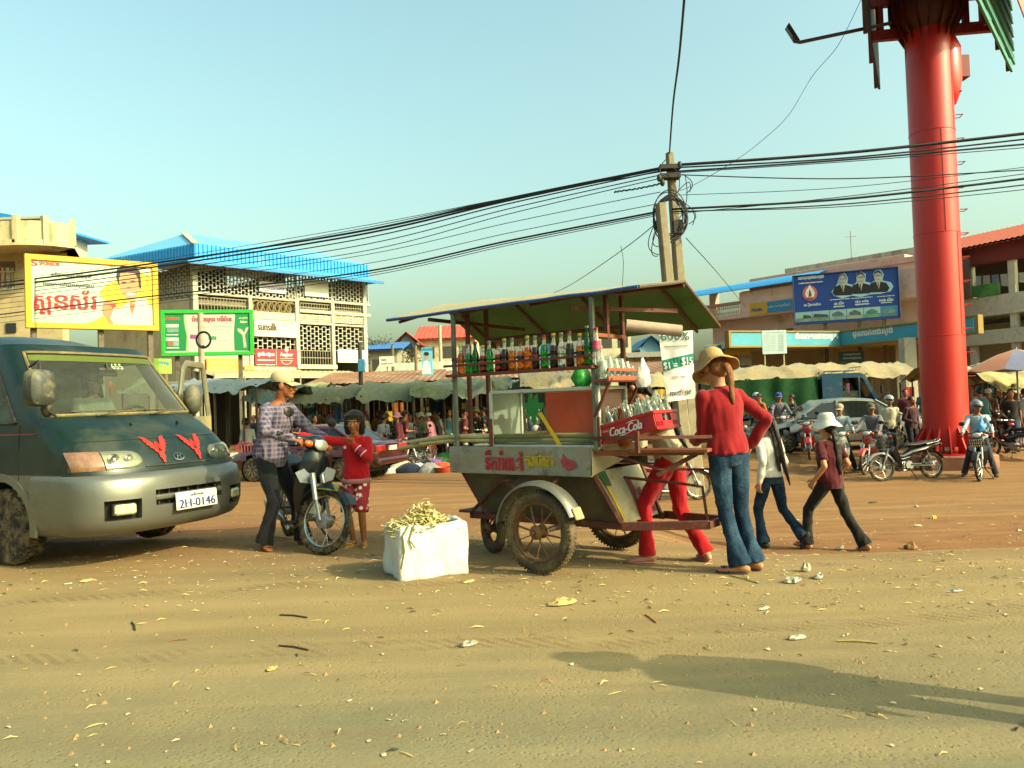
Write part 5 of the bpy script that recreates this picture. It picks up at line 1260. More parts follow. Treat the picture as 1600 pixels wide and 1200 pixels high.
# ------------------------------------------------------------------ the red sign column
def column():
 ctr=at(1479,690,19.6); base=V((ctr.x,ctr.y,H(ctr.x,ctr.y))); r=.515
 T=thing('sign_column','huge glossy red steel column carrying a large sign frame','sign column',base)
 RD=mat('#c01c12',.42,var=.14,vs=1.2,coat=.12,dirt='#8a2a1c',da=.26,ds=.9,stretch=(1,1,.25)); zt=at(1430,22,19.6).z
 m=MB(); m.lathe([(r*1.01,.52),(r,1.2),(r,zt-base.z)],base,(0,0,1),48); part('shaft',m,RD,T,smooth=60)
 m=MB()
 for z in(3.2,5.7,8.2):m.lathe([(r+.004,z-.012),(r+.010,z-.005),(r+.010,z+.005),(r+.004,z+.012)],base,(0,0,1),48,cap=False)
 for z0,z1,a in((3.2,5.7,-60),(5.7,8.2,-95),(8.2,10.2,-50)):m.tube([base+V((math.cos(R(a))*(r+.003),math.sin(R(a))*(r+.003),z)) for z in(z0,z1)],.009,6)
 part('weld_seam',m,RD,T)
 # concrete plinth and foot gussets
 m=MB(); m.lathe([(1.12,-.3),(1.12,.30),(1.09,.33)],base,(0,0,1),8); part('plinth',m,mat('#8a5a48',.9,var=.2,vs=2,dirt='#b09070',da=.4,ds=2),T)
 m=MB(); m.lathe([(.88,.33),(.88,.37)],base,(0,0,1),40); part('base_plate',m,RD,T)
 for i in range(16):
  a=2*math.pi*i/16; e=V((math.cos(a),math.sin(a),0)); m=MB(); m.poly([(r,.37),(.84,.37),(.84,.45),(r,1.0)],base,e,(0,0,1),depth=.03,nrm=e.cross(V((0,0,1)))); part('gusset',m,RD,T)
  # climbing rungs on the right
 a=R(-12); e=V((math.cos(a),math.sin(a),0)); tn=V((-e.y,e.x,0))
 for i in range(15):
  z=2.2+.58*i; p=base+e*r+V((0,0,z)); m=MB(); m.tube([p+tn*.13,p+e*.16+tn*.13,p+e*.16-tn*.13,p-tn*.13],.012,6); part('rung',m,mat('#9c2018',.5),T)
  # access hatch bulge near the top, flared skirt, collar
 m=MB(); q=base+e*(r*.75); m.tube([q+V((0,.1,9.15)),q+V((0,.1,9.5)),q+V((0,.1,10.3))],[(.34,.34),(.4,.4),(.4,.4)],20,rnd=True); part('hatch',m,RD,T)
 m=MB(); m.box(q+V((.45,.15,9.85)),(.3,.3,.55),None,.01); part('junction_box',m,mat('#7a1c14',.5),T)
 m=MB(); m.lathe([(r+.004,zt-base.z-.5),(r+.25,zt-base.z-.15),(r+.32,zt-base.z+.25),(r+.32,zt-base.z+1.2)],base,(0,0,1),40,cap=False); part('skirt',m,mat('#4a0f0c',.5,var=.2),T)
 for i in range(16):
  a=2*math.pi*i/16; e2=V((math.cos(a),math.sin(a),0)); m=MB(); m.poly([(r+.01,zt-base.z-.75),(r+.34,zt-base.z-.1),(r+.34,zt-base.z+.9),(r+.01,zt-base.z+.9)],base,e2,(0,0,1),depth=.025,nrm=e2 .cross(V((0,0,1)))); part('rib',m,mat('#5a120e',.5),T)
  # sign panels
 z=at(1375,141,23).z; fa,na=atz(1374,140,z),atz(1346,-12,z); fb,nb=atz(1581,113,z),atz(1521,-12,z)
 DK=mat('#3a3530',.7,var=.2); GRN=mat('#4a947e',.6,var=.12)
 na2=fa+(na-fa)*1.9; nb2=fb+(nb-fb)*1.9; fa2=fa; hgt=3.4
 FA=Face(fa,na2); FB=Face(fb,nb2)
 n=18
 for i in range(n):
  z0=z+hgt*i/n; z1=z+hgt*(i+1)/n-.012
  m=MB(); FA.box(m,0,FA.len,z0,z1,-.03,.03,.008); part('sign_board',m,DK,T)
  m=MB(); k_=.07*(i%2); FB.box(m,0,FB.len,z0,z1,-.03-k_,.03-k_,.008); part('sign_board',m,GRN,T)
 m=MB(); FC=FB.shift(-.55); FC.box(m,.1,FC.len,z+.55,z+hgt,-.03,0); part('sign_face',m,mat('#d8786c',.6),T)
 m=MB()
 for f_ in(FA,FB):
  for i in range(7):q_=.05+(f_.len-.1)*i/6; f_.box(m,q_-.05,q_+.05,z+.05,z+hgt,.04,.13) if f_ is FA else f_.box(m,q_-.05,q_+.05,z+.05,z+hgt,.04,.13)
 part('studs',m,mat('#6d2820',.6),T)
 BM=mat('#8a1a14',.45,var=.12)
 def beam(p,q_,w_=.16,h_=.26):mm=MB(); mm.bar(p,q_,w_,h_,bev=.01); part('beam',mm,BM,T)
 for zz in(z+.2,z+1.05,z+2.0):
  for t in(.28,.62):
   pa,pb=fa.lerp(na2,t),fb.lerp(nb2,t); beam(V((pa.x,pa.y,zz)),V((pb.x,pb.y,zz)))
 for t in(.28,.62):
  for k in(.08,.22,.78,.92):
   pa=fa.lerp(na2,t).lerp(fb.lerp(nb2,t),k); beam(V((pa.x,pa.y,z+.2)),V((pa.x,pa.y,z+2.9)),.14,.14)
 pa,pb=fa.lerp(na2,.62),fb.lerp(nb2,.62)
 for k0,k1 in((.08,.22),(.92,.78)):a_,b_=pa.lerp(pb,k0),pa.lerp(pb,k1); beam(V((a_.x,a_.y,z+.25)),V((b_.x,b_.y,z+1.0)),.07,.07)
 # flood light on a long arm
 a0,a1=at(1392,36,19.6),at(1250,66,19.0); m=MB(); m.tube([a0,a1,at(1240,64,19)],.045,8); m.tube([at(1240,64,19),at(1239,58,19),at(1243,56,19)],.02,6)
 part('lamp_arm',m,mat('#5a4844',.5,metal=.3),T)
 m=MB(); lp=[at(1229,41,19),at(1233,35,19),at(1250,62,19),at(1243,63,19)]; n_=V((.2,1,.2)).normalized()*.3
 m.add(lp+[p+n_ for p in lp],[(0,1,2,3),(7,6,5,4),(0,4,5,1),(1,5,6,2),(2,6,7,3),(3,7,4,0)]); part('flood_light',m,mat('#2a2a2c',.5),T,smooth=0)
 return base
COLB=column()
# ------------------------------------------------------------------ the van (x forward, front bumper near x = 0)
VPOS,VYAW=None,None
def van():
 nearw=G(28,881); ang=R(-25)
 ca,sa=math.cos(ang),math.sin(ang); WX,WY=-1.28,-.70
 pos=V((nearw.x-(WX*ca-WY*sa),nearw.y-(WX*sa+WY*ca),0)); pos.z=0.005
 T=thing('minivan','dusty dark green and silver minivan with red wing decals on its nose','van',pos,ang)
 GREEN=mat('#05201a',.42,var=.2,vs=2,coat=.18,dirt='#363c28',da=.4,ds=1.8)
 SILV=mat('#74756c',.34,metal=.6,var=.08,vs=2,coat=.2,dirt='#6d6850',da=.22,ds=2.2)
 TRIM=mat('#24241f',.6,var=.2,dirt='#6d6448',da=.3)
 rows=[(-.16,.30,.80,.42),(-.10,.40,.83,.42),(-.06,.55,.845,.42),(-.05,.70,.85,.42),(-.06,.79,.85,.42),(-.09,.86,.85,.42),(-.14,.94,.848,.43),(-.21,1.02,.842,.44),(-.31,1.10,.835,.44),(-.42,1.17,.83,.43),(-.55,1.235,.825,.41),(-.60,1.27,.82,.40),(-.74,1.42,.795,.36),(-.90,1.60,.765,.33),(-1.04,1.76,.735,.30),(-1.10,1.84,.72,.29),(-1.20,1.92,.70,.27),(-1.34,1.98,.665,.27)]
 def fz(z):
  for(a,b) in zip(rows,rows[1:]):
   if z<=b[1]+1e-9:
    t=max(0,min(1,(z-a[1])/(b[1]-a[1]))); return[a[i]+(b[i]-a[i])*t for i in(0,2,3)]
  return[rows[-1][i] for i in(0,2,3)]
 NE=2.6
 def sf(v,z,off=0):
  x,hw,c=fz(z); av=min(1,abs(v)); dx=c*(1-(1-av**NE)**(1/NE)); p=V((x-dx,hw*v,z))
  if off:
   e=.004; p1=sf(min(1,v+e) if v+e<=1 else v,z); p0=sf(v-e,z); q1,q0=sf(v,z+.01),sf(v,z-.01)
   n=(p1-p0).cross(q1-q0).normalized(); n=n if n.x>0 or abs(n.y)>.7 else-n
   if n.dot(V((1,v*.8,.2)))<0:n=-n
   p+=n*off
  return p
 vsamp=sorted(set([round(math.sin(math.pi/2*i/22),5) for i in range(-22,23)]+[-.9,.9]))
 def grid(zl,vl,f,skip=lambda z,v:False):
  m=MB(); ids={}
  for j,z in enumerate(zl):
   for i,v in enumerate(vl):ids[(i,j)]=len(m.v); m.v.append(f(v,z))
  for j in range(len(zl)-1):
   for i in range(len(vl)-1):
    if not skip((zl[j]+zl[j+1])/2,(vl[i]+vl[i+1])/2):m.f.append((ids[(i,j)],ids[(i+1,j)],ids[(i+1,j+1)],ids[(i,j+1)]))
  return m
 zl=[.70,.75,.79,.83,.88,.94,.98,1.02,1.06,1.10,1.14,1.17,1.20,1.235,1.27,1.42,1.60,1.76,1.84,1.88,1.92]
 ws=lambda z,v:1.27<z<1.84 and abs(v)<.9
 m=grid(zl,vsamp,sf,ws)
 # roof: separate loft from header to tail
 HWr=.70
 def roofp(x,v):
  t=(x+1.2)/-3.3; zc=1.92+.15*sst(0,.28,t)-.05*sst(.8,1.05,t); cam=.17*(abs(v)**3.2)*sst(-.05,.2,t); zedge=1.92
  return V((x-(.27*(1-(1-abs(v)**NE)**(1/NE)))*(1-sst(0,.35,t)),(.70+.02*sst(0,.3,t))*v,max(1.922,zc-cam)))
 xr=[-1.2-3.4*(i/24) for i in range(25)]; vl=[math.sin(math.pi/2*i/14) for i in range(-14,15)]
 b=len(m.v); m.v+=[roofp(x,v) for x in xr for v in vl]; n=len(vl)
 m.f+=[(b+j*n+i,b+j*n+i+1,b+(j+1)*n+i+1,b+(j+1)*n+i) for j in range(len(xr)-1) for i in range(n-1)]
 # sides
 WCX=(WX,WX-2.38)
 zs_=[.30,.36,.42,.48,.54,.60,.66,.72,.78,.86,.94,1.05,1.15,1.22,1.30,1.42,1.60,1.70,1.78,1.86,1.922]
 def colx(z,k):
  x,hw,c=fz(z); e=x-c; fixed=[-1.02,-1.12,-1.25,-1.40,-1.52,-1.62] if z<1.2 else None
  return e
 lowm=MB()
 def side(s):
  for j in range(len(zs_)-1):
   z0,z1=zs_[j],zs_[j+1]; zm=(z0+z1)/2
   cols=[0,.035,.14]+[None]*0
   xs0=[fz(z0)[0]-fz(z0)[2]-q for q in cols]; xs1=[fz(z1)[0]-fz(z1)[2]-q for q in cols]
   fx=[x for x in[-.62-.06*i for i in range(23)]+[-2.05,-2.18,-2.7,-3.05]+[-3.1-.06*i for i in range(15)]+[-4.1,-4.5,-4.62] if x<min(xs0[-1],xs1[-1])-.02]
   X0,X1=xs0+fx,xs1+fx
   for i in range(len(X0)-1):
    xm=(X0[i]+X0[i+1]+X1[i]+X1[i+1])/4
    if any((xm-w)**2+(zm-.325)**2<.40**2 for w in WCX):continue
    if 1.22<zm<1.78 and i>=2 and(-2.05<xm or-3.04<xm<-2.18 or-4.5<xm<-3.1):continue
    tgt=lowm if zm<.78 else m; o=len(tgt.v)
    tgt.v+=[V((X0[i],s*fz(z0)[1],z0)),V((X0[i+1],s*fz(z0)[1],z0)),V((X1[i+1],s*fz(z1)[1],z1)),V((X1[i],s*fz(z1)[1],z1))]; tgt.f.append((o,o+1,o+2,o+3))
 side(-1); side(1)
 # tail
 zt_=[.30,.7,1.2,1.5,1.8,1.922,2.02]
 o=len(m.v)
 for z in zt_:m.v+=[V((-4.62,-fz(min(z,1.922))[1],z)),V((-4.62,fz(min(z,1.922))[1],z))]
 for j in range(len(zt_)-1):
  if not 1.2<=zt_[j]<1.8:m.f.append((o+2*j,o+2*j+1,o+2*j+3,o+2*j+2))
 def weld(mb):
  me=mb.mesh(); bm=bmesh.new(); bm.from_mesh(me); bmesh.ops.remove_doubles(bm,verts=bm.verts,dist=.0008); bm.to_mesh(me); bm.free(); return me
 body=obj('body',weld(m),GREEN,T,smooth=40); obj('lower_body',weld(lowm),SILV,T,smooth=40)
 # glass
 GL=glass('#c4d4c8',.04,.08)
 g=grid([1.27,1.42,1.60,1.76,1.84],[v for v in vsamp if abs(v)<=.9],lambda v,z:sf(v,z,-.006)); wsh=obj('windscreen',g,GL,T,smooth=60)
 # rubber seal round the windscreen
 vv=[v for v in vsamp if abs(v)<=.9]; loop=[sf(v,1.27,.006) for v in vv]+[sf(.9,z,.006) for z in(1.42,1.60,1.76)]+[sf(v,1.84,.006) for v in vv[::-1]]+[sf(-.9,z,.006) for z in(1.76,1.60,1.42)]; loop.append(loop[0])
 m=MB(); m.tube(loop,.014,6,cap=False); obj('seal',m,mat('#6d6242',.8,var=.2,dirt='#a8945c',da=.4),wsh)
 g=grid([1.765,1.795,1.82],[v for v in vsamp if abs(v)<=.89],lambda v,z:sf(v,z,.002)); obj('sun_strip',g,mat('#5c6a1c',.45,var=.1,alpha=.8),wsh,smooth=60)
 m=MB(); text(m,'655',(0,0,0),(0,1,0),(0,0,1),.055,.13,fn=lambda x,y:sf(.16+x/.78,1.725+y,.004)); obj('lettering',m,mat('#b8d89c',.6),wsh,smooth=0)
 for s in(-1,1):
  for x0,x1 in((None,-2.05),(-2.18,-3.04),(-3.1,-4.5)):
   P=[]
   for z in(1.22,1.78):
    e=fz(z)[0]-fz(z)[2]-.14; P.append((e if x0 is None else x0,z))
   m=MB(); m.quad(V((P[0][0],s*(fz(1.22)[1]-.008),1.22)),V((x1,s*(fz(1.22)[1]-.008),1.22)),V((x1,s*(fz(1.78)[1]-.008),1.78)),V((P[1][0],s*(fz(1.78)[1]-.008),1.78)),4,4,lambda p,u,v_:V((p.x,s*(fz(p.z)[1]-.008),p.z)))
   if s<0 or x0 is not None:w=obj('side_window',m,glass('#6d8a80',.05,.30),T)
   mm=MB(); mm.tube([V((P[0][0],s*(fz(1.22)[1]+.004),1.22)),V((x1,s*(fz(1.22)[1]+.004),1.22)),V((x1,s*(fz(1.78)[1]+.004),1.78)),V((P[1][0],s*(fz(1.78)[1]+.004),1.78)),V((P[0][0],s*(fz(1.22)[1]+.004),1.22))],.013,6,cap=False)
   if s<0 or x0 is not None:obj('seal',mm,TRIM,w)
 m=MB(); m.quad((-4.61,-.78,1.2),(-4.61,.78,1.2),(-4.61,.70,1.8),(-4.61,-.70,1.8)); obj('rear_window',m,glass('#8fa79c',.05,.2),T)
 # bumper
 brows=[(-.12,.265,.80),(-.02,.30,.84),(.035,.36,.862),(.055,.44,.872),(.058,.54,.875),(.055,.62,.875),(.045,.69,.872),(.02,.745,.868),(-.05,.772,.86)]
 def bf(z):
  for a,b in zip(brows,brows[1:]):
   if z<=b[1]+1e-9:t=max(0,(z-a[1])/(b[1]-a[1])); return a[0]+(b[0]-a[0])*t,a[2]+(b[2]-a[2])*t
  return brows[-1][0],brows[-1][2]
 def bp(v,z,off=0):
  x,hw=bf(z); av=abs(v); dx=.46*(1-(1-min(1,av)**NE)**(1/NE)); return V((x-dx+off*(1-.5*av),(hw+off*av*.5)*v,z))
 bz=[.265,.30,.36,.40,.44,.465,.49,.515,.54,.565,.59,.62,.655,.69,.72,.745,.772]
 bv=sorted(set(vsamp+[-.42,.42,-.86,.86,-.56,.56]))
 hole=lambda z,v:(.49<z<.62 and abs(v)<.42) or(.40<z<.565 and.56<abs(v)<.86)
 m=grid(bz,bv,bp,hole)
 for s in(-1,1):
  for a,b in zip(bz,bz[1:]):
   p,q=bp(s,a),bp(s,b); o=len(m.v); m.v+=[p,V((WX+.41,p.y*.985,a)),V((WX+.41,q.y*.985,b)),q]; m.f.append((o,o+1,o+2,o+3))
 bump=obj('front_bumper',weld(m),SILV,T,smooth=45)
 g=grid([.40,.49,.55,.62],[v for v in bv if abs(v)<=.90],lambda v,z:bp(v,z,-.10)); obj('intake_recess',g,mat('#191813',.9),bump,smooth=60)
 m=MB()
 for v0,v1 in((-.42,.42),):
  zz=(.49,.62); L_=[v for v in bv if-.42<=v<=.42]
  for z in zz:m.rings([[bp(v,z) for v in L_],[bp(v,z,-.1) for v in L_]],closed=False)
  for v in(-.42,.42):m.quad(bp(v,.49),bp(v,.62),bp(v,.62,-.1),bp(v,.49,-.1))
 for s in(-1,1):
  L_=[v for v in bv if.56<=s*v<=.86]
  for z in(.40,.565):m.rings([[bp(v,z) for v in L_],[bp(v,z,-.1) for v in L_]],closed=False)
  for v in(.56*s,.86*s):m.quad(bp(v,.40),bp(v,.565),bp(v,.565,-.1),bp(v,.40,-.1))
 obj('intake_edge',m,SILV,bump)
 m=MB(); L_=[v for v in bv if abs(v)<=.42]; m.tube([bp(v,.555,-.012) for v in L_],[(.016,.024)]*len(L_),8); obj('intake_bar',m,SILV,bump)
 for i in range(7):
  v=-.36+.12*i; m=MB(); m.box(bp(v,.555,-.06),(.03,.014,.12)); obj('intake_fin',m,TRIM,bump)
 for s in(-1,1):
  m=MB(); c=bp(.70*s,.485,-.035); m.box(c,(.05,.17,.085),Matrix.Rotation(s*R(22),3,'Z'),.015); fl=obj('fog_lamp',m,mat('#d9cfa0',.15,var=.1,coat=1),bump)
  m=MB(); m.box(c+V((-.015,0,0)),(.05,.19,.10),Matrix.Rotation(s*R(22),3,'Z'),.01); obj('lamp_housing',m,TRIM,fl)
  # headlights: clear lens bulging from the nose, amber corner
 for s in(-1,1):
  def patch(u0,u1,off,nu=16,nv=8):
   m=MB(); vs_=[]
   for j in range(nv+1):
    for i in range(nu+1):
     u=u0+(u1-u0)*i/nu; v=.985-.555*u; lo,hi=.805+.012*u,.965-.01*u
     rnd=max(0,1-max(0,(u-.78)/.22)**2)**.5; mid=(lo+hi)/2-.01*max(0,u-.6); z=mid+(j/nv-.5)*(hi-lo)*max(.05,rnd)
     e=min(1,6*min(j/nv,1-j/nv))*min(1,10*min((u+.05),1.02-u)); vs_.append(sf(v*s,z,.004+off*e))
   m.v=vs_; m.f=[(j*(nu+1)+i,j*(nu+1)+i+1,(j+1)*(nu+1)+i+1,(j+1)*(nu+1)+i) for j in range(nv) for i in range(nu)]; return m
  hl_=obj('headlight',patch(.36,1,.022),glass('#e8e6d0',.05,.35),T,smooth=60); obj('reflector',patch(.37,.98,.003),mat('#a8a898',.3,metal=.9,var=.3,vs=14),hl_,smooth=60)
  for v,r_ in((.70,.052),(.565,.040)):m=MB(); m.ell(sf(v*s,.885,.006),(.012,r_*1.15,r_)); bb=obj('bulb_bowl',m,mat('#6d6c60',.2,metal=.9,var=.2),hl_); m=MB(); m.ell(sf(v*s,.885,.014),(.012,.016,.016)); obj('bulb',m,mat('#e0dcc0',.2),bb)
  obj('corner_lamp',patch(0,.345,.016),mat('#8f6a50',.15,var=.3,vs=25,coat=1),hl_,smooth=60)
  m=patch(-.015,1.02,.0); obj('lamp_surround',m,TRIM,hl_,smooth=60)
  # nose details: emblem, decals
 def decal(polys,mt,nm,off=.011):
  m=MB()
  for P in polys:
   tr=tessellate_polygon([[V((p[0],p[1],0)) for p in P]]); m.add([sf(p[0]/.85,p[1],off) for p in P],tr)
  return obj(nm,m,mt,body,smooth=0)
 RED=mat('#c4281a',.5,var=.1)
 def wing(cx,cz):
  out=[]
  for s in(-1,1):
   out.append([(cx+s*.012,cz-.02),(cx+s*.03,cz+.045),(cx+s*.062,cz+.085),(cx+s*.105,cz+.095),(cx+s*.088,cz+.072),(cx+s*.094,cz+.06),(cx+s*.078,cz+.05),(cx+s*.082,cz+.034),(cx+s*.064,cz+.028),(cx+s*.064,cz+.010),(cx+s*.046,cz+.006),(cx+s*.04,cz-.015),(cx+s*.024,cz-.018),(cx+s*.018,cz-.045)])
   out.append([(cx+s*.004,cz+.06),(cx+s*.02,cz+.03),(cx+s*.014,cz-.005),(cx+s*.004,cz+.01)])
  out.append([(cx-.022,cz-.025),(cx,cz-.01),(cx+.022,cz-.025),(cx+.024,cz-.055),(cx+.012,cz-.068),(cx+.009,cz-.092),(cx-.009,cz-.092),(cx-.012,cz-.068),(cx-.024,cz-.055)])
  return out
  # the emblem and decals sit a little towards the far side, as on the van
 for cx in(-.165,.235):decal([[(cx+(x-cx)*1.2,.945+(z-.955)*1.2) for x,z in P] for P in wing(cx,.955)],RED,'wing_decal')
 for cx in(-.165,.235):decal([[(cx+s*.006,.892),(cx+s*.017,.895),(cx+s*.014,.880)] for s in(-1,1)],mat('#101312',.5),'decal_eyes',.013)
 CH=mat('#c9cbc4',.2,metal=1,var=.05); ell=lambda a,b,n=28:[(math.cos(2*math.pi*i/n)*a,.875+math.sin(2*math.pi*i/n)*b) for i in range(n)]
 m=MB(); o_,i_=ell(.062,.034),ell(.052,.026); n=28; m.add([sf(p[0]/.85,p[1],.008) for p in o_+i_],[(k,(k+1)%n,n+(k+1)%n,n+k) for k in range(n)]); em=obj('emblem',m,CH,T,smooth=0)
 decal([[(-.03,.855),(-.018,.855),(-.006,.873),(.010,.873),(.004,.855),(.016,.855),(.032,.896),(.020,.896),(.012,.882),(-.004,.880),(.002,.896),(-.012,.896)]],CH,'emblem_letter',.010)
 m=MB(); L_=[v for v in vsamp if abs(v)<.45]; m.tube([sf(v,.815,.004) for v in L_],.007,6); obj('grille_line',m,TRIM,T)
 # shut line of the hood
 m=MB(); L_=[v for v in vsamp if abs(v)<=.93]; m.tube([sf(v,1.045,.0) for v in L_],.004,5); obj('panel_gap',m,mat('#0a0f0d',.9),T)
 # licence plate
 pc=bp(.02,.50,.04); m=MB(); m.box(pc,(.012,.46,.15),Matrix.Rotation(R(-4),3,'Y'),.004); pl=obj('number_plate',m,mat('#dcdccb',.5,var=.06,dirt='#b09a60',da=.15,ds=12),T)
 m=MB(); up=V((-.07,0,1)).normalized(); text(m,'2H-0146',pc+V((.008,0,-.025)),(0,1,0),up,.075,.40,bold=.004); text(m,'ភ្នំពេញ',pc+V((.0055,.0,.045)),(0,1,0),up,.034,.16,bold=.002); obj('plate_number',m,mat('#24306a',.5,var=.05),pl,smooth=0)
 # wipers, washer jets
 for y0,y1,z1 in((-.42,-.02,1.30),(.12,.56,1.30)):
  m=MB(); m.tube([sf(y0/.82,1.255,.012),sf((y0*.4+y1*.6)/.82,1.275,.028),sf(y1/.82,1.215 if False else 1.285,.02)],.007,6); m.tube([sf((y0-.18)/.82,1.292,.022),sf((y0+.22)/.82,1.295,.02)],.006,6); obj('wiper',m,mat('#5d5234',.8),T)
 for y in(-.22,.3):m=MB(); m.box(sf(y/.83,1.17,.012),(.03,.02,.02),None,.004); obj('washer_jet',m,TRIM,T)
 # side trim, stripe, door seams, lettering
 for s in(-1,1):
  m=MB(); m.box((-2.9,s*.862,.765),(3.1,.025,.06),None,.008); obj('side_moulding',m,mat('#2c2c22',.7,var=.2,dirt='#7a6c48',da=.4),T)
  m=MB(); m.quad((-.75,s*.8345,1.13),(-4.5,s*.8345,1.13),(-4.5,s*.8345,1.118),(-.85,s*.8345,1.118),20,1,lambda p,u,v_:V((p.x,s*(fz(p.z)[1]+.004),p.z))); obj('pinstripe',m,mat('#8a3a3c',.5),T,smooth=0)
  m=MB(); m.tube([V((-1.02+.0,s*(fz(z)[1]+.001),z)) for z in(.74,.9,1.1,1.2)],.004,4); m.tube([V((-2.11,s*(fz(z)[1]+.001),z)) for z in(.3,.6,.9,1.2,1.5,1.8)],.004,4); obj('door_gap',m,mat('#0a0c0b',.9),T)
  m=MB(); m.box((-1.93,s*.855,1.06),(.16,.03,.04),None,.01); obj('door_handle',m,TRIM,T)
 m=MB(); text(m,'Grace',(0,0,0),(1,0,0),(0,0,1),.075,.26,fn=lambda x,y:V((-1.42+x,-(fz(.97+y)[1]+.005),.97+y)),shear=.25); obj('lettering',m,mat('#9cc4c0',.5),T,smooth=0)
 # wheels
 def carwheel(c,s,rad=.325,wd=.20):
  c=V(c); m=MB(); m.lathe([(rad*.60,-wd/2),(rad*.9,-wd/2),(rad*.985,-wd*.40),(rad,-wd*.25),(rad,wd*.25),(rad*.985,wd*.40),(rad*.9,wd/2),(rad*.60,wd/2)],c,(0,1,0),40)
  for i in range(40):
   a=2*math.pi*i/40; e=V((math.cos(a),0,math.sin(a))); tg=V((-math.sin(a),0,math.cos(a)))
   for q in(-1,1):m.box(c+e*(rad+.001)+V((0,q*wd*.22,0)),(.028,wd*.30,.014),Matrix((tg,V((0,1,0)),e)).transposed())
  ty=obj('wheel',m,RUB(),T); m=MB(); m.lathe([(.02,s*wd*.34),(.07,s*wd*.36),(.1,s*wd*.30),(rad*.58,s*wd*.34),(rad*.62,s*wd*.48),(rad*.62,-s*wd*.3)],c,(0,1,0),30,cap=False)
  for i in range(10):a=2*math.pi*i/10; m.ell(c+V((math.cos(a)*.135,s*wd*.33,math.sin(a)*.135)),(.022,.01,.022),None,8,5)
  obj('rim',m,mat('#8a8266',.5,metal=.4,dirt='#7a6a44',da=.5),ty)
 for x in WCX:
  for s in(-1,1):carwheel((x,s*.72,.325),s)
  for s in(-1,1):
   m=MB(); pts=[V((x+math.cos(R(a))*.405,s*.853,.325+math.sin(R(a))*.405)) for a in range(-8,189,8)]; m.rings([[p+V((0,s*.006,0)) for p in pts],[V((x,p.y,.325))+(p-V((x,p.y,.325)))*1.16+V((0,s*.004,0)) for p in pts],[V((x,p.y-s*.02,.325))+(p-V((x,p.y,.325)))*1.17 for p in pts]],closed=False); m.rings([[p+V((0,s*.006,0)) for p in pts],[p-V((0,s*.30,0)) for p in pts]],closed=False)
   obj('wheel_arch',m,SILV,T,smooth=50)
   # underside, interior
 m=MB(); m.box((-2.45,0,.40),(4.2,1.3,.16)); m.box((-2.9,0,.30),(.5,1.1,.12)); obj('underbody',m,mat('#15140f',.9),T)
 m=MB(); m.box((-2.6,0,.58),(3.6,1.62,.04)); obj('floor',m,mat('#2c2a22',.9),T)
 m=grid([1.16,1.235],[v for v in vsamp if abs(v)<=.95],lambda v,z:sf(v,1.235,-.02)+V((-(z-1.16)*5,0,-.03+(z-1.16)*.3))); obj('dashboard',m,mat('#33342c',.8),T,smooth=60)
 SEAT=cloth('#8f8d7c')
 for x in(-1.78,-2.75,-3.6):
  for y in(-.42,.42):
   m=MB(); m.box((x,y,.86),(.48,.5,.16),None,.05); m.box((x-.26,y,1.22),(.14,.48,.66),Matrix.Rotation(R(-10),3,'Y'),.05); m.box((x-.33,y,1.62),(.09,.26,.18),Matrix.Rotation(R(-10),3,'Y'),.04); m.box((x,y,.69),(.4,.4,.18)); obj('seat',m,SEAT,T)
 m=MB(); c=V((-1.22,.40,1.20)); m.torus(c,V((-.75,0,.65)).normalized(),.19,.015,28,8); m.tube([c,c+V((.3,0,-.25))],.03,8); m.box(c,(.06,.3,.03),Matrix.Rotation(R(40),3,'Y')); obj('steering_wheel',m,mat('#191918',.6),T)
 m=MB(); m.box((-.98,0,1.66),(.03,.2,.06),None,.01); m.tube([(-.98,0,1.66),(-1.0,0,1.76)],.01,6); obj('rear_view_mirror',m,TRIM,T)
 m=MB(); m.ell((-.97,.02,1.55),(.01,.025,.035)); m.tube([(-.98,.02,1.64),(-.97,.02,1.56)],.003,4); m.tube([(-.97,.02,1.52),(-.97,.02,1.44)],.012,6); obj('hanging_charm',m,mat('#b04a34',.6),T)
 # mirrors
 m=MB(); m.tube([(-.98,-.76,1.70),(-.66,-.90,1.73),(-.50,-1.0,1.69),(-.50,-1.0,1.60)],.011,8); m.tube([(-.60,-.80,1.27),(-.52,-.93,1.32),(-.50,-1.0,1.42)],.011,8); obj('mirror_arm',m,TRIM,T)
 m=MB(); rs=[[V((-.48+dx,-1.01+math.copysign(abs(math.cos(t))**.6,math.cos(t))*.115*k,1.50+math.copysign(abs(math.sin(t))**.6,math.sin(t))*.15*k)) for t in[2*math.pi*i/24 for i in range(24)]] for dx,k in((-.05,.9),(-.05,1),(.0,1),(.04,.93),(.065,.7),(.075,.35))]; m.rings(rs); obj('side_mirror',m,mat('#3a3f38',.5,dirt='#8a7f58',da=.35,ds=6),T)
 m=MB(); m.ell((-.62,-.86,1.33),(.05,.05,.07)); obj('small_mirror',m,TRIM,T)
 # open front door on the far side, hinged at the A pillar
 hx,hy=-1.04,.855; DR=thing
 a=R(62); dv=V((-math.cos(a),math.sin(a),0)); nv=V((dv.y,-dv.x,0)); up=V((0,0,1)); hp=V((hx,hy,0)); wd=1.0
 if nv.x<0:nv=-nv
 dp=lambda s,z,o=0:hp+dv*s+up*z+nv*o+V((0,-.12*max(0,z-1.2),0))+dv*0
 out=[(0,.42),(wd,.42),(wd,1.22),(0,1.22)]
 m=MB(); m.quad(dp(0,.78,.03),dp(wd,.78,.03),dp(wd,1.22,.03),dp(0,1.22,.03),6,4); m.quad(dp(0,.42,-.06),dp(wd,.42,-.06),dp(wd,1.22,-.06),dp(0,1.22,-.06),6,4)
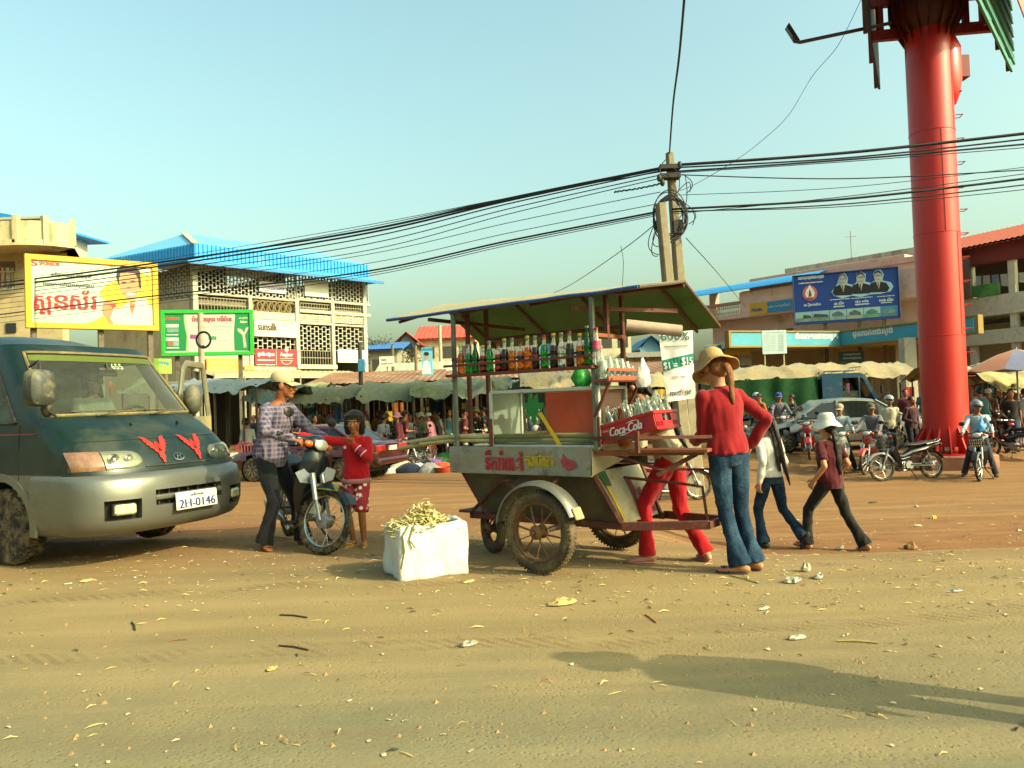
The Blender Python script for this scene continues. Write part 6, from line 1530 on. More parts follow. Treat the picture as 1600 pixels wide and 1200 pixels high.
 for q in((0,.42,0,1.22),(wd,.42,wd,1.22),(0,.42,wd,.42),(0,1.22,wd,1.22)):m.quad(dp(q[0],q[1],-.06),dp(q[2],q[3],-.06),dp(q[2],q[3],.03),dp(q[0],q[1],.03))
 door=obj('open_door',m,mat('#7d7a5c',.45,var=.15,dirt='#a8945c',da=.5,ds=2),T); door['label']='dusty front door swung open'
 m=MB(); m.quad(dp(0,.42,.034),dp(wd,.42,.034),dp(wd,.775,.034),dp(0,.775,.034),4,3); obj('door_skin',m,SILV,door)
 m=MB(); m.tube([dp(.02,1.22),dp(.34,1.74),dp(.45,1.80),dp(wd-.04,1.80),dp(wd,1.74),dp(wd,1.22)],[(.04,.025)]*6,8,hint=nv); obj('window_frame',m,mat('#6d6b54',.5,dirt='#a8945c',da=.4),door)
 m=MB(); c=dp(.06,1.40,.16); m.ell(c,(.09,.10,.16),None,16,10); m.tube([dp(.06,1.3,.02),c],.02,6); obj('side_mirror',m,mat('#4a4d42',.5,dirt='#8a7f58',da=.35),door)
 return T,pos,ang
VAN,VPOS,VANG=van()
# ------------------------------------------------------------------ cars and the truck standing on the lot
def car(label,pos,rz,col,L=4.4,W=1.7,Ht=1.38,name='parked_car',tail='#a31a14'):
 T=thing(name,label,'car',pos,rz); P=mat(col,.25,var=.06,coat=.6,dirt='#a8946a',da=.25,ds=1.5); h=L/2; w=W/2
 GLS=mat('#1c2422',.08,var=.1,coat=.3); TR=mat('#1a1a18',.6)
 sec=[(h,.42,.60,.70),(h-.06,.30,.66,.86),(h-.5,.26,.74,.97),(h-1.15,.24,.86,1),(h-1.3,.24,.90,1),(0,.24,.92,1),(-h+1.0,.24,.94,1),(-h+.45,.26,.95,.97),(-h+.08,.34,.90,.92),(-h,.44,.84,.80)]
 wc=(h-.85,-h+.88)
 # body as two skins with wheel openings: dense strip columns
 m=MB(); xs_=[]
 for a,b in zip(sec,sec[1:]):
  n=max(1,int((a[0]-b[0])/.055)); xs_+=[(a[0]+(b[0]-a[0])*i/n,*[a[k]+(b[k]-a[k])*i/n for k in(1,2,3)]) for i in range(n)]
 xs_.append(sec[-1])
 def ring(x,zb,zt,k):
  zm=(zb+zt)/2
  return[V((x,y*w*k,z)) for y,z in((-.55,zb),(-.93,zb+.02),(-.99,zb+.12),(-1,zm),(-.985,zt-.13),(-.93,zt-.05),(-.82,zt-.01),(-.4,zt+.015),(0,zt+.02),(.4,zt+.015),(.82,zt-.01),(.93,zt-.05),(.985,zt-.13),(1,zm),(.99,zb+.12),(.93,zb+.02),(.55,zb))]
 rg=[ring(*q) for q in xs_]; n=len(rg[0]); m.v=[p for r_ in rg for p in r_]
 for i in range(len(rg)-1):
  for j in range(n-1):
   c=sum((rg[i][j],rg[i][j+1],rg[i+1][j],rg[i+1][j+1]),V((0,0,0)))/4
   if abs(c.y)>w*.5 and any((c.x-q)**2+(c.z-.30)**2<.335**2 for q in wc):continue
   m.f.append((i*n+j,i*n+j+1,(i+1)*n+j+1,(i+1)*n+j))
 m.f.append(tuple(range(n))); m.f.append(tuple((len(rg)-1)*n+j for j in range(n)))
 body=obj('body',m,P,T,smooth=50)
 # cabin: roof and pillars, glass inset
 zb,zt=.90,Ht; F0,F1,R1,R0=h-1.22,h-1.95,-h+1.25,-h+.55; tb,tt=w*.93,w*.72
 m=MB(); rs=[]
 for k in range(9):
  x=F1+(R1-F1)*k/8; zz=zt-.05*abs(k-4)**2/16
  rs.append([V((x,y*tt,zz+q)) for y,q in((-1.04,-.08),(-1,-.03),(-.8,.0),(0,.02),(.8,0),(1,-.03),(1.04,-.08))])
 m.rings(rs,closed=False); rf=obj('roof',m,P,T,smooth=60)
 A=lambda x,y,z:V((x,y,z))
 for s in(-1,1):
  for(p,q) in((A(F0,s*tb*.96,zb),A(F1,s*tt,zt-.07)),(A(R0,s*tb*.94,zb),A(R1,s*tt,zt-.07)),(A(.05,s*tb,zb),A(.0,s*tt*1.03,zt-.05))):m=MB(); m.tube([p,q],.035,6); obj('pillar',m,P,T)
 m=MB(); m.quad(A(F0,-tb*.94,zb-.02),A(F0,tb*.94,zb-.02),A(F1,tt*.97,zt-.03),A(F1,-tt*.97,zt-.03),6,4); obj('windscreen',m,GLS,T)
 m=MB(); m.quad(A(R0,-tb*.92,zb),A(R0,tb*.92,zb),A(R1,tt*.97,zt-.03),A(R1,-tt*.97,zt-.03),6,4); obj('rear_window',m,GLS,T)
 for s in(-1,1):
  m=MB(); m.quad(A(F0-.10,s*tb*.985,zb),A(.09,s*tb*1.0,zb),A(.04,s*tt*1.03,zt-.09),A(F1-.02,s*tt*1.0,zt-.09),4,3); obj('side_window',m,GLS,T)
  m=MB(); m.quad(A(.0,s*tb,zb),A(R0+.12,s*tb*.97,zb),A(R1+.03,s*tt,zt-.09),A(-.04,s*tt*1.03,zt-.09),4,3); obj('side_window',m,GLS,T)
  m=MB(); m.bar((h-.9,s*(w+.008),.52),(-h+.9,s*(w+.008),.52),.02,.05); obj('side_moulding',m,TR,T)
  for x in(.12,-.98):m=MB(); m.bar((x,s*(w+.004),.32),(x,s*(w-.002),.88),.006,.008,V((1,0,0))); obj('door_gap',m,TR,T)
  for x in(-.2,-1.2):m=MB(); m.box((x+.1,s*(w+.008),.80),(.16,.02,.035),None,.006); obj('door_handle',m,TR,T)
  m=MB(); m.box((F0-.12,s*(w+.06),.98),(.10,.18,.12),None,.03); obj('side_mirror',m,P,T)
  m=MB(); m.box((h-.05,s*w*.66,.66),(.10,.40,.12),None,.03); obj('headlight',m,mat('#cfcdb8',.15,coat=1),T)
  m=MB(); m.box((-h+.03,s*w*.66,.77),(.09,.42,.15),None,.02); tl=obj('tail_light',m,mat(tail,.2,coat=1,var=.2),T)
 m=MB(); m.box((-h+.02,0,.76),(.06,.52,.13),None,.01); obj('rear_panel',m,mat('#5a1a14' if tail else col,.4),T)
 m=MB(); m.box((-h-.015,0,.76),(.012,.40,.11)); obj('number_plate',m,mat('#c9c8b4',.5),T)
 for s in(-1,1):m=MB(); m.box((s*h,0,.46),(.16,W*.92,.16),None,.05); obj('bumper',m,P,T)
 m=MB(); m.box((0,0,.28),(L-.7,W*.62,.14)); m.box((0,0,.62),(L-1.4,W*.8,.1)); obj('underbody',m,TR,T)
 for x in wc:
  for s in(-1,1):
   c=V((x,s*(w-.11),.295)); m=MB(); m.lathe([(.17,-.09),(.27,-.09),(.295,-.06),(.295,.06),(.27,.09),(.17,.09)],c,(0,1,0),30); ty=obj('wheel',m,RUB(),T)
   m=MB(); m.lathe([(.03,s*.085),(.17,s*.07),(.185,s*.088)],c,(0,1,0),24)
   for i in range(8):a=2*math.pi*i/8; m.bar(c+V((math.cos(a)*.05,s*.085,math.sin(a)*.05)),c+V((math.cos(a)*.17,s*.085,math.sin(a)*.17)),.03,.012,V((0,1,0)))
   obj('rim',m,mat('#8d8c84',.35,metal=.7,dirt='#6d6048',da=.3),ty)
   m=MB(); m.lathe([(.33,-.09),(.33,.085)],c,(0,1,0),24,cap=False); obj('wheel_well',m,TR,T)
 return T
 # maroon sedan, tail to the right behind the girl; silver sedan, tail to the right
a=G(375,757); mp_=a+V((1.55,0,0)); car('dark maroon sedan parked beyond the motorcycle, boot towards the piles of clothes',V((mp_.x+.05,mp_.y+1.0,H(mp_.x,mp_.y+1))),R(160),'#4a1218',4.35,1.68,1.36,tail='#b8281c')
a=G(1318,706); car('silver grey sedan parked in front of the blue truck',V((a.x,a.y+.9,H(a.x,a.y+.9))),R(176),'#6d7472',4.6,1.75,1.42)
def truck():
 a=G(1362,690); pos=V((a.x-1.2,a.y+2.3,0)); pos.z=H(pos.x,pos.y)
 T=thing('light_truck','blue light truck with a dark green tarpaulin over its bed','truck',pos,R(-8)); T.scale=(1.08,)*3
 BL=mat('#1a4a66',.4,var=.1,coat=.2,dirt='#8a8468',da=.3,ds=2); TR=mat('#1a1a18',.6); GLS=glass('#8fb0a8',.05,.25)
 # cab: x 0.3..2.1 with sloped windscreen; shell with openings
 w=.82; pts=[(.35,.55),(2.0,.55),(2.08,.7),(2.08,1.05),(1.62,1.98),(1.45,2.05),(.40,2.05),(.35,1.98)]
 m=MB()
 def strip(p,q,y0=-w,y1=w):m.quad(V((p[0],y0,p[1])),V((q[0],y0,q[1])),V((q[0],y1,q[1])),V((p[0],y1,p[1])),2,4)
 for i in(1,2,4,5,6,7):strip(pts[i],pts[(i+1)%8])
 strip((2.08,1.05),(2.02,1.17)); strip((1.655,1.91),(1.62,1.98)); strip((2.02,1.17),(1.655,1.91),-w,-w+.08); strip((2.02,1.17),(1.655,1.91),w-.08,w)
 for s in(-1,1):
  m.poly([(.35,.55),(2.0,.55),(2.08,.7),(2.08,1.05),(2.02,1.17),(.35,1.17)],(0,s*w,0),(1,0,0),(0,0,1),depth=.03,nrm=(0,s,0))
  for P in([(.35,1.17),(.95,1.17),(.95,1.90),(.35,1.90)],[(1.90,1.17),(2.02,1.17),(1.655,1.90),(1.53,1.90)],[(.35,1.90),(1.655,1.90),(1.62,1.98),(1.45,2.05),(.4,2.05),(.35,1.98)],[(1.42,1.17),(1.46,1.17),(1.46,1.9),(1.42,1.9)]):m.poly(P,(0,s*w,0),(1,0,0),(0,0,1),depth=.03,nrm=(0,s,0))
 cab=obj('cab',m,BL,T,smooth=25)
 m=MB(); m.quad((2.015,-.74,1.17),(2.015,.74,1.17),(1.65,.74,1.91),(1.65,-.74,1.91)); obj('windscreen',m,GLS,T)
 for s in(-1,1):
  m=MB(); m.poly([(.95,1.17),(1.42,1.17),(1.42,1.9),(.95,1.9)],(0,s*(w-.02),0),(1,0,0),(0,0,1),nrm=(0,s,0)) if s>0 else m.poly([(.95,1.17),(1.42,1.17),(1.42,1.5),(.95,1.5)],(0,s*(w-.02),0),(1,0,0),(0,0,1),nrm=(0,s,0)); obj('side_window',m,GLS,T)
  m=MB(); m.tube([(1.98,s*.8,1.15),(2.05,s*1.0,1.3),(2.02,s*1.02,1.6)],.012,6); m.box((2.02,s*1.02,1.52),(.05,.17,.27),None,.03); obj('side_mirror',m,TR,T)
  m=MB(); m.box((2.07,s*.62,.82),(.05,.22,.16),None,.02); obj('headlight',m,mat('#cfcdb8',.15,coat=1),T)
  m=MB(); m.box((1.5,s*(w+.012),1.08),(.12,.02,.03)); obj('door_handle',m,TR,T)
 m=MB(); m.box((1.2,0,1.0),(.9,1.4,.2)); m.box((.62,0,1.35),(.14,1.4,.7),None,.04); obj('seat',m,cloth('#3a3834'),T)
 # chassis, bed, tarp
 m=MB(); m.box((-.6,0,.55),(5.0,.8,.14)); obj('chassis',m,TR,T)
 m=MB(); m.box((-1.45,0,.80),(3.3,1.66,.10));
 for s in(-1,1):m.box((-1.45,s*.82,1.05),(3.3,.04,.42))
 m.box((.18,0,1.05),(.04,1.66,.42)); m.box((-3.08,0,1.05),(.04,1.66,.42)); obj('cargo_bed',m,BL,T)
 TP=cloth('#12451f',.2,dirt='#2c5a34',da=.3); m=MB(); f=lambda p,u,v_:p+V((.02*noise.noise((p.x*3,p.z*3,1)),.05*noise.noise((p.x*2.5,p.z*1.8,4))+.03*math.sin(p.x*9),.06*noise.noise((p.x*2,p.y*2,7))))
 for s in(-1,1):m.quad((.22,s*.88,.85),(-3.15,s*.88,.85),(-3.15,s*.86,1.92),(.22,s*.86,1.96),40,10,f)
 m.quad((.22,-.86,1.96),(-3.15,-.86,1.92),(-3.15,.86,1.92),(.22,.86,1.96),40,12,f); m.quad((.22,-.87,.9),(.22,.87,.9),(.22,.86,1.96),(.22,-.86,1.96),8,8); m.quad((-3.15,-.87,.9),(-3.15,.87,.9),(-3.15,.86,1.92),(-3.15,-.86,1.92),8,8); obj('tarpaulin',m,TP,T,smooth=60)
 m=MB()
 for x in(.55,.95,1.35):m.tube([(x,-.6,2.12),(x,.6,2.12)],.015,6)
 for y in(-.6,-.2,.2,.6):m.tube([(.45,y,2.14),(1.5,y,2.14),(1.55,y,2.24)],.015,6); m.tube([(.6,y,2.03),(.6,y,2.13)],.012,5)
 m.tube([(1.55,-.6,2.24),(1.55,.6,2.24)],.015,6); obj('roof_rack',m,mat('#8a8a80',.5,metal=.6),T)
 for x in(1.45,-1.9):
  for s in(-1,1):
   c=V((x,s*.72,.34)); m=MB(); m.lathe([(.18,-.1),(.31,-.1),(.34,-.07),(.34,.07),(.31,.1),(.18,.1)],c,(0,1,0),30); ty=obj('wheel',m,RUB(),T); m=MB(); m.lathe([(.03,s*.06),(.19,s*.05),(.2,s*.09)],c,(0,1,0),20); obj('rim',m,ALU(),ty)
 return T,pos
TRUCK,TPOS=truck()
# ------------------------------------------------------------------ the sugar cane drinks cart
CO=G(845,896); CL=V((.79,-.613,0)).normalized(); CD=V((-CL.y,CL.x,0))
CROT=Matrix((CL,CD,V((0,0,1)))).transposed(); CYAW=math.atan2(CL.y,CL.x)
def cw(l,d,z):return CO+CL*l+CD*d+V((0,0,z))
def cart():
 T=thing('drinks_cart','tin-clad street drinks cart with a green lined roof, bottle shelf and glass case','cart',CO,CYAW)
 TIN=mat('#9c998c',.45,metal=.45,var=.22,vs=5,dirt='#4a3c28',da=.35,ds=5,bump=.3,bs=9)
 TIN2=mat('#b3aa8c',.55,metal=.25,var=.22,vs=4,dirt='#55452c',da=.4,ds=4,bump=.3,bs=9)
 BRN=mat('#5d2c1e',.7,var=.2,vs=9,dirt='#8a5a3c',da=.3,ds=14); GREY=mat('#6d7268',.5,metal=.3,var=.15,dirt='#5a4a34',da=.3)
 WHT=mat('#b9bcae',.5,metal=.2,var=.12,dirt='#7a705a',da=.25)
 P=lambda l,d,z:V((l,d,z))
 def pt(nm,mb,m,par=None,**kw):return obj(nm,mb,m,par or T,**kw)
 # ---- hull
 top=[P(-.98,.27,.72),P(.30,.27,.72),P(.30,1.0,.72),P(-.98,1.0,.72)]; bot=[P(-.82,.40,.33),P(.46,.40,.33),P(.46,1.0,.33),P(-.82,1.0,.33)]
 crum=lambda a:(lambda p,u,v_:p+V((.012*noise.noise((p.x*5+a,p.y*5,p.z*5)),.018*noise.noise((p.x*4,p.y*4+a,p.z*5)),0)))
 m=MB(); m.quad(bot[0],bot[1],top[1],top[0],24,10,crum(1)); pt('side_panel',m,mat('#5a5646',.45,metal=.4,var=.35,vs=4,dirt='#6d5c30',da=.3,ds=3,bump=.3,bs=8),smooth=60)
 m=MB(); m.quad(bot[1],bot[2],top[2],top[1],14,10,crum(3)); ep=pt('end_panel',m,TIN2,smooth=60)
 m=MB(); m.quad(bot[2],bot[3],top[3],top[2],10,6); pt('back_panel',m,TIN); m=MB(); m.quad(bot[3],bot[0],top[0],top[3],10,6); pt('end_panel',m,TIN)
 m=MB(); m.quad(bot[0],bot[3],bot[2],bot[1],2,2); pt('floor_panel',m,BRN)
 for a,b in((bot[0],top[0]),(bot[1],top[1]),(bot[2],top[2]),(bot[3],top[3])):m=MB(); m.bar(a,b,.035,.035,bev=.004); pt('corner_post',m,BRN)
 # painted marks on the end panel
 def eq(s,t,off=.012):
  a=bot[1].lerp(bot[2],s); b=top[1].lerp(top[2],s); return a.lerp(b,t)+V((off,0,0))
 def stripe(pts,c,nm):m=MB(); m.add([eq(*p) for p in pts],tessellate_polygon([[V((p[0],p[1],0)) for p in pts]])); pt(nm,m,mat(c,.7,var=.3,vs=12),ep,smooth=0)
 stripe([(.06,.05),(.12,.05),(.14,.70),(.09,.72)],'#c9a020','painted_stripe'); stripe([(.08,.72),(.20,.70),(.22,.98),(.06,.99)],'#2c5a34','painted_patch')
 stripe([(.50,.18),(.60,.22),(.58,.40),(.64,.55),(.62,.82),(.55,.78),(.53,.5)],'#8f2a2c','painted_letter'); stripe([(.68,.10),(.92,.08),(.93,.5),(.86,.52),(.85,.3),(.76,.32),(.75,.6),(.68,.55)],'#8f2a2c','painted_letter')
 # ---- tray with apron
 m=MB(); m.box(P(-.345,.625,.885),(1.37,.85,.03)); pt('tray_top',m,WHT)
 m=MB(); m.quad(P(-1.03,.197,.695),P(.34,.197,.695),P(.34,.197,.905),P(-1.03,.197,.905),40,8,lambda p,u,v_:p+V((0,.010*noise.noise((p.x*7,1,p.z*9))-.006,0))); ap=pt('apron',m,TIN,smooth=60)
 m=MB(); m.quad(P(-1.03,.212,.695),P(.34,.212,.695),P(.34,.212,.905),P(-1.03,.212,.905)); m.bar(P(-1.03,.205,.695),P(.34,.205,.695),.02,.012); pt('apron_lining',m,TIN)
 m=MB(); m.add([P(.345,.20,.695),P(.345,1.05,.865),P(.345,1.05,.905),P(.345,.20,.905),P(.325,.20,.695),P(.325,1.05,.865),P(.325,1.05,.905),P(.325,.20,.905)],[(0,1,2,3),(4,7,6,5),(0,4,5,1)]); pt('end_apron',m,TIN2)
 m=MB(); m.quad(P(-1.03,.2,.72),P(-1.03,1.05,.72),P(-1.03,1.05,.905),P(-1.03,.2,.905),4,2); m.quad(P(-1.03,1.05,.72),P(.34,1.05,.72),P(.34,1.05,.905),P(-1.03,1.05,.905),4,2); pt('back_apron',m,TIN)
 m=MB(); text(m,'ទឹកអំពៅ',P(-.46,.186,.80),(1,0,0),(0,0,1),.16,.36,bold=.008); pt('painted_lettering',m,mat('#a3242c',.7,var=.3,vs=20),ap,smooth=0)
 m=MB(); text(m,'ត្រជាក់',P(-.12,.186,.80),(1,0,0),(0,0,1),.15,.26,bold=.010); pt('painted_lettering',m,mat('#b89a20',.7,var=.3,vs=20),ap,smooth=0)
 m=MB(); m.add([P(x,.184,z) for x,z in((.08,.80),(.11,.86),(.14,.82),(.21,.80),(.22,.76),(.15,.73),(.10,.76))],[(0,1,2,3,4,5,6)]); pt('painted_mark',m,mat('#a8404c',.7,var=.4,vs=16),ap,smooth=0)
 # ---- frame rails and platform
 for a,b,w_ in((P(-.98,.40,.315),P(.50,.40,.315),.05),(P(-.98,1.0,.315),P(.50,1.0,.315),.05),(P(.48,.36,.32),P(1.06,.58,.34),.06),(P(.48,1.04,.32),P(1.06,.84,.34),.06),(P(1.06,.56,.34),P(1.06,.86,.34),.05),(P(-.98,.38,.315),P(-.98,1.02,.315),.05)):m=MB(); m.bar(a,b,.04,w_,bev=.004); pt('frame_rail',m,BRN)
 m=MB(); m.box(P(-.98,.68,.345),(.26,.62,.02)); pt('front_deck',m,BRN)
 m=MB(); m.tube([P(-.98,.38,.34),P(-.55,.24,.62),P(-.42,.22,.64)],.014,6); pt('brace',m,BRN); m=MB(); m.tube([P(-.5,.26,.62),P(-.35,.16,.60)],.012,6); m.tube([P(.02,.16,.63),P(.02,.3,.7)],.012,6); pt('fender_stay',m,BRN)
 # handle rails to the right of the end panel
 m=MB(); m.tube([P(.42,.52,.66),P(.85,.60,.62),P(1.0,.62,.60),P(1.03,.62,.36)],.011,8); pt('hand_rail',m,BRN)
 m=MB(); m.tube([P(.36,.3,.88),P(.80,.36,.74),P(1.02,.70,.72),P(1.06,.74,.46)],.010,8); pt('hand_rail',m,BRN)
 m=MB(); m.box(P(.86,.42,.872),(.56,.16,.025),Matrix.Rotation(R(12),3,'Z'),.004); m.bar(P(.36,.24,.86),P(1.1,.46,.86),.025,.04); pt('side_shelf',m,mat('#7d4428',.7,var=.2,vs=8)); m=MB(); m.bar(P(.36,.2,.97),P(.74,.17,.98),.02,.025); m.bar(P(.74,.17,.87),P(.74,.17,1.02),.025,.025); m.bar(P(.74,.17,.975),P(1.14,.5,.965),.02,.022); m.bar(P(.78,.36,.70),P(1.0,.55,.84),.02,.03); pt('shelf_rail',m,BRN)
 # ---- wheels
 RUST=mat('#7a5a38',.7,metal=.3,var=.3,vs=20,dirt='#5a3c22',da=.4)
 def cwheel(c,rad,tw,ax,spokes=12,nm='wheel'):
  c=V(c); w_=MB(); w_.torus(c,ax,rad-tw*1.05,tw*1.05,48,12,rb=tw); a,b,d=frame_from(ax)
  for i in range(60):
   t=2*math.pi*i/60; e=a*math.cos(t)+b*math.sin(t); tg=-a*math.sin(t)+b*math.cos(t)
   for sg in(-1,1):w_.box(c+e*(rad-.004-.006)+d*(tw*.62*sg),(.016,tw*.55,.014),Matrix((tg,d,e)).transposed()@Matrix.Rotation(R(28)*sg,3,'X'))
  ty=obj(nm,w_,mat('#4a4030',.9,var=.25,vs=12,dirt='#8a744c',da=.5,ds=8,bump=.3),T)
  m=MB(); m.torus(c,ax,rad-tw*2.15,.016,44,8,rb=tw*.6); obj('rim',m,RUST,ty)
  m=MB(); m.lathe([(.02,-.075),(.035,-.07),(.052,-.05),(.052,-.035),(.034,-.03),(.034,.03),(.052,.035),(.052,.05),(.03,.07)],c,ax,20); m.lathe([(.016,-.1),(.016,.1)],c,ax,8); obj('hub',m,RUST,ty)
  for i in range(spokes):
   t=2*math.pi*(i+.3)/spokes; e=a*math.cos(t)+b*math.sin(t); m=MB(); m.tube([c+e*.04+d*(.03 if i%2 else-.03),c+e*(rad-tw*2.2)],.0075 if i%2==0 else.0045,6); obj('spoke',m,RUST,ty)
  return ty
 cwheel((0,0,.302),.302,.042,V((0,1,0))); cwheel((0,1.12,.302),.302,.042,V((0,1,0))); cwheel((-.84,.49,.20),.20,.035,V((.45,.9,0)).normalized(),8)
 m=MB(); m.tube([P(0,-.08,.302),P(0,1.2,.302)],.022,10); m.tube([P(0,.42,.302),P(.0,.42,.42)],.03,8); m.tube([P(0,.98,.302),P(0,.98,.42)],.03,8); pt('axle',m,mat('#3a3026',.7)); m=MB(); m.tube([P(-.84,.49,.20),P(-.80,.55,.33)],.02,8); pt('castor_fork',m,BRN)
 m=MB(); rs=[]
 for i in range(20):
  t=R(172-150*i/19); rs.append([P(math.cos(t)*r_,y,.302+math.sin(t)*r_) for y,r_ in((-.075,.345),(-.06,.362),(-.02,.372),(.03,.372),(.065,.362),(.08,.345),(.078,.341),(.06,.357),(.03,.367),(-.02,.367),(-.06,.357),(-.073,.341))])
 m.rings(rs); fd=pt('wheel_fender',m,mat('#77776c',.4,metal=.6,var=.2,vs=8,dirt='#6d4a2c',da=.35,ds=7))
 m=MB(); t=R(24); m.box(P(math.cos(t)*.373,0,.302+math.sin(t)*.373),(.02,.10,.09),Matrix.Rotation(R(-66+90-24+0),3,'Y') if False else Matrix.Rotation(-t,3,'Y'),.006); pt('fender_tail',m,mat('#b09a6c',.6),fd)
 # ---- posts
 def roofz(l,d):
  t=(l+1.73)/2.4; zf,zr,zb_=2.02,2.20-.07*t,1.86
  return zf+(zr-zf)*(d-.21)/.71 if d<.92 else zr+(zb_-zr)*(d-.92)/.56
 for l,d,zb_ in((-.97,.22,.88),(-.97,.40,.88),(-.97,.65,.88),(.38,.22,.88),(.38,.65,.88)):
  m=MB(); m.bar(P(l,d,zb_),P(l,d,roofz(l,d)-.025),.032,.032,bev=.003); pt('roof_post',m,GREY if d<.3 else BRN)
 m=MB(); m.bar(P(.38,.42,1.70),P(.38,.42,roofz(.38,.42)-.03),.032,.032); pt('roof_post',m,BRN)
 for a,b in((P(-1.25,.22,1.98),P(-.97,1.2,1.92)),(P(-.97,.65,1.80),P(.38,.65,1.80)),(P(.38,.2,1.72),P(.38,.68,1.72)),(P(-.97,.2,1.62),P(-.97,.68,1.62))):m=MB(); m.bar(a,b,.03,.03,bev=.003); pt('cross_bar',m,mat('#8a4a2c',.7) if a.x>.3 else BRN)
 m=MB(); m.bar(P(.20,.22,1.93),P(.62,1.1,1.93),.03,.03); pt('cross_bar',m,BRN)
 # ---- roof: beige top, green lining, blue front edge
 R0,R1=-1.73,.78; nu=26
 def rp(u,d,dz=0):l=R0+(R1-R0)*u; return P(l,d,roofz(l,d)+dz+.008*noise.noise((l*3,d*3,0)))
 m=MB(); ds_=[.20,.45,.70,.92,1.1,1.3,1.56]
 g=[[rp(i/nu,d,.012) for i in range(nu+1)] for d in ds_]; m.rings(g,closed=False); rf=pt('roof',m,mat('#a89c78',.75,var=.15,vs=3,dirt='#6d6046',da=.3,ds=3),smooth=50)
 m=MB(); g=[[rp(i/nu,d,-.012) for i in range(nu+1)] for d in ds_]; m.rings(g,closed=False); pt('roof_lining',m,mat('#4f7a40',.75,var=.15,vs=3,dirt='#3a5a30',da=.3),rf,smooth=50)
 m=MB(); m.tube([rp(i/nu,.20,0) for i in range(nu+1)],[(.02,.014)]*(nu+1),8); pt('roof_edge',m,mat('#2a4a86',.5,var=.15),rf)
 m=MB(); m.tube([rp(i/nu,1.56,0) for i in range(nu+1)],.014,6); m.tube([rp(1,d,0) for d in ds_],.013,6); m.tube([rp(0,d,0) for d in ds_],.013,6); pt('roof_trim',m,mat('#5d4a38',.7),rf)
 for u in(.06,.34,.62,.92):m=MB(); m.tube([rp(u,d,-.03) for d in ds_],.014,6); pt('rafter',m,BRN,rf)
 m=MB(); m.tube([rp(u/10,.92,-.03) for u in range(11)],.014,6); pt('ridge_bar',m,BRN,rf)
 # rolled sheet hanging under the right end
 m=MB(); m.tube([P(.47,.55,1.80),P(.80,.80,1.74)],.045,14); pt('rolled_sheet',m,mat('#b09a88',.7,var=.2,vs=6))
 # ---- bottle shelves
 m=MB(); m.box(P(-.30,.20,1.485),(1.42,.11,.022),None,.003); sh=pt('bottle_shelf',m,mat('#6b2f20',.65,var=.2,vs=8)); m=MB(); m.bar(P(-1.02,.145,1.565),P(.42,.145,1.565),.016,.018); pt('shelf_bar',m,mat('#6b2f20',.65,var=.2),sh)
 m=MB(); m.bar(P(-1.02,.255,1.60),P(.42,.255,1.60),.014,.016); pt('shelf_bar',m,mat('#6b2f20',.65,var=.2),sh)
 m=MB(); m.box(P(.46,.42,1.385),(.13,.50,.022),None,.003); sh2=pt('glass_shelf',m,mat('#8a4028',.65,var=.2,vs=8)); m=MB(); m.bar(P(.525,.17,1.46),P(.525,.67,1.46),.014,.02); m.bar(P(.525,.17,1.40),P(.525,.67,1.40),.014,.03); pt('shelf_bar',m,mat('#a05030',.65,var=.2),sh2)
 for y in(.21,.64):m=MB(); m.bar(P(.53,y,1.40),P(.38,y,1.12),.02,.02); pt('shelf_bracket',m,BRN,sh2)
 return T,P
CART,CP=cart()
def wc(l,d,z):return cw(l,d,z)
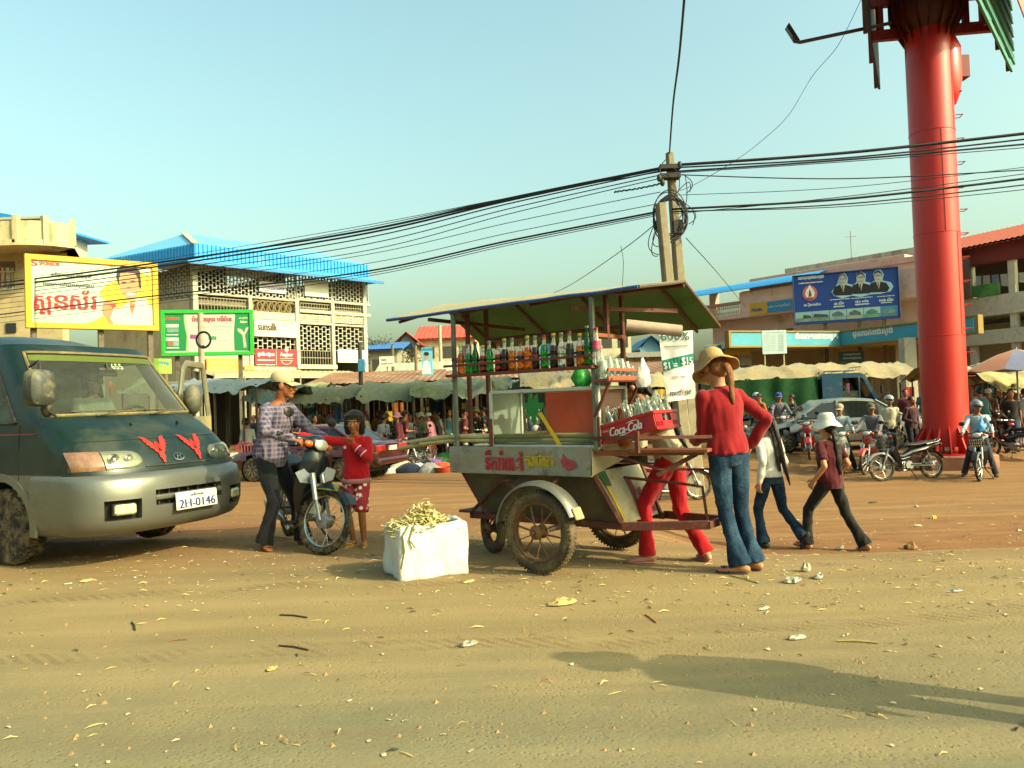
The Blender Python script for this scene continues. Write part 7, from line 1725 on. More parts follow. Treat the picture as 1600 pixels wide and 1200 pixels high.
# ---- glass case standing on the tray
def glass_case():
 base=wc(-.10,.42,.90); T=thing('glass_case','white-framed glass display case on the cart holding an orange board','display case',base,CYAW)
 P=lambda l,d,z:V((l+.10,d-.42,z-.90)); WHT=mat('#c4c6b8',.45,var=.08,dirt='#8a8068',da=.2); BR=mat('#6d3a28',.7)
 x0,x1,y0,y1,z0,z1=-.60,.40,.23,.62,.905,1.335
 for a,b in(((x0,y0,z1),(x1,y0,z1)),((x0,y1,z1),(x1,y1,z1)),((x0,y0,z1),(x0,y1,z1)),((x1,y0,z1),(x1,y1,z1)),((x0,y0,z0),(x1,y0,z0)),((x0,y1,z0),(x1,y1,z0)),((x1,y0,z0+.0),(x1,y0,z1)),((x0,y0,z0),(x0,y0,z1)),((x0,y1,z0),(x0,y1,z1)),((x1,y1,z0),(x1,y1,z1))):
  m=MB(); m.bar(P(*a),P(*b),.026,.026,bev=.003); obj('frame_bar',m,WHT,T)
 for x in(x0,x1):m=MB(); m.bar(P(x,y0-.016,z0),P(x,y0-.016,z0+.22),.03,.012); obj('post_cover',m,BR,T)
 GL=glass('#eaf2ec',.03,.12)
 for q in(((x0,y0),(x1,y0)),((x1,y0),(x1,y1)),((x0,y1),(x0,y0))):m=MB(); m.quad(P(*q[0],z0+.013),P(*q[1],z0+.013),P(*q[1],z1-.013),P(*q[0],z1-.013)); obj('glass_pane',m,GL,T)
 m=MB(); m.quad(P(x0,y0,z1+.0),P(x1,y0,z1+.0),P(x1,y1,z1+.0),P(x0,y1,z1+.0)); obj('glass_pane',m,GL,T)
 m=MB(); m.box(P(.04,y1-.04,1.15),(.70,.012,.34),None,.002); obj('orange_board',m,mat('#f05a1c',.9,var=.1,vs=4,trans=.4),T)
 m=MB(); m.box(P(-.1,.42,.915),(.98,.36,.012)); obj('case_floor',m,WHT,T)
 # palm drawing stuck to the front glass
 rnd=random.Random(5); m=MB(); c=(-.18,1.20); n=40
 pts=[(c[0]+(.085+.025*math.sin(t*7)+.012*rnd.uniform(-1,1))*math.cos(t)*.95,c[1]+(.085+.025*math.sin(t*7)+.012*rnd.uniform(-1,1))*math.sin(t)*1.15) for t in[2*math.pi*i/n for i in range(n)]]
 m.add([P(p[0],y0-.006,p[1]) for p in pts],tessellate_polygon([[V((p[0],p[1],0)) for p in pts]])); obj('palm_leaf_sticker',m,mat('#1c7a34',.6,var=.15),T,smooth=0)
 q=[(-.14,1.16),(-.10,1.17),(-.04,1.08),(.05,.96),(.085,.90),(.045,.89),(.0,.97),(-.08,1.08)]
 m=MB(); m.add([P(p[0],y0-.008,p[1]) for p in q],tessellate_polygon([[V((p[0],p[1],0)) for p in q]])); obj('palm_trunk_sticker',m,mat('#d9b41e',.6,var=.1),T,smooth=0)
glass_case()
# ---- sugar cane stalks lying on the tray, ends sticking out to the left
rnd=random.Random(11)
for i in range(14):
 l0=rnd.uniform(-1.78,-1.05) if i<9 else rnd.uniform(-.95,-.7); d=.27+.025*(i%7)+rnd.uniform(-.006,.006); z=.947+.034*(i//7)+rnd.uniform(0,.004); r=rnd.uniform(.013,.018); l1=rnd.uniform(.2,.36)
 m=MB(); pts=[]; rr=[]; n=16
 for k in range(n+1):
  l=l0+(l1-l0)*k/n; out=max(0,-1.0-l); pts.append(wc(l,d+.02*math.sin(l*3+i)+out*.03*(i%3-1),z-.12*out**1.5-(0 if out>0 else.0))); rr.append(r*(1.14 if k%3==0 else 1))
 m.tube(pts,rr,8); b=pts[8].copy(); solo('sugar_cane',m,mat('#c0b57c',.6,var=.22,vs=9,dirt='#8a7a44',da=.2,ds=12),'long pale sugar cane stalk lying through the glass case and over the tray edge','sugar cane',b,group='sugar cane stalks on the cart')
 # ---- bottles
def tg(c,a=.8):return mat(c,.06,var=0,trans=a,ior=1.36,coat=.3)
def bottle(label,pos,h,col,fill=.8,lab=None,cap=None,r=.031,group='soft drink bottles on the cart shelf',rot=None,clear='#e8efe6',name='bottle',par=None):
 T=thing(name,label,'bottle',pos,0,group)
 if rot:T.rotation_euler=rot
 prof=[(r*.85,0),(r,.006),(r*1.0,h*.30),(r*.93,h*.40),(r*1.0,h*.50),(r*.85,h*.62),(r*.48,h*.76),(r*.38,h*.90),(r*.46,h*.93),(r*.46,h)]
 def cut(z0,z1,k):
  out=[]
  for(a,b) in zip(prof,prof[1:]):
   for t in(0,.5):
    z=a[1]+(b[1]-a[1])*t
    if z0<=z<=z1:out.append(((a[0]+(b[0]-a[0])*t)*k,z))
  for(a,b) in zip(prof,prof[1:]):
   if a[1]<z1<=b[1]+1e-9:t=(z1-a[1])/(b[1]-a[1]); out.append(((a[0]+(b[0]-a[0])*t)*k,z1)); break
  for(a,b) in zip(prof,prof[1:]):
   if z0>0 and a[1]<z0<=b[1]:t=(z0-a[1])/(b[1]-a[1]); out.insert(0,((a[0]+(b[0]-a[0])*t)*k,z0+1e-4)); break
  return out
 f=h*fill
 m=MB(); m.lathe(cut(0,f,1),n=14); body=obj('contents',m,col,T,smooth=50)
 if fill<1:m=MB(); m.lathe(cut(f,h,1.0),n=14); obj('neck',m,mat(clear,.08,var=0,trans=.85) if clear else col,T,smooth=50)
 if cap:m=MB(); m.lathe([(r*.5,h-.012),(r*.56,h-.010),(r*.54,h+.004),(r*.3,h+.006)],n=12); obj('cap',m,mat(cap,.4,metal=.5),T)
 if lab:
  m=MB(); m.lathe([(r*1.02,h*lab[1]),(r*.97 if lab[1]<.45<lab[2] else r*1.02,h*(lab[1]+lab[2])/2),(r*1.02 if lab[2]<.55 else r*.92,h*lab[2])],n=14,cap=False); obj('label_band',m,mat(lab[0],.5,var=.1),T)
 return T
GR,GRD,ORA,COLA,CLR=tg('#1f9a34'),tg('#0c6a24'),tg('#d8741c'),tg('#2a0f08',.35),tg('#d8e4dc',.9)
SH=[(721,'orange',ORA,.235,.72,None),(733,'green',GR,.235,.7,None),(744,'dark green',GRD,.25,1,None),(756,'cola',COLA,.215,.6,('#c4161c',.1,.62)),(766,'light green',GR,.245,.75,None),(780,'cola',COLA,.215,.6,('#c4161c',.1,.62)),(790,'dark cola',COLA,.25,.68,None),(802,'orange',ORA,.25,.62,None),(815,'orange',ORA,.21,.7,('#1c1a1c',.3,.52)),(826,'orange',ORA,.255,.66,None),(838,'dark cola',COLA,.25,.66,('#8a1c20',.36,.55)),(852,'green',GR,.25,.72,None),(867,'dark cola',COLA,.255,.66,None),(879,'clear',CLR,.255,.6,None),(892,'dark cola',COLA,.26,.66,('#1a2a2c',.34,.5)),(908,'orange',ORA,.235,.62,('#2c2420',.30,.46)),(920,'tall green',GRD,.285,1,None),(934,'clear',CLR,.265,.6,('#c4305c',.42,.66))]
npl=wc(0,.20,0); BL_=[]
names=['orange soda bottle first on the shelf at the cane end','bright green soda bottle second from the cane end of the shelf','dark green glass bottle between two bright green ones','cola bottle with red label between a dark green and a light green bottle','light green soda bottle between two red-labelled cola bottles','cola bottle with red label beside an unlabelled dark cola','dark unlabelled cola bottle beside a red-labelled one','orange soda bottle next to the short black-labelled one','short orange soda bottle with a black label band','tall orange soda bottle between the black-labelled orange and a dark cola','dark cola bottle with a maroon label band','green soda bottle standing between two dark colas','dark unlabelled cola bottle beside the clear unlabelled bottle','clear unlabelled bottle between two dark colas','dark cola bottle with a grey-black label band','orange drink bottle with a dark brown label band','tall dark green bottle, tallest on the shelf','clear bottle with a bright pink label']
for i,(px,nm,mt_,h,fl,lab) in enumerate(SH):
 p=onplane(px,590,npl,CD); l=(p-CO).dot(CL); cap=('#c9b83c','#8a8a80','#a8201c')[i%3]
 bottle(names[i],wc(l,.20,1.4965),h,mt_,fl,lab,cap,clear=None if fl==1 else '#e4ece0')
 # ---- empty jars on the end shelf
for i,(d,h) in enumerate(((.22,.13),(.30,.16),(.385,.15),(.47,.15),(.55,.13),(.62,.10))):
 T=thing('glass_jar','empty clear glass drinking jar turned over on the end shelf of the cart','jar',wc(.46,d,1.3965),0,'empty jars on the end shelf'); m=MB(); r=.036
 m.lathe([(r*.9,0),(r,.004),(r,h*.6),(r*.75,h*.82),(r*.62,h),(r*.5,h*1.0),(r*.58,h*.82),(r*.9,h*.58),(r*.92,.01)],n=16,cap=False); obj('jar_body',m,mat('#e4ece4',.05,var=0,trans=.9),T,smooth=60)
 # ---- bags
def bag(nm,lab,pos,w_,h_,mt_,seed,knot=True,cat='bag'):
 m=MB(); rs=[]; rnd=random.Random(seed)
 for k in range(10):
  t=k/9; z=h_*(1-t); rr=w_/2*(.12+.88*math.sin(min(1,t*1.25)*math.pi/2)**1.2)*(1 if t<.85 else 1-(t-.85)*2.2); rs.append([V(pos)+V((math.cos(a)*rr*(1+.4*noise.noise((math.cos(a)*2+seed,math.sin(a)*2,t*4))),math.sin(a)*rr*.6*(1+.45*noise.noise((math.cos(a)*2,seed+math.sin(a)*2,t*4))),z)) for a in[2*math.pi*i/18 for i in range(18)]])
 m.rings(rs)
 if knot:m.tube([V(pos)+V((0,0,h_)),V(pos)+V((.01,0,h_+.03)),V(pos)+V((-.03,0,h_+.07))],[.012,.01,.016],8)
 return solo(nm,m,mt_,lab,cat,V(pos),smooth=60)
PLW=mat('#e4e2d6',.35,var=.05,trans=.25,bump=.4,bs=25)
bag('plastic_bag','white plastic bag tied to the end shelf post of the cart',wc(.56,.62,1.33),.12,.22,PLW,2,False)
bag('plastic_bag','clear plastic bag of bright green straws on top of the glass case',wc(.18,.36,1.349),.15,.20,mat('#2c9a3c',.4,var=.5,vs=30,trans=.2,stretch=(1,1,.2)),5)
bag('plastic_bag','grey translucent plastic bag hanging over the glass case corner',wc(.33,.40,1.349),.13,.26,mat('#8f958c',.4,trans=.3,var=.2),8)
bag('plastic_bag','cream plastic bag propped behind the tilted crate',wc(.66,.62,.98),.18,.32,mat('#d9cfae',.5,trans=.15,var=.15),12,False)
m=MB(); m.lathe([(.05,0),(.055,.01),(.055,.22),(.045,.26),(.05,.28)],wc(.50,.42,.90),n=16); solo('drink_jug',m,tg('#b8601c',.5),'tall plastic jug of amber syrup between the glass case and the crate','jug',wc(.50,.42,.90),smooth=50)
# ---- tilted red crate with empties
def crate():
 base=wc(.375,.24,.915); tilt=R(13)
 T=thing('drinks_crate','red plastic drinks crate tilted up and lettered in white script','crate',base); T.rotation_euler=(Matrix.Rotation(CYAW,3,'Z')@Matrix.Rotation(-tilt,3,'Y')).to_euler()
 RD=mat('#b3121a',.42,var=.08,vs=6,coat=.15,dirt='#5a1a14',da=.15); L_,W_,H_=.50,.34,.135; m=MB(); t=.012
 for y in(0,W_):m.box((L_/2,y,H_/2),(L_,t,H_),None,.004)
 for y in(-.008,W_+.008):m.box((L_/2,y,H_-.012),(L_+.02,.012,.024),None,.003); m.box((L_/2,y,.012),(L_+.02,.012,.02),None,.003)
 obj('side_wall',m,RD,T);
 for x in(0,L_):
  m=MB()
  m.box((x,W_/2,.03),(t,W_-t,.06),None,.003); m.box((x,W_/2,H_-.012),(t,W_-t,.024),None,.003)
  for y in(.055,W_-.055):m.box((x,y,H_/2+.01),(t,.11-t,H_-.02),None,.003)
  m.box((x+(.008 if x else-.008),W_/2,H_-.012),(.012,W_+.02,.024),None,.003); obj('end_wall',m,RD,T)
 m=MB(); m.box((L_/2,W_/2,.008),(L_-.02,W_-.02,.014)); obj('crate_floor',m,RD,T)
 for i in range(1,6):m=MB(); m.box((L_*i/6,W_/2,.05),(.005,W_-.02,.07)); obj('divider',m,RD,T)
 for j in range(1,4):m=MB(); m.box((L_/2,W_*j/4,.05),(L_-.02,.005,.066)); obj('divider',m,RD,T)
 m=MB(); o=V((.27,-.0165,.066))
 # brand script: letters sheared and linked by a swash
 text(m,'Coca-Cola',o,(1,0,0),(0,0,1),.062,.27,shear=.28,bold=.003);
 m.tube([V((.13,-.0165,.03)),V((.17,-.0165,.022)),V((.25,-.0165,.026)),V((.30,-.0165,.034))],[.001,.005,.004,.001],6); m.tube([V((.28,-.0165,.098)),V((.33,-.0165,.106)),V((.38,-.0165,.100))],[.001,.004,.001],6)
 text(m,'Enjoy',V((.105,-.0165,.082)),(1,0,0),(0,0,1),.016,.05,shear=.2); obj('script_lettering',m,mat('#e6ded6',.5,var=.04),T,smooth=0,fix=False)
 # empties, each its own thing, standing in the cells
 M_=Matrix.Translation(base)@T.rotation_euler.to_matrix().to_4x4(); rnd=random.Random(9); GC=tg('#cfe0d4',.92); GG=tg('#1f8a3c',.75)
 for i in range(6):
  for j in range(4):
   if rnd.random()<.12:continue
   p=M_@V((L_*(i+.5)/6,W_*(j+.5)/4,.017)); g=(i in(0,2) and j==0) or(i==3 and j==2)
   e=(T.rotation_euler.to_matrix()@Matrix.Rotation(R(rnd.uniform(-5,5)),3,'X')).to_euler()
   bottle('empty green bottle standing in the tilted red crate' if g else 'empty clear bottle standing in the tilted red crate',p,rnd.uniform(.225,.25),GG if g else GC,1,None,None,r=.029,group='green empties in the red crate' if g else 'clear empties in the red crate',rot=tuple(e),clear=None)
crate()
# ---- styrofoam box with cane peel
def foam_box():
 c=G(666,897); rz=R(25)
 T=thing('foam_box','battered white foam box heaped with cane peel beside the cart','box',V((c.x,c.y+.05,H(c.x,c.y+.05))),rz); FM=mat('#d9d8d0',.75,var=.04,vs=3,bump=.25,bs=70,dirt='#a39a80',da=.18,ds=5)
 m=MB(); L_,W_,H_=.54,.40,.39; t=.04; n=8
 def wob(p):return p+V((noise.noise(p*6),noise.noise(p*6+V((5,1,2))),noise.noise(p*6+V((1,7,3)))))*.026
 out=[[wob(V((x*L_/2,y*W_/2,z))) for x,y in[(-1+2*i/n,-1) for i in range(n)]+[(1,-1+2*i/n) for i in range(n)]+[(1-2*i/n,1) for i in range(n)]+[(-1,1-2*i/n) for i in range(n)]] for z in(0,.012,.1,.2,.3,H_-.012,H_)]
 for ring in(out[0],out[-1]):
  for k,p in enumerate(ring):ring[k]=V((p.x*.95,p.y*.94,p.z))
 inn=[[V((p.x*.86,p.y*.82,z)) for p in out[3]] for z in(H_-.004,H_-.05,.06)]
 m.rings(out+inn); obj('box_body',remesh(m,.011,9,.008,7,3),FM,T,smooth=0,fix=False)
 # damp stain strip of cane rind tied over the corner
 m=MB(); m.tube([V((-.20,-.22,.40)),V((-.25,-.225,.33)),V((-.24,-.225,.22)),V((-.27,-.23,.10))],[(.018,.005)]*4,6); m.tube([V((-.16,-.22,.40)),V((-.20,-.225,.30)),V((-.16,-.23,.24))],[(.014,.004)]*3,6); obj('hanging_rind',m,mat('#c9c078',.6,var=.2),T)
 b=T.location+V((0,0,.34)); m=MB(); rnd=random.Random(21); Rz=Matrix.Rotation(rz,3,'Z')
 for i in range(380):
  q=V((rnd.gauss(-.08,.14),rnd.gauss(-.01,.10),0)); hgt=.16*math.exp(-(q.x+.02)**2/.02-q.y**2/.016); z=rnd.uniform(-.05,.02)+hgt*rnd.uniform(.3,1.0); q.x=max(-.25,min(.22,q.x)); q.y=max(-.17,min(.17,q.y)); q.z=z+.02
  a=rnd.uniform(0,6.28); d=V((math.cos(a),math.sin(a),rnd.uniform(-.5,.5))); L2=rnd.uniform(.025,.075); bend=V((0,0,rnd.uniform(-.02,.03))); pts=[b+Rz@(q-d*L2),b+Rz@(q+bend),b+Rz@(q+d*L2)]
  m.tube(pts,[(rnd.uniform(.006,.013),.0025)]*3,5)
 solo('cane_peel',m,mat('#cdbf7c',.65,var=.35,vs=20),'heap of shredded pale yellow cane peel on the foam box','peel',b,kind='stuff',smooth=0)
foam_box()
# ------------------------------------------------------------------ figures near the cart
def plaid():
 m=bpy.data.materials.new('plaid'); m.use_nodes=True; nt=m.node_tree; L=nt.links.new; b=nt.nodes['Principled BSDF']; b.inputs['Roughness'].default_value=.9; b.inputs['Specular IOR Level'].default_value=.2
 tc=N(nt,'ShaderNodeTexCoord'); col=None
 base=N(nt,'ShaderNodeRGB'); base.outputs[0].default_value=(*lin('#45465e'),1); cur=base.outputs[0]
 for ax,sc,c,amt in(('X',62,'#2c2c48',.7),('Z',62,'#2c2c48',.7),('Y',62,'#343252',.5),('Z',24,'#84767c',.45),('X',24,'#84767c',.4),('Y',24,'#786c72',.4)):
  w_=N(nt,'ShaderNodeTexWave',wave_type='BANDS',bands_direction=ax); w_.inputs['Scale'].default_value=sc/3.14; w_.inputs['Distortion'].default_value=.6; w_.inputs['Detail'].default_value=1; L(tc.outputs['Object'],w_.inputs['Vector'])
  mr=N(nt,'ShaderNodeMapRange'); mr.inputs['From Min'].default_value=.6; mr.inputs['From Max'].default_value=.8; mr.inputs['To Max'].default_value=amt; L(w_.outputs['Fac'],mr.inputs['Value'])
  mx=N(nt,'ShaderNodeMix',data_type='RGBA'); L(mr.outputs['Result'],mx.inputs['Factor']); L(cur,mx.inputs['A']); mx.inputs['B'].default_value=(*lin(c),1); cur=mx.outputs['Result']
 L(cur,b.inputs['Base Color']); return m
def floral(base='#8a1c2c',spot='#d8c8b0'):
 m=bpy.data.materials.new('floral'); m.use_nodes=True; nt=m.node_tree; L=nt.links.new; b=nt.nodes['Principled BSDF']; b.inputs['Roughness'].default_value=.9
 tc=N(nt,'ShaderNodeTexCoord'); v=N(nt,'ShaderNodeTexVoronoi'); v.inputs['Scale'].default_value=22; L(tc.outputs['Object'],v.inputs['Vector'])
 mr=N(nt,'ShaderNodeMapRange'); mr.inputs['From Min'].default_value=.42; mr.inputs['From Max'].default_value=.28; L(v.outputs['Distance'],mr.inputs['Value'])
 mx=N(nt,'ShaderNodeMix',data_type='RGBA'); L(mr.outputs['Result'],mx.inputs['Factor']); mx.inputs['A'].default_value=(*lin(base),1); mx.inputs['B'].default_value=(*lin(spot),1); L(mx.outputs['Result'],b.inputs['Base Color']); return m
def denim(c='#2c4258',fade='#5a7488'):return mat(c,.9,var=.15,vs=5,dirt=fade,da=.42,ds=3.2,bump=.35,bs=60,spec=.15)
# woman in the red sweater
p=G(1174,895)
T,q=person('woman in a red sweater, jeans and a straw sunhat standing behind the cart end',V((p.x-.03,p.y+.02,H(p.x,p.y))),R(22),1.57,dict(hip=(-.10,.02,.885),lean=(3,11),side=-2,head=(4,30,4),headoff=(0,.015,-.015),handR=(.17,.10,.93),elbR=(1,-.75,-.1),handL=(-.17,.33,.97),elbL=(-.35,-.9,-.5),footR=(.085,.02,.078),footL=(-.07,-.02,.078),kneeR=(.05,1,0),kneeL=(.0,1,0),ftR=(30,0),ftL=(42,0),curlR=45),(cloth('#8a0f16',.12),'long',0,.022),(denim('#22384e','#4d6a80'),'trousers',.084,.07),('pony',HAIR('#8a5426'),lambda hl,sp:[hl(0,-.09,.0),hl(.01,-.125,-.07),hl(.015,-.125,-.12),sp(.415)+V((.01,-.125,0)),sp(.37)+V((.01,-.125,0))],[(.034,.026),(.028,.022),(.025,.018),(.02,.014),(.008,.006)]),('straw',mat('#b8945c',.8,var=.2,vs=14,bump=.5,bs=120),.17,.075),(mat('#3a3c3e',.8),'sandal'),'#9a6a4c',2,slim=.9)
hl,HM,sp=q['hl'],q['HM'],q['sp']
# girl in the white top walking away
p=G(1207,857)
T,q=person('girl in a white long-sleeved top and jeans with a very long ponytail, walking',V((p.x+.03,p.y,H(p.x,p.y))),R(30),1.50,dict(hip=(.0,.02,.875),lean=(2,4),head=(-5,6,0),handL=(-.24,-.02,.82),handR=(.20,.24,.95),footL=(-.09,.10,.078),footR=(.16,-.30,.17),kneeR=(.1,1,.1),ftR=(0,-62),ftL=(4,0),curlL=28),(cloth('#c9c6ba',.06),'long',.0,.026),(denim('#1c3044','#3f5c74'),'trousers',.082,.07),('long',HAIR('#191310')),None,(mat('#2c2a28',.8),'shoe'),'#a3745a',2,slim=.92)
hl,sp=q['hl'],q['sp']
m=MB(); m.tube([hl(.01,-.11,.0),sp(.45)+V((.03,-.14,0)),sp(.30)+V((.04,-.155,0)),sp(.14)+V((.06,-.165,0)),sp(.02)+V((.10,-.175,-.03)),sp(0)+V((.13,-.175,-.1))],[(.05,.035),(.05,.032),(.044,.03),(.036,.026),(.024,.018),(.01,.008)],12,rnd=True); q['raw']('ponytail',m,HAIR('#241a14'))
# woman in the maroon tee
p=G(1302,860)
T,q=person('woman in a maroon t-shirt, black trousers and a white bucket hat walking',V((p.x,p.y,H(p.x,p.y))),R(34),1.49,dict(hip=(.0,.0,.835),lean=(1,3),head=(-8,4,0),handL=(-.23,.06,.84),handR=(.22,.10,.86),footL=(-.14,.26,.085),footR=(.18,-.30,.085),ftR=(-6,-12),ftL=(4,8),curlL=25),(cloth('#4d0f16',.1),'short',-.09,.032),(cloth('#191614',.15),'trousers',.085,.07),('long',HAIR('#12100e')),('bucket',mat('#d4d0c4',.85,var=.06,bump=.3,bs=60),.165,.075),(mat('#8a6a54',.8),'sandal'),'#a0704e',2,slim=.95)
# vendor in red trousers behind the cart end
p=V((CO.x+.98,CO.y+.50,0));
a,b=G(1020,880),G(1104,878); c_=(a+b)/2
T,q=person('drink vendor in bright red trousers and pink sandals reaching into the cart',V((c_.x-.02,c_.y+.03,H(c_.x,c_.y))),R(62),1.56,dict(hip=(-.02,.0,.845),lean=(12,38),head=(10,30,0),handL=(-.22,.50,1.02),handR=(.10,.52,1.04),elbL=(-.8,-.5,-.3),elbR=(.8,-.5,-.3),footL=(-.12,.20,.078),footR=(.10,-.22,.078),ftL=(18,0),ftR=(-52,0),kneeR=(.2,1,0)),(cloth('#b8a88c',.15),'long',-.09,.02),(cloth('#b00f1a',.12),'trousers',.068,.07),('long',HAIR()),('cap',cloth('#1a1a1c')),(mat('#c47880',.6),'sandal'),'#a3745a',2,slim=.95)
# motorcycle with the man and girl
fw=G(506,864); hd=V((.50,-.866,0)); mpos=V((fw.x-hd.x*.56,fw.y-hd.y*.56,H(fw.x-.3,fw.y+.5)))
motorcycle('black underbone motorcycle with yellow fender decal, front wheel turned, beside the girl in red',mpos,math.atan2(hd.y,hd.x),'#101c22','#121316','#14161a',steer=34,decal=mat('#8a8a2c',.5,var=.5,vs=20))
# man standing astride it
g=G(432,856)
hand_w=lambda l,s:None
MT,q=person('man in a plaid shirt and cream cap standing astride the black motorcycle',V((g.x,g.y,H(g.x,g.y))),R(-112),1.64,dict(hip=(.03,-.02,.865),lean=(12,18),head=(28,4,0),handR=(.25,.40,1.02),handL=(-.18,.46,1.0),elbR=(.9,-.3,-.3),elbL=(-.7,-.6,-.4),footR=(.14,-.02,.078),footL=(-.16,.18,.078),ftR=(-30,0),ftL=(-8,0),curlR=40,curlL=42,hlatR=(-.8,.5,0),hlatL=(.8,.5,0)),(plaid(),'long',-.09,.026),(cloth('#14171c',.15),'trousers',.085,.07),('short',),('cap',cloth('#b8aa84',.08)),(mat('#7a5a3c',.8),'sandal'),'#7d4a2c',2)
# girl in red
g=G(560,853)
GT,q=person('girl in a red hooded jacket and flowered shorts with a hand at her mouth',V((g.x,g.y,H(g.x,g.y))),R(172),1.21,dict(hip=(0,0,.87),lean=(0,2),head=(3,4,0),handR=(.66,.16,1.40),elbR=(.2,-.2,-1),handL=(-.05,.185,1.255),elbL=(-1,-.1,-.9),hdirL=(.35,.15,1),hlatL=(1,-.3,0),curlL=[10,35,50,55],footR=(.075,-.03,.078),footL=(-.085,.03,.078),ftR=(-14,0),ftL=(16,0),hdirR=(.9,.1,.1),curlR=30,hlatR=(0,.8,.6)),(cloth('#b80f1c',.1),'long',-.09,.026),(floral(),'shorts',.09,.0),('bob',HAIR('#241a14')),('wrap',cloth('#2c2620',.25)),(mat('#c9a020',.6),'sandal'),'#80502f',2,slim=.95)
hl,sp=q['hl'],q['sp']
m=MB(); m.torus(q['J']['hjR'].lerp(q['J']['hjL'],.5)+V((0,0,-.045)),(0,0,1),.172,.018,30,8,rb=.03); q['raw']('waistband',m,cloth('#a86a6c'))
m=MB(); m.torus(sp(.465),(0,.25,1),.085,.028,24,8); q['raw']('hood',m,cloth('#b80f1c'))
wr,el=q['J']['wrL'],q['J']['elL']
for k,c in((.25,'#e8dede'),(.45,'#6a3c88'),(.62,'#e8dede')):
 m=MB(); m.torus(wr.lerp(el,k),(el-wr).normalized(),.051,.007,18,6); q['raw']('sleeve_stripe',m,cloth(c))
m=MB(); pts=[(math.cos(R(a))*r_,math.sin(R(a))*r_) for a,r_ in[(90+36*i,(.026,.012)[i%2]) for i in range(10)]]; m.poly(pts,sp(.36)+V((.085,.138,0)),(1,0,0),(0,-.15,1),depth=.006,nrm=(0,1,0)); q['raw']('chest_emblem',m,mat('#d8d0cc',.7))
# driver in the van
Rz=Matrix.Rotation(VANG,3,'Z'); dpos=VPOS+Rz@V((-1.80,.40,0))
person('passenger in a dark shirt on the near seat of the minivan',VPOS+Rz@V((-1.82,-.40,0)),VANG-R(90),1.6,dict(hip=(0,0,1.0),lean=(0,8),head=(12,6,0),handR=(.14,.3,1.0),handL=(-.14,.3,1.0),footR=(.1,.52,.66),footL=(-.1,.52,.66),kneeR=(.1,.6,1),kneeL=(-.1,.6,1)),(cloth('#2c3038'),'long',-.09),(cloth('#26262a'),'trousers'),('short',),None,(mat('#1c1c1c',.7),'shoe'),'#80543a',1)
person('driver in a pale shirt sitting behind the minivan windscreen',dpos+V((0,0,.0)),VANG-R(90),1.62,dict(hip=(0,.0,1.00),lean=(4,12),head=(-38,10,0),handR=(.13,.42,1.27),handL=(-.13,.42,1.27),footR=(.1,.52,.66),footL=(-.1,.52,.66),kneeR=(.1,.6,1),kneeL=(-.1,.6,1)),(cloth('#9a9a94'),'long',-.09),(cloth('#2c2c30'),'trousers'),('short',),None,(mat('#1c1c1c',.7),'shoe'),'#80543a',1)
# someone outside the frame whose shadow crosses the road
person('bystander at the roadside in a loose shirt and hat beyond the picture edge',V((2.55,2.80,0)),R(80),1.60,dict(handR=(.26,.1,.85)),(cloth('#8a8478'),'long',-.09,.05),(cloth('#33302c'),'trousers',.11),('short',),('bucket',cloth('#a89a78'),.15,.05),(mat('#2c2a28',.8),'sandal'),'#80543a',0)
# ------------------------------------------------------------------ market stalls: tarpaulins on poles
def ground_at(px,d):p=at(px,640,d); return V((p.x,p.y,H(p.x,p.y)))
def stall(lab,px0,px1,d0,d1,py_f,rise,col,seed,sag=.12,flap=.15):
 a,b=at(px0,py_f,d0),at(px1,py_f,d0); zf=(a.z+b.z)/2; x0,x1=a.x,b.x; base=V(((x0+x1)/2,(d0+d1)/2,0)); base.z=H(base.x,base.y)
 T=thing('market_stall',lab,'market stall',base); nu,nv=22,12; rnd=random.Random(seed)
 def P(u,v):
  e=4*u*(1-u); r_=math.sin(math.pi*min(1,v*1.05)); z=zf+rise*r_*(.9+.1*math.cos(u*6.28+seed))-sag*e*(1-abs(2*v-1))*.6+.17*noise.noise((u*5+seed,v*4,1))+.09*noise.noise((u*14,v*11+seed,3))
  z-=flap*(1 if v==0 else 0)*(.4+.9*abs(noise.noise((u*6+seed,2,0))))+.09*e*(v<.12)
  return V((x0+(x1-x0)*u+.08*noise.noise((v*5,u*5,seed)),d0+(d1-d0)*v-(.05 if v==0 else 0),z))
 g=[[P(i/nu,j/nv) for i in range(nu+1)] for j in range(nv+1)]; m=MB(); m.rings(g,closed=False); part('tarpaulin',m,cloth(col,.25,dirt='#8a8058',da=.3),T,smooth=60)
 for u,v in((.04,.04),(.5,.04),(.96,.04),(.04,.96),(.96,.96),(.35,.5),(.7,.5)):
  p=P(u,v); m=MB(); m.tube([V((p.x,p.y,H(p.x,p.y)-.02)),V((p.x+rnd.uniform(-.05,.05),p.y,p.z-.01))],.028,6); part('pole',m,mat('#382e20',.85,var=.2),T)
 return T
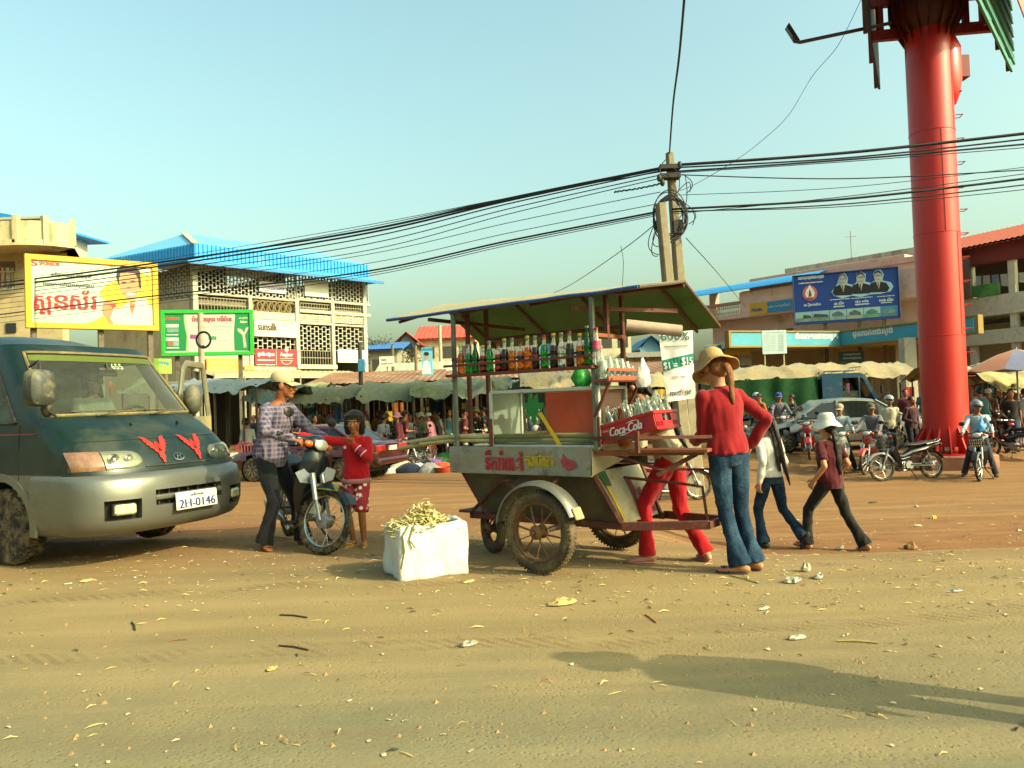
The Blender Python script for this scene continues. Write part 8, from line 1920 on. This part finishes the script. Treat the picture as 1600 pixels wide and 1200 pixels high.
S_=[('olive green tarpaulin stall behind the maroon car',448,560,25.5,30,622,.5,'#4d5236',1),('broad sage green tarpaulin stall nearest the clothes piles',556,700,24.5,29,618,.55,'#565f42',2),('green tarpaulin stall next to the cane ends of the cart',700,800,26,30,606,.45,'#596344',3),('dark grey-green tarpaulin stall behind the bottle shelf',770,880,28,32,604,.4,'#4a5648',4),('crumpled tan tarpaulin stall behind the glass case',812,925,26,30,600,.55,'#a8936a',5),('pale khaki tarpaulin stall behind the tilted crate',930,1046,27,31,600,.4,'#a89a6c',6),('teal awning stall beyond the van door',376,452,23.5,27,622,.35,'#31545a',7),('faded yellow-green tarpaulin stall beside the teal awning',418,500,27,31,618,.5,'#9a9a5c',8),('sun-bleached tan tarpaulin over the stalls behind the blue truck',1140,1290,27,31,585,.4,'#94835c',9),('cream tarpaulin stall behind the truck cab',1280,1435,27.5,31,582,.45,'#9c8c66',10),('khaki tarpaulin stall to the right of the red column',1500,1600,24,28,588,.45,'#a8935c',11),('low straw-coloured tarpaulin stall beside the parasol',1555,1680,22.5,26,600,.5,'#b5a368',12),('old brown tarpaulin stall deep in the market',480,640,31,34.5,610,.35,'#6d5a40',13),('old grey tarpaulin stall deep in the market',640,820,31.5,34.5,608,.35,'#5c5c50',14),('weathered tan tarpaulin stall deep in the market',830,1010,31.5,34.5,604,.35,'#7d6c4c',15)]
S_+=[('grey-blue sheet stall in front of the cream awning',262,402,22.5,27,604,.3,'#6d7d84',16),('dark olive tarpaulin stall left of the concrete pole',180,300,24,29,606,.35,'#5a5a3c',17),('patched green tarpaulin stall between the chairs and the loudspeaker',640,770,23.5,27,612,.4,'#515c40',18)]
for s in S_:stall(*s)
# parasol
p=ground_at(1592,21.5); zt=at(1592,545,21.5).z; T=thing('parasol','orange and blue market parasol beyond the red column','parasol',p); m=MB(); m.tube([p,V((p.x,p.y,zt+.05))],.025,8); part('pole',m,ALU(),T)
for k in range(8):
 m=MB(); a0,a1=2*math.pi*k/8,2*math.pi*(k+1)/8; c=V((p.x,p.y,zt)); r_=1.25
 rg=[[c+V((math.cos(a0+(a1-a0)*i/4)*r_*t,math.sin(a0+(a1-a0)*i/4)*r_*t,-.55*t**1.4-.05*math.sin(math.pi*i/4)*t)) for i in range(5)] for t in(.02,.35,.7,1)]; m.rings(rg,closed=False); part('canopy_panel',m,cloth(('#b06a44','#6a7090','#b08260','#b06a44')[k%4]),T,smooth=60)
 # plastic chairs
def chair(lab,pos,rz,col,group):
 T=thing('plastic_chair',lab,'chair',pos,rz,group); P=mat(col,.45,var=.08); m=MB(); m.box((0,0,.43),(.44,.44,.03),None,.01); obj('seat',m,P,T)
 for x in(-1,1):
  for y in(-1,1):m=MB(); m.bar((x*.19,y*.19,.43),(x*.23,y*.23,0),.035,.035); obj('leg',m,P,T)
 for i in range(5):m=MB(); m.bar((-.16+.08*i,-.21,.44),(-.17+.085*i,-.27,.82),.035,.015,V((0,1,0))); obj('back_slat',m,P,T)
 m=MB(); m.tube([(-.22,-.2,.44),(-.24,-.27,.74),(-.15,-.29,.86),(.15,-.29,.86),(.24,-.27,.74),(.22,-.2,.44)],.022,8); obj('back_rail',m,P,T)
 for x in(-1,1):m=MB(); m.tube([(x*.235,-.25,.66),(x*.25,.1,.64),(x*.22,.18,.44)],.018,6); obj('armrest',m,P,T)
chair('pink plastic armchair beside the maroon car',ground_at(381,22.5),R(200),'#b83c4c',None)
for i,(x,d) in enumerate(((672,27),(683,27.6),(694,26.8),(706,27.4),(660,28.2),(718,27.8))):chair('dull green plastic chair at the stalls behind the red motorcycles',ground_at(x,d),R(150+23*i),'#4d7a68','green chairs in the market')
# tables of goods, sacks, hung clothes to fill the shaded stalls
rnd=random.Random(31); CN='dark red,blue,yellow,cream,green,purple,orange,black,pink,white'.split(','); CC=['#8a2c28','#3a5a7c','#c9a23c','#d4cdbc','#5a7a4c','#7a4a78','#c4743c','#28323c','#b86a70','#d8d8d0']
def stall_table(x,d,w_,i):
 p=ground_at(x,d); T=thing('goods_table','trestle table of goods standing in the shade of the stalls','table',p,R(rnd.uniform(-12,12)),'tables in the market stalls'); m=MB(); m.box((0,0,.72),(w_,.8,.05)); obj('table_top',m,mat('#6d5438',.8),T)
 for sx in(-1,1):
  for sy in(-1,1):m=MB(); m.box((sx*(w_/2-.08),sy*.32,.35),(.06,.06,.70)); obj('leg',m,mat('#4d3c28',.8),T)
 for k in range(4):
  q=T.matrix_basis@V((rnd.uniform(-w_/2+.2,w_/2-.2),rnd.uniform(-.22,.22),.746)); ci=rnd.randrange(10); c=CC[ci]; m=MB(); h=rnd.uniform(.12,.35); r_=rnd.uniform(.12,.2)
  rs=[[q+V((math.cos(t)*r_*k2*(1+.15*noise.noise((math.cos(t)*2+k,math.sin(t)*2,z))),math.sin(t)*r_*k2,h*z)) for t in[2*math.pi*j/12 for j in range(12)]] for z,k2 in((0,.9),(.3,1),(.7,.95),(.92,.6),(1,.2))]; m.rings(rs); solo('goods_sack',m,cloth(c,.3),CN[ci]+' bundle of wares on a trestle table in the market','goods',q,group='wares on the market tables',smooth=60)
for i,(x,d) in enumerate(((455,26.5),(520,27),(585,28.5),(640,28),(735,28),(790,29),(850,28),(900,28.5),(960,29),(1010,29),(1170,29),(1230,29),(1335,29),(1400,28.5),(1530,25.5),(1585,25))):stall_table(x,d,1.7,i)
for i in range(64):
 x=rnd.choice([rnd.uniform(400,560),rnd.uniform(560,820),rnd.uniform(820,1040),rnd.uniform(1150,1420),rnd.uniform(1510,1610)]); d=rnd.uniform(28.5,33) if x<1450 else rnd.uniform(25.5,27.5); p=ground_at(x,d); z=p.z+rnd.uniform(1.5,1.95); w_=rnd.uniform(.3,.55); h=rnd.uniform(.5,.95); ci=rnd.randrange(10); c=CC[ci]; m=MB(); a=V((p.x,p.y,z))
 m.quad(a,a+V((w_,0,0)),a+V((w_*.95,0,-h)),a+V((w_*.05,0,-h)),6,5,lambda q,u,v:q+V((0,.05*math.sin(u*11+i)*(.3+v),0))); m.tube([a+V((w_/2,0,0)),V((p.x+w_/2,p.y,z+.4))],.008,5); solo('hung_garment',m,cloth(c,.2),CN[ci]+' garment hanging for sale inside the shaded stalls','clothes',a-V((0,0,h)),group='clothes hung in the stalls',smooth=60)
 # clothes piles on the ground by the maroon car
PC_=[('pink','#c47888'),('white','#d8d4c8'),('black','#1c1a1c'),('cream','#cfc2a0'),('pale blue','#a8c0cc'),('brown','#6d4a34'),('white','#dcd8cc'),('dark navy','#20263a'),('purple and green','#7a5a9c'),('orange-red','#b84a2c'),('grey','#8a8a86'),('red','#a82430'),('green','#3c7a48'),('white','#d4d0c4'),('black','#201e1e'),('tan','#a88c60')]
pts=[(618,722),(640,716),(604,732),(628,734),(650,726),(662,720),(655,737),(640,738),(676,730),(690,734),(672,738),(610,716),(697,722),(612,739),(664,732),(684,718)]
for i,((x,y),(cn,c)) in enumerate(zip(pts,PC_)):
 p=G(x,y); m=MB(); n=14; r_=rnd.uniform(.28,.45); h=rnd.uniform(.14,.3); s=i*3.7
 rs=[[p+V((math.cos(t)*r_*k*(1+.3*noise.noise((math.cos(t)*1.5+s,math.sin(t)*1.5,z*2))),math.sin(t)*r_*.6*k,h*z*(1+.35*noise.noise((math.cos(t)*2+s,math.sin(t)*2,5)))+.004)) for t in[2*math.pi*j/n for j in range(n)]] for z,k in((-.05,1.0),(.25,.98),(.55,.8),(.85,.5),(1,.15))]; m.rings(rs); solo('clothes_pile',m,cloth(c,.35),'crumpled %s clothes in the heap for sale behind the maroon car'%cn,'clothes',p,group='clothes heaped on the ground',smooth=60)
for lab,x,y,c,r_,h in(('yellow plastic container leaning by the red motorcycles',712,700,'#b8a82c',.2,.42),('black plastic bucket behind the clothes heap',620,712,'#20201e',.22,.3),('purple patterned basin among the heaped clothes',678,726,'#8a5aa8',.26,.18),('orange bowl among the heaped clothes',693,738,'#b8482c',.24,.14)):
 p=G(x,y); m=MB(); m.lathe([(r_*.75,0),(r_*.8,.01),(r_,h),(r_*.95,h),(r_*.74,.02)],p,n=20,cap=False); m.lathe([(r_*.74,.015),(r_*.1,.016)],p,n=20); solo('plastic_basin',m,mat(c,.5,var=.15),lab,'basin',p,smooth=50)
 # loudspeaker boxes behind the cart
p=G(778,712); T=thing('loudspeaker','grey loudspeaker cabinet with two round cones behind the cart','loudspeaker',p,R(-15)); m=MB(); m.box((0,0,.6),(.62,.5,1.2),None,.02); obj('cabinet',m,mat('#7a7c7c',.6,var=.1),T)
for z in(.36,.86):m=MB(); m.lathe([(.25,0),(.26,.02),(.24,.03),(.12,-.03),(.10,.0),(.02,.015)],(0,-.255,z),(0,-1,0),28); obj('speaker_cone',m,mat('#1c1c1e',.7),T)
# ------------------------------------------------------------------ motorcycles and people further off
def on_moto(lab,mpos,rz,top,bot,hat,hair=('short',),Hh=1.62,ground_foot=True,head=(0,5,0),detail=0,skin='#80543a'):
 hd=V((math.cos(rz),math.sin(rz),0)); b=V((mpos.x,mpos.y,mpos.z))+hd*-.14
 fl=dict(hip=(0,0,.895),lean=(10,16),head=head,handR=(.28,.50,1.0),handL=(-.28,.50,1.0),footR=(.20,.26,.32),footL=(-.20,.26,.32),kneeR=(.35,1,.3),kneeL=(-.35,1,.3))
 if ground_foot:fl.update(footR=(.30,.18,.085),footL=(-.30,.18,.085))
 return person(lab,b,rz-R(90),Hh,fl,top,bot,hair,hat,(mat('#2c2622',.8),'shoe'),skin,detail)
g=G(1379,752); rz=R(192); hd=V((math.cos(rz),math.sin(rz),0)); mp=V((g.x-hd.x*.61,g.y-hd.y*.61,0)); mp.z=H(mp.x,mp.y)
motorcycle('black motorcycle with a wire basket parked in front of the red column',mp,rz,'#20242a','#17181c','#8a8c8c',basket=True,steer=-8,lean=4)
g=G(1352,742); rz=R(228); hd=V((math.cos(rz),math.sin(rz),0)); mp=V((g.x-hd.x*.61,g.y-hd.y*.61,0)); mp.z=H(mp.x,mp.y)
motorcycle('red and cream motorcycle ridden by the man in a camouflage cap',mp,rz,'#a3231c','#2c2c30','#b83a2c'); on_moto('rider in a grey shirt and camouflage cap on the red motorcycle',mp,rz,(cloth('#6d6c74',.1),'long',-.09,.02),(cloth('#1a1a1e'),'trousers'),('cap',cloth('#5a5c3c',.4)),head=(40,4,0),detail=1)
g=G(1318,742); rz=R(250); hd=V((math.cos(rz),math.sin(rz),0)); mp=V((g.x-hd.x*.61,g.y-hd.y*.61,0)); mp.z=H(mp.x,mp.y)
motorcycle('dark green motorcycle behind the woman in the maroon shirt',mp,rz,'#d0ccb8','#1c3a30','#1c3a30'); on_moto('rider in a pale blue shirt and cap behind the woman in maroon',mp,rz,(cloth('#9ab0b8'),'long',-.09,.02),(cloth('#22242a'),'trousers'),('cap',cloth('#a89a7c')),head=(-20,6,0))
g=G(1530,752); rz=R(238); hd=V((math.cos(rz),math.sin(rz),0)); mp=V((g.x-hd.x*.61,g.y-hd.y*.61,0)); mp.z=H(mp.x,mp.y)
motorcycle('black motorcycle with chrome front rack stopping beside the red column',mp,rz,'#1a1c20','#17181c','#1c1c20',rack=True,steer=-10); on_moto('rider in a pale shirt and silver helmet holding a blue bag',mp,rz,(cloth('#a9bcc4'),'long',-.09,.022),(cloth('#33363c'),'trousers'),('helmet',mat('#6d7274',.25,coat=.5)),head=(30,4,0),detail=1)
bag('plastic_bag','blue plastic bag hanging from the handlebar by the red column',at(1534,676,mp.y-.25),.2,.3,mat('#3f8ac0',.5,trans=.15,var=.2),3)
g=G(1232,708); rz=R(262); mp=V((g.x,g.y+.6,0)); mp.z=H(mp.x,mp.y); motorcycle('dark motorcycle waiting behind the girl in white',mp,rz,'#22262c','#17181c','#22262c'); on_moto('rider in a checked grey shirt and blue cap behind the girl in white',mp,rz,(cloth('#6a6670',.35),'long',-.09,.02),(cloth('#1c1e24'),'trousers'),('cap',cloth('#2a4a94')),detail=1)
g=G(1198,700); mp=V((g.x,g.y+.8,0)); mp.z=H(mp.x,mp.y); motorcycle('motorcycle of the helmeted rider beside the silver car',mp,R(255),'#3a3c40','#1c1c20','#2a2c30'); on_moto('rider in a silver helmet beside the silver car',mp,R(255),(cloth('#5a5c58'),'long',-.09,.02),(cloth('#22242a'),'trousers'),('helmet',mat('#a8b4b8',.2,coat=.6)))
g=G(1093,782); rz=R(8); mp=V((g.x-.61,g.y,0)); mp.z=H(mp.x,mp.y); motorcycle('small red motorcycle half hidden behind the drink vendor',mp,rz,'#a31c20','#8a1a1c','#b0202a')
for i,(x,y,a,c,lab) in enumerate(((642,722,215,'#a8301c','orange-red motorcycle parked at the stalls behind the clothes heap'),(690,716,8,'#a31c24','red motorcycle parked sideways at the stalls'),(735,714,190,'#26303c','dark motorcycle parked near the loudspeaker'),(555,716,200,'#22262a','dark motorcycle beyond the maroon car boot'))):
 p=G(x,y); motorcycle(lab,p,R(a),c,'#1c1c20',c)
for args in(('man in a long beige shirt and brown hat walking by the clothes heap',602,716,150,'#9a8c6c','#7a7460',('bucket',cloth('#6d5440'),.14,.05),1),('person in a pale blue shirt and cap bending by the maroon car',557,712,60,'#9fb4b4','#2c2c34',('cap',cloth('#34406c')),1),('man in a pale yellow shirt and silver helmet standing by the red motorcycle',1393,716,168,'#c9c4a4','#2c2a2a',('helmet',mat('#a8acaa',.2,coat=.6)),1),('person in a dark checked shirt against the red column',1426,716,200,'#4a2c34','#1c1c24',None,1),('woman in a cream jacket and green hat beyond the red column',1536,690,100,'#c4b8a0','#3a3640',('bucket',cloth('#1c7a5c'),.15,.06),1),('shopper in dark clothes at the stalls behind the cart post',752,706,190,'#8a8a84','#2a2a30',('cap',cloth('#5a6c70')),0),('shopper in a grey top near the green chairs',632,704,170,'#7d7280','#2c2c30',None,0),('shopper in purple among the stalls',772,694,120,'#6a4a7c','#33343a',('wrap',cloth('#6d3c78')),0),('shopper in dark blue by the teal awning',398,716,160,'#2c3a4c','#24262c',None,0),('shopper in orange behind the maroon car',412,702,200,'#b8582c','#2c2c30',None,0),('seller in white behind the olive tarpaulin stall',470,700,180,'#c4c0b4','#2c2c30',None,0),('seller in teal under the green stall',528,698,210,'#3c6a6c','#2c2c30',None,0),('seller in red among the stalls behind the chairs',712,698,170,'#a33c3c','#2c2c30',None,0),('seller in dark clothes under the khaki stall',1580,672,180,'#33302e','#1c1c20',None,0),('shopper in dark red behind the truck cab',1418,690,175,'#5a2428','#24242a',None,0)):
 lab,x,y,yw,tc,bc,hat,dt=args; p=G(x,y); person(lab,p,R(yw),1.6,dict(handR=(.2,.22,.98),lean=(3,6)) if dt else{},(cloth(tc,.15),'long',-.09,.024),(cloth(bc),'trousers'),('short',),hat,(mat('#2c2622',.8),'shoe'),'#80543a',dt)
 # the crowd deeper in the market
CR=[(x,d) for x,d in zip((385,432,446,488,505,540,575,592,622,648,662,680,700,722,742,760,786,800,905,1040,1150,1185,1215,1445,1512,1548,1566,1598),(24,25.5,23.5,25,27,26,25,27.5,24,26.5,24.5,28,25.5,24,27,25,26.5,24.8,27,25,26,25.5,27,25.5,23,22.5,24.5,21.8))]
TC=['pale grey','dark blue','white','maroon','olive','orange','black','teal','pink','cream','brown']; TH=['#9a9a94','#2c3a5c','#c9c6ba','#5a2028','#5a5c3a','#b8602c','#22201e','#3a6a6c','#b0707c','#bcae8c','#6a4c38']
for i,(x,d) in enumerate(CR):
 k=(i*7)%11; hat=(None,('cap',cloth(TH[(k+3)%11])),('bucket',cloth(TH[(k+5)%11]),.16,.05),None)[i%4]; g_='people crowding the market'
 person('market goer in a %s top %s among the stalls'%(TC[k],('bareheaded','in a cap','in a brimmed hat','with bare head')[i%4]),ground_at(x,d),R((i*77)%360),1.5+.02*(i%8),dict(handR=(.18,.25,.95+.1*(i%3)),lean=(4+i%9,8+i%12)),(cloth(TH[k],.15),('long','short')[i%2],-.09,.024),(cloth(TH[(k+6)%11]),'trousers'),('short',),hat,(mat('#2c2622',.8),'shoe'),'#80543a',0,g_)
MS=[o for o in COL.objects if o.name.startswith('motorcycle') and 'stalls' in o.get('label','')]
for i,(x,y,a,lab) in enumerate(((600,706,40,'motorcycle parked behind the man in the beige shirt'),(668,708,165,'motorcycle parked in front of the green chairs'),(762,718,20,'motorcycle parked beside the loudspeaker'),(505,712,190,'motorcycle parked in the gap behind the maroon car roof'),(430,726,150,'motorcycle parked behind the man in the cap'),(1265,716,250,'motorcycle between the riders and the silver car'),(1585,716,120,'motorcycle parked at the straw-coloured stall'),(1562,704,75,'motorcycle parked near the parasol pole'))):
 c=copy_tree(MS[i%len(MS)]); c.location=G(x,y); c.rotation_euler=(R(3),0,R(a)); c['label']=lab
PS=[o for o in COL.objects if o.get('group')==g_]; rnd=random.Random(55)
for i in range(46):
 x=rnd.choice([rnd.uniform(380,560),rnd.uniform(560,810),rnd.uniform(560,810),rnd.uniform(830,1040),rnd.uniform(1150,1260),rnd.uniform(1505,1605)]); d=rnd.uniform(23,31) if x<1400 else rnd.uniform(21,27); c=copy_tree(PS[i%len(PS)]); c.location=ground_at(x,d); c.rotation_euler=(0,0,rnd.uniform(0,6.28))
for i in range(14):
 x=rnd.choice([rnd.uniform(480,800),rnd.uniform(580,800),rnd.uniform(1500,1600)]); c=copy_tree(MS[i%len(MS)]); c.location=ground_at(x,rnd.uniform(22.5,26) if x<900 else rnd.uniform(19.5,23)); c.rotation_euler=(R(3),0,rnd.uniform(0,6.28)); tag(c,'motorcycle parked in the crowd along the stalls',None,'motorcycles parked along the stalls')
 # seated truck driver
person('driver seen through the blue truck cab window',TPOS+Matrix.Rotation(R(-8),3,'Z')@V((1.16,-.35,.06)),R(-98),1.6,dict(hip=(0,0,1.24),lean=(0,6),footR=(.1,.45,.8),footL=(-.1,.45,.8),kneeR=(.1,.6,1),kneeL=(-.1,.6,1),handR=(.15,.4,1.45),handL=(-.15,.4,1.45)),(cloth('#5d5a4c'),'long',-.09),(cloth('#2a2a2c'),'trousers'),('short',),('cap',cloth('#7d6c4c')))
# promotional banner hung on the poles
def phone_banner():
 A,B,C_,D_=at(1028,505,14.9),at(1081,505,14.9),at(1087,622,14.9),at(1042,628,14.9); T=thing('pole_banner','white banner hung on the concrete poles offering 600% and $1 = $15','banner',V((D_.x,D_.y,D_.z)))
 fn=lambda p,u,v:p+V((0,.05*math.sin(u*5+v*4)*.6+.02*noise.noise((u*4,v*6,2)),0)); m=MB(); m.quad(A,B,C_,D_,12,24,fn); part('sheet',m,mat('#e2e2da',.6,var=.04),T,smooth=60)
 def Q(u,v,o=.02):p=(A*(1-u)+B*u)*(1-v)+(D_*(1-u)+C_*u)*v; return fn(p,u,v)-V((0,o,0))
 def tx(s,u,v,h,w_,col,o=.02,sh=0):m=MB(); text(m,s,(0,0,0),(1,0,0),(0,0,1),h,w_,shear=sh,bold=.006,fn=lambda x,y:Q(u+x,v-y,o)); part('lettering',m,mat(col,.6,var=.05),T,smooth=0,fix=False)
 m=MB(); vs=[Q(i/10,v0-.075*(i/10),.012) for v0 in(.475,.61) for i in range(11)]; m.add(vs,[(i,i+1,12+i,11+i) for i in range(10)]); part('green_band',m,mat('#12806c',.6,var=.05),T,smooth=0)
 tx('600%',.46,.17,.105,.84,'#176a5c'); tx('បន្ថែម',.48,.05,.05,.36,'#1f8a7c'); tx('រាល់ពេលបញ្ចូលទឹកប្រាក់',.48,.30,.022,.72,'#6a7a78'); tx('$1 =',.24,.55,.10,.42,'#eaf0e8',.026); tx('$15',.78,.505,.11,.36,'#eaf0e8',.026); tx('1777 * 097',.5,.70,.03,.5,'#7a8482'); tx('metf  ne',.5,.895,.075,.74,'#33383a'); tx('o',.585,.897,.05,.075,'#c4282c'); tx('www.metfone.com.kh',.6,.935,.014,.4,'#7a8482')
phone_banner()
# ------------------------------------------------------------------ litter on the ground
rnd=random.Random(77)
def scrap_field(nm,lab,n,mt_,smin,smax,asp,ymin=640,fl=.004):
 m=MB()
 for i in range(n):
  for _ in range(30):
   x=rnd.uniform(-100,1700); y=rnd.choice([rnd.uniform(780,930),rnd.uniform(770,920),rnd.uniform(780,960),rnd.uniform(740,880),rnd.uniform(900,1200)])
   if rnd.random()<(1.15-(y-760)/440*.95):break
  p=G(x,y); s=rnd.uniform(smin,smax); a=rnd.uniform(0,6.28); u=V((math.cos(a),math.sin(a),0))*s; w_=V((-math.sin(a),math.cos(a),0))*s*asp*rnd.uniform(.5,1.3); z=V((0,0,fl)); k=V((0,0,rnd.uniform(0,s*.35)))
  m.add([p+z-u-w_*.7,p+z+k+V((0,0,.002))-w_,p+z+u*.9-w_*.3,p+z+u+w_*.6,p+z+k*.6+w_,p+z-u*.8+w_*.8],[(0,1,4,5),(1,2,3,4)])
 o=obj(nm,m,mt_,None,kind='stuff',smooth=0,fix=False); tag(o,lab,'litter')
scrap_field('paper_scraps','small pale scraps of paper and plastic strewn over the lot',900,mat('#c4b690',.8,var=.25,vs=3),.005,.018,.5)
scrap_field('straw_bits','dry straw and cane fibres strewn over the lot',1300,mat('#c4a868',.85,var=.3,vs=3),.012,.045,.09)
scrap_field('dark_bits','dark twigs and leaf bits strewn over the lot',420,mat('#3f3120',.9,var=.3),.006,.028,.22)
m=MB()
for i in range(1000):
 p=G(rnd.uniform(-50,1650),rnd.choice([rnd.uniform(760,930),rnd.uniform(780,1180)])); r_=.003+.013*rnd.random()**3; a=rnd.uniform(0,6); P=[p+V((math.cos(a+t)*r_,math.sin(a+t)*r_,0)) for t in(0,1.4,2.9,4.5)]; m.add(P+[p+V((r_*.2,0,r_*.9))],[(0,1,4),(1,2,4),(2,3,4),(3,0,4)])
o=obj('pebbles',m,mat('#9c7a50',.9,var=.3,vs=2),None,kind='stuff',smooth=0); tag(o,'small earth clods and pebbles scattered over the lot','pebbles')
def crumple(lab,px,py,L_,W_,Hh,mt_,seed,nm='litter_scrap',cat='litter'):
 L_*=.75; W_*=.8; Hh*=.7; p=G(px,py); m=MB(); a=(seed*1.7)%6.28; n=12; rs=[]
 for z,k in((.0,.85),(.25,1.05),(.65,.95),(.9,.7),(1,.4)):
  rs.append([p+Matrix.Rotation(a*.2,3,'Z')@V((math.cos(t)*L_/2*k*(1+.45*noise.noise((math.cos(t)*2+seed,math.sin(t)*2,z))),math.sin(t)*W_/2*k*(1+.4*noise.noise((math.cos(t)*2,math.sin(t)*2+seed,z))),.003+Hh*z*.75*(1+1.1*noise.noise((math.cos(t)*2.2*k+seed,math.sin(t)*2.2*k,4))))) for t in[2*math.pi*i/n for i in range(n)]])
 m.rings(rs); solo(nm,m,mt_,lab,cat,p,smooth=25)
CLP=mat('#a8a48c',.3,var=.1,trans=.45,bump=.4,bs=30); WHP=mat('#b5af98',.6,var=.1); TAN=mat('#b39a5c',.8,var=.25,vs=14)
crumple('crumpled clear plastic bag standing up behind two others near the jeans',1260,893,.09,.07,.09,CLP,1,'plastic_litter'); crumple('crumpled clear plastic bag lying left of the group near the jeans',1240,910,.18,.10,.06,CLP,2,'plastic_litter'); crumple('crumpled clear plastic cup lying right of the group near the jeans',1279,904,.14,.07,.05,CLP,3,'plastic_litter')
crumple('brown lump of broken brick on the red earth',1424,858,.17,.13,.11,mat('#8a6a44',.9,var=.25,vs=9,bump=.4),4,'brick_lump','stone'); crumple('tan crumpled wrapper with a dark edge before the cart',878,944,.26,.12,.045,TAN,5); crumple('flattened translucent plastic bag on the asphalt',733,1008,.17,.07,.025,CLP,6,'plastic_litter')
crumple('ochre crumpled scrap alone on the grey asphalt',425,1047,.085,.04,.025,TAN,7); crumple('white torn paper scrap with pointed ends',1245,999,.13,.05,.03,WHP,8); crumple('white paper strip near the road shadow',1193,952,.13,.035,.012,WHP,9); crumple('yellow fruit peel on the red earth',1458,810,.20,.10,.05,mat('#c9a63c',.7,var=.2),10); crumple('white plastic scrap beyond the yellow peel',1432,792,.13,.08,.04,WHP,11); crumple('pale plastic scrap short of the yellow peel',1434,822,.15,.08,.03,WHP,12); crumple('clear plastic scrap by the sandal of the woman in maroon',1312,858,.15,.08,.04,CLP,13,'plastic_litter'); crumple('white plastic scrap under the girl in red',640,798,.17,.07,.03,WHP,14); crumple('grey-blue pen-like stub lying on the dirt',1493,925,.12,.03,.02,mat('#6d7a80',.5),15); crumple('pale scrap of shell on the right of the lot',1592,830,.1,.06,.03,WHP,16); crumple('cream husk of cane beside the foam box',733,910,.13,.04,.02,mat('#c9b878',.7),17); crumple('small white scrap alone on the near asphalt',546,1096,.035,.02,.008,WHP,18); crumple('dark rag flattened on the dirt ahead of the women',1363,786,.22,.10,.03,mat('#3a3026',.9),19); crumple('white scrap of packaging on the dusty road edge',106,913,.09,.05,.012,WHP,20); crumple('small twisted yellow leaf near the white packaging',136,909,.14,.05,.03,TAN,21)
for lab,x0,y0,x1,y1,r_,c in(('dark stick lying on the dusty asphalt, the one nearer the foam box',437,962,480,966,.008,'#3c2c1c'),('dark stick lying on the asphalt beyond the ochre scrap',436,1010,482,1017,.008,'#44321e'),('short dark twig end-on to the road',206,973,211,986,.008,'#33281a'),('pale bamboo splinter lying on the dirt',1308,1003,1372,1006,.009,'#a8935c'),('orange straw lying before the cart',1008,961,1026,974,.007,'#b8702c'),('thin reddish twig on the asphalt',264,1003,292,1000,.006,'#8a5a44'),('green stem lying by the jeans',1140,900,1185,912,.006,'#7a8a34')):
 a,b=G(x0,y0),G(x1,y1); m=MB(); r_*=.6; m.tube([a+V((0,0,r_)),a.lerp(b,.5)+V((0,.01,r_*1.6)),b+V((0,0,r_))],r_,6); solo('stick',m,mat(c,.85,var=.2),lab,'stick',a)
bpy.data.scenes.remove(WORK)
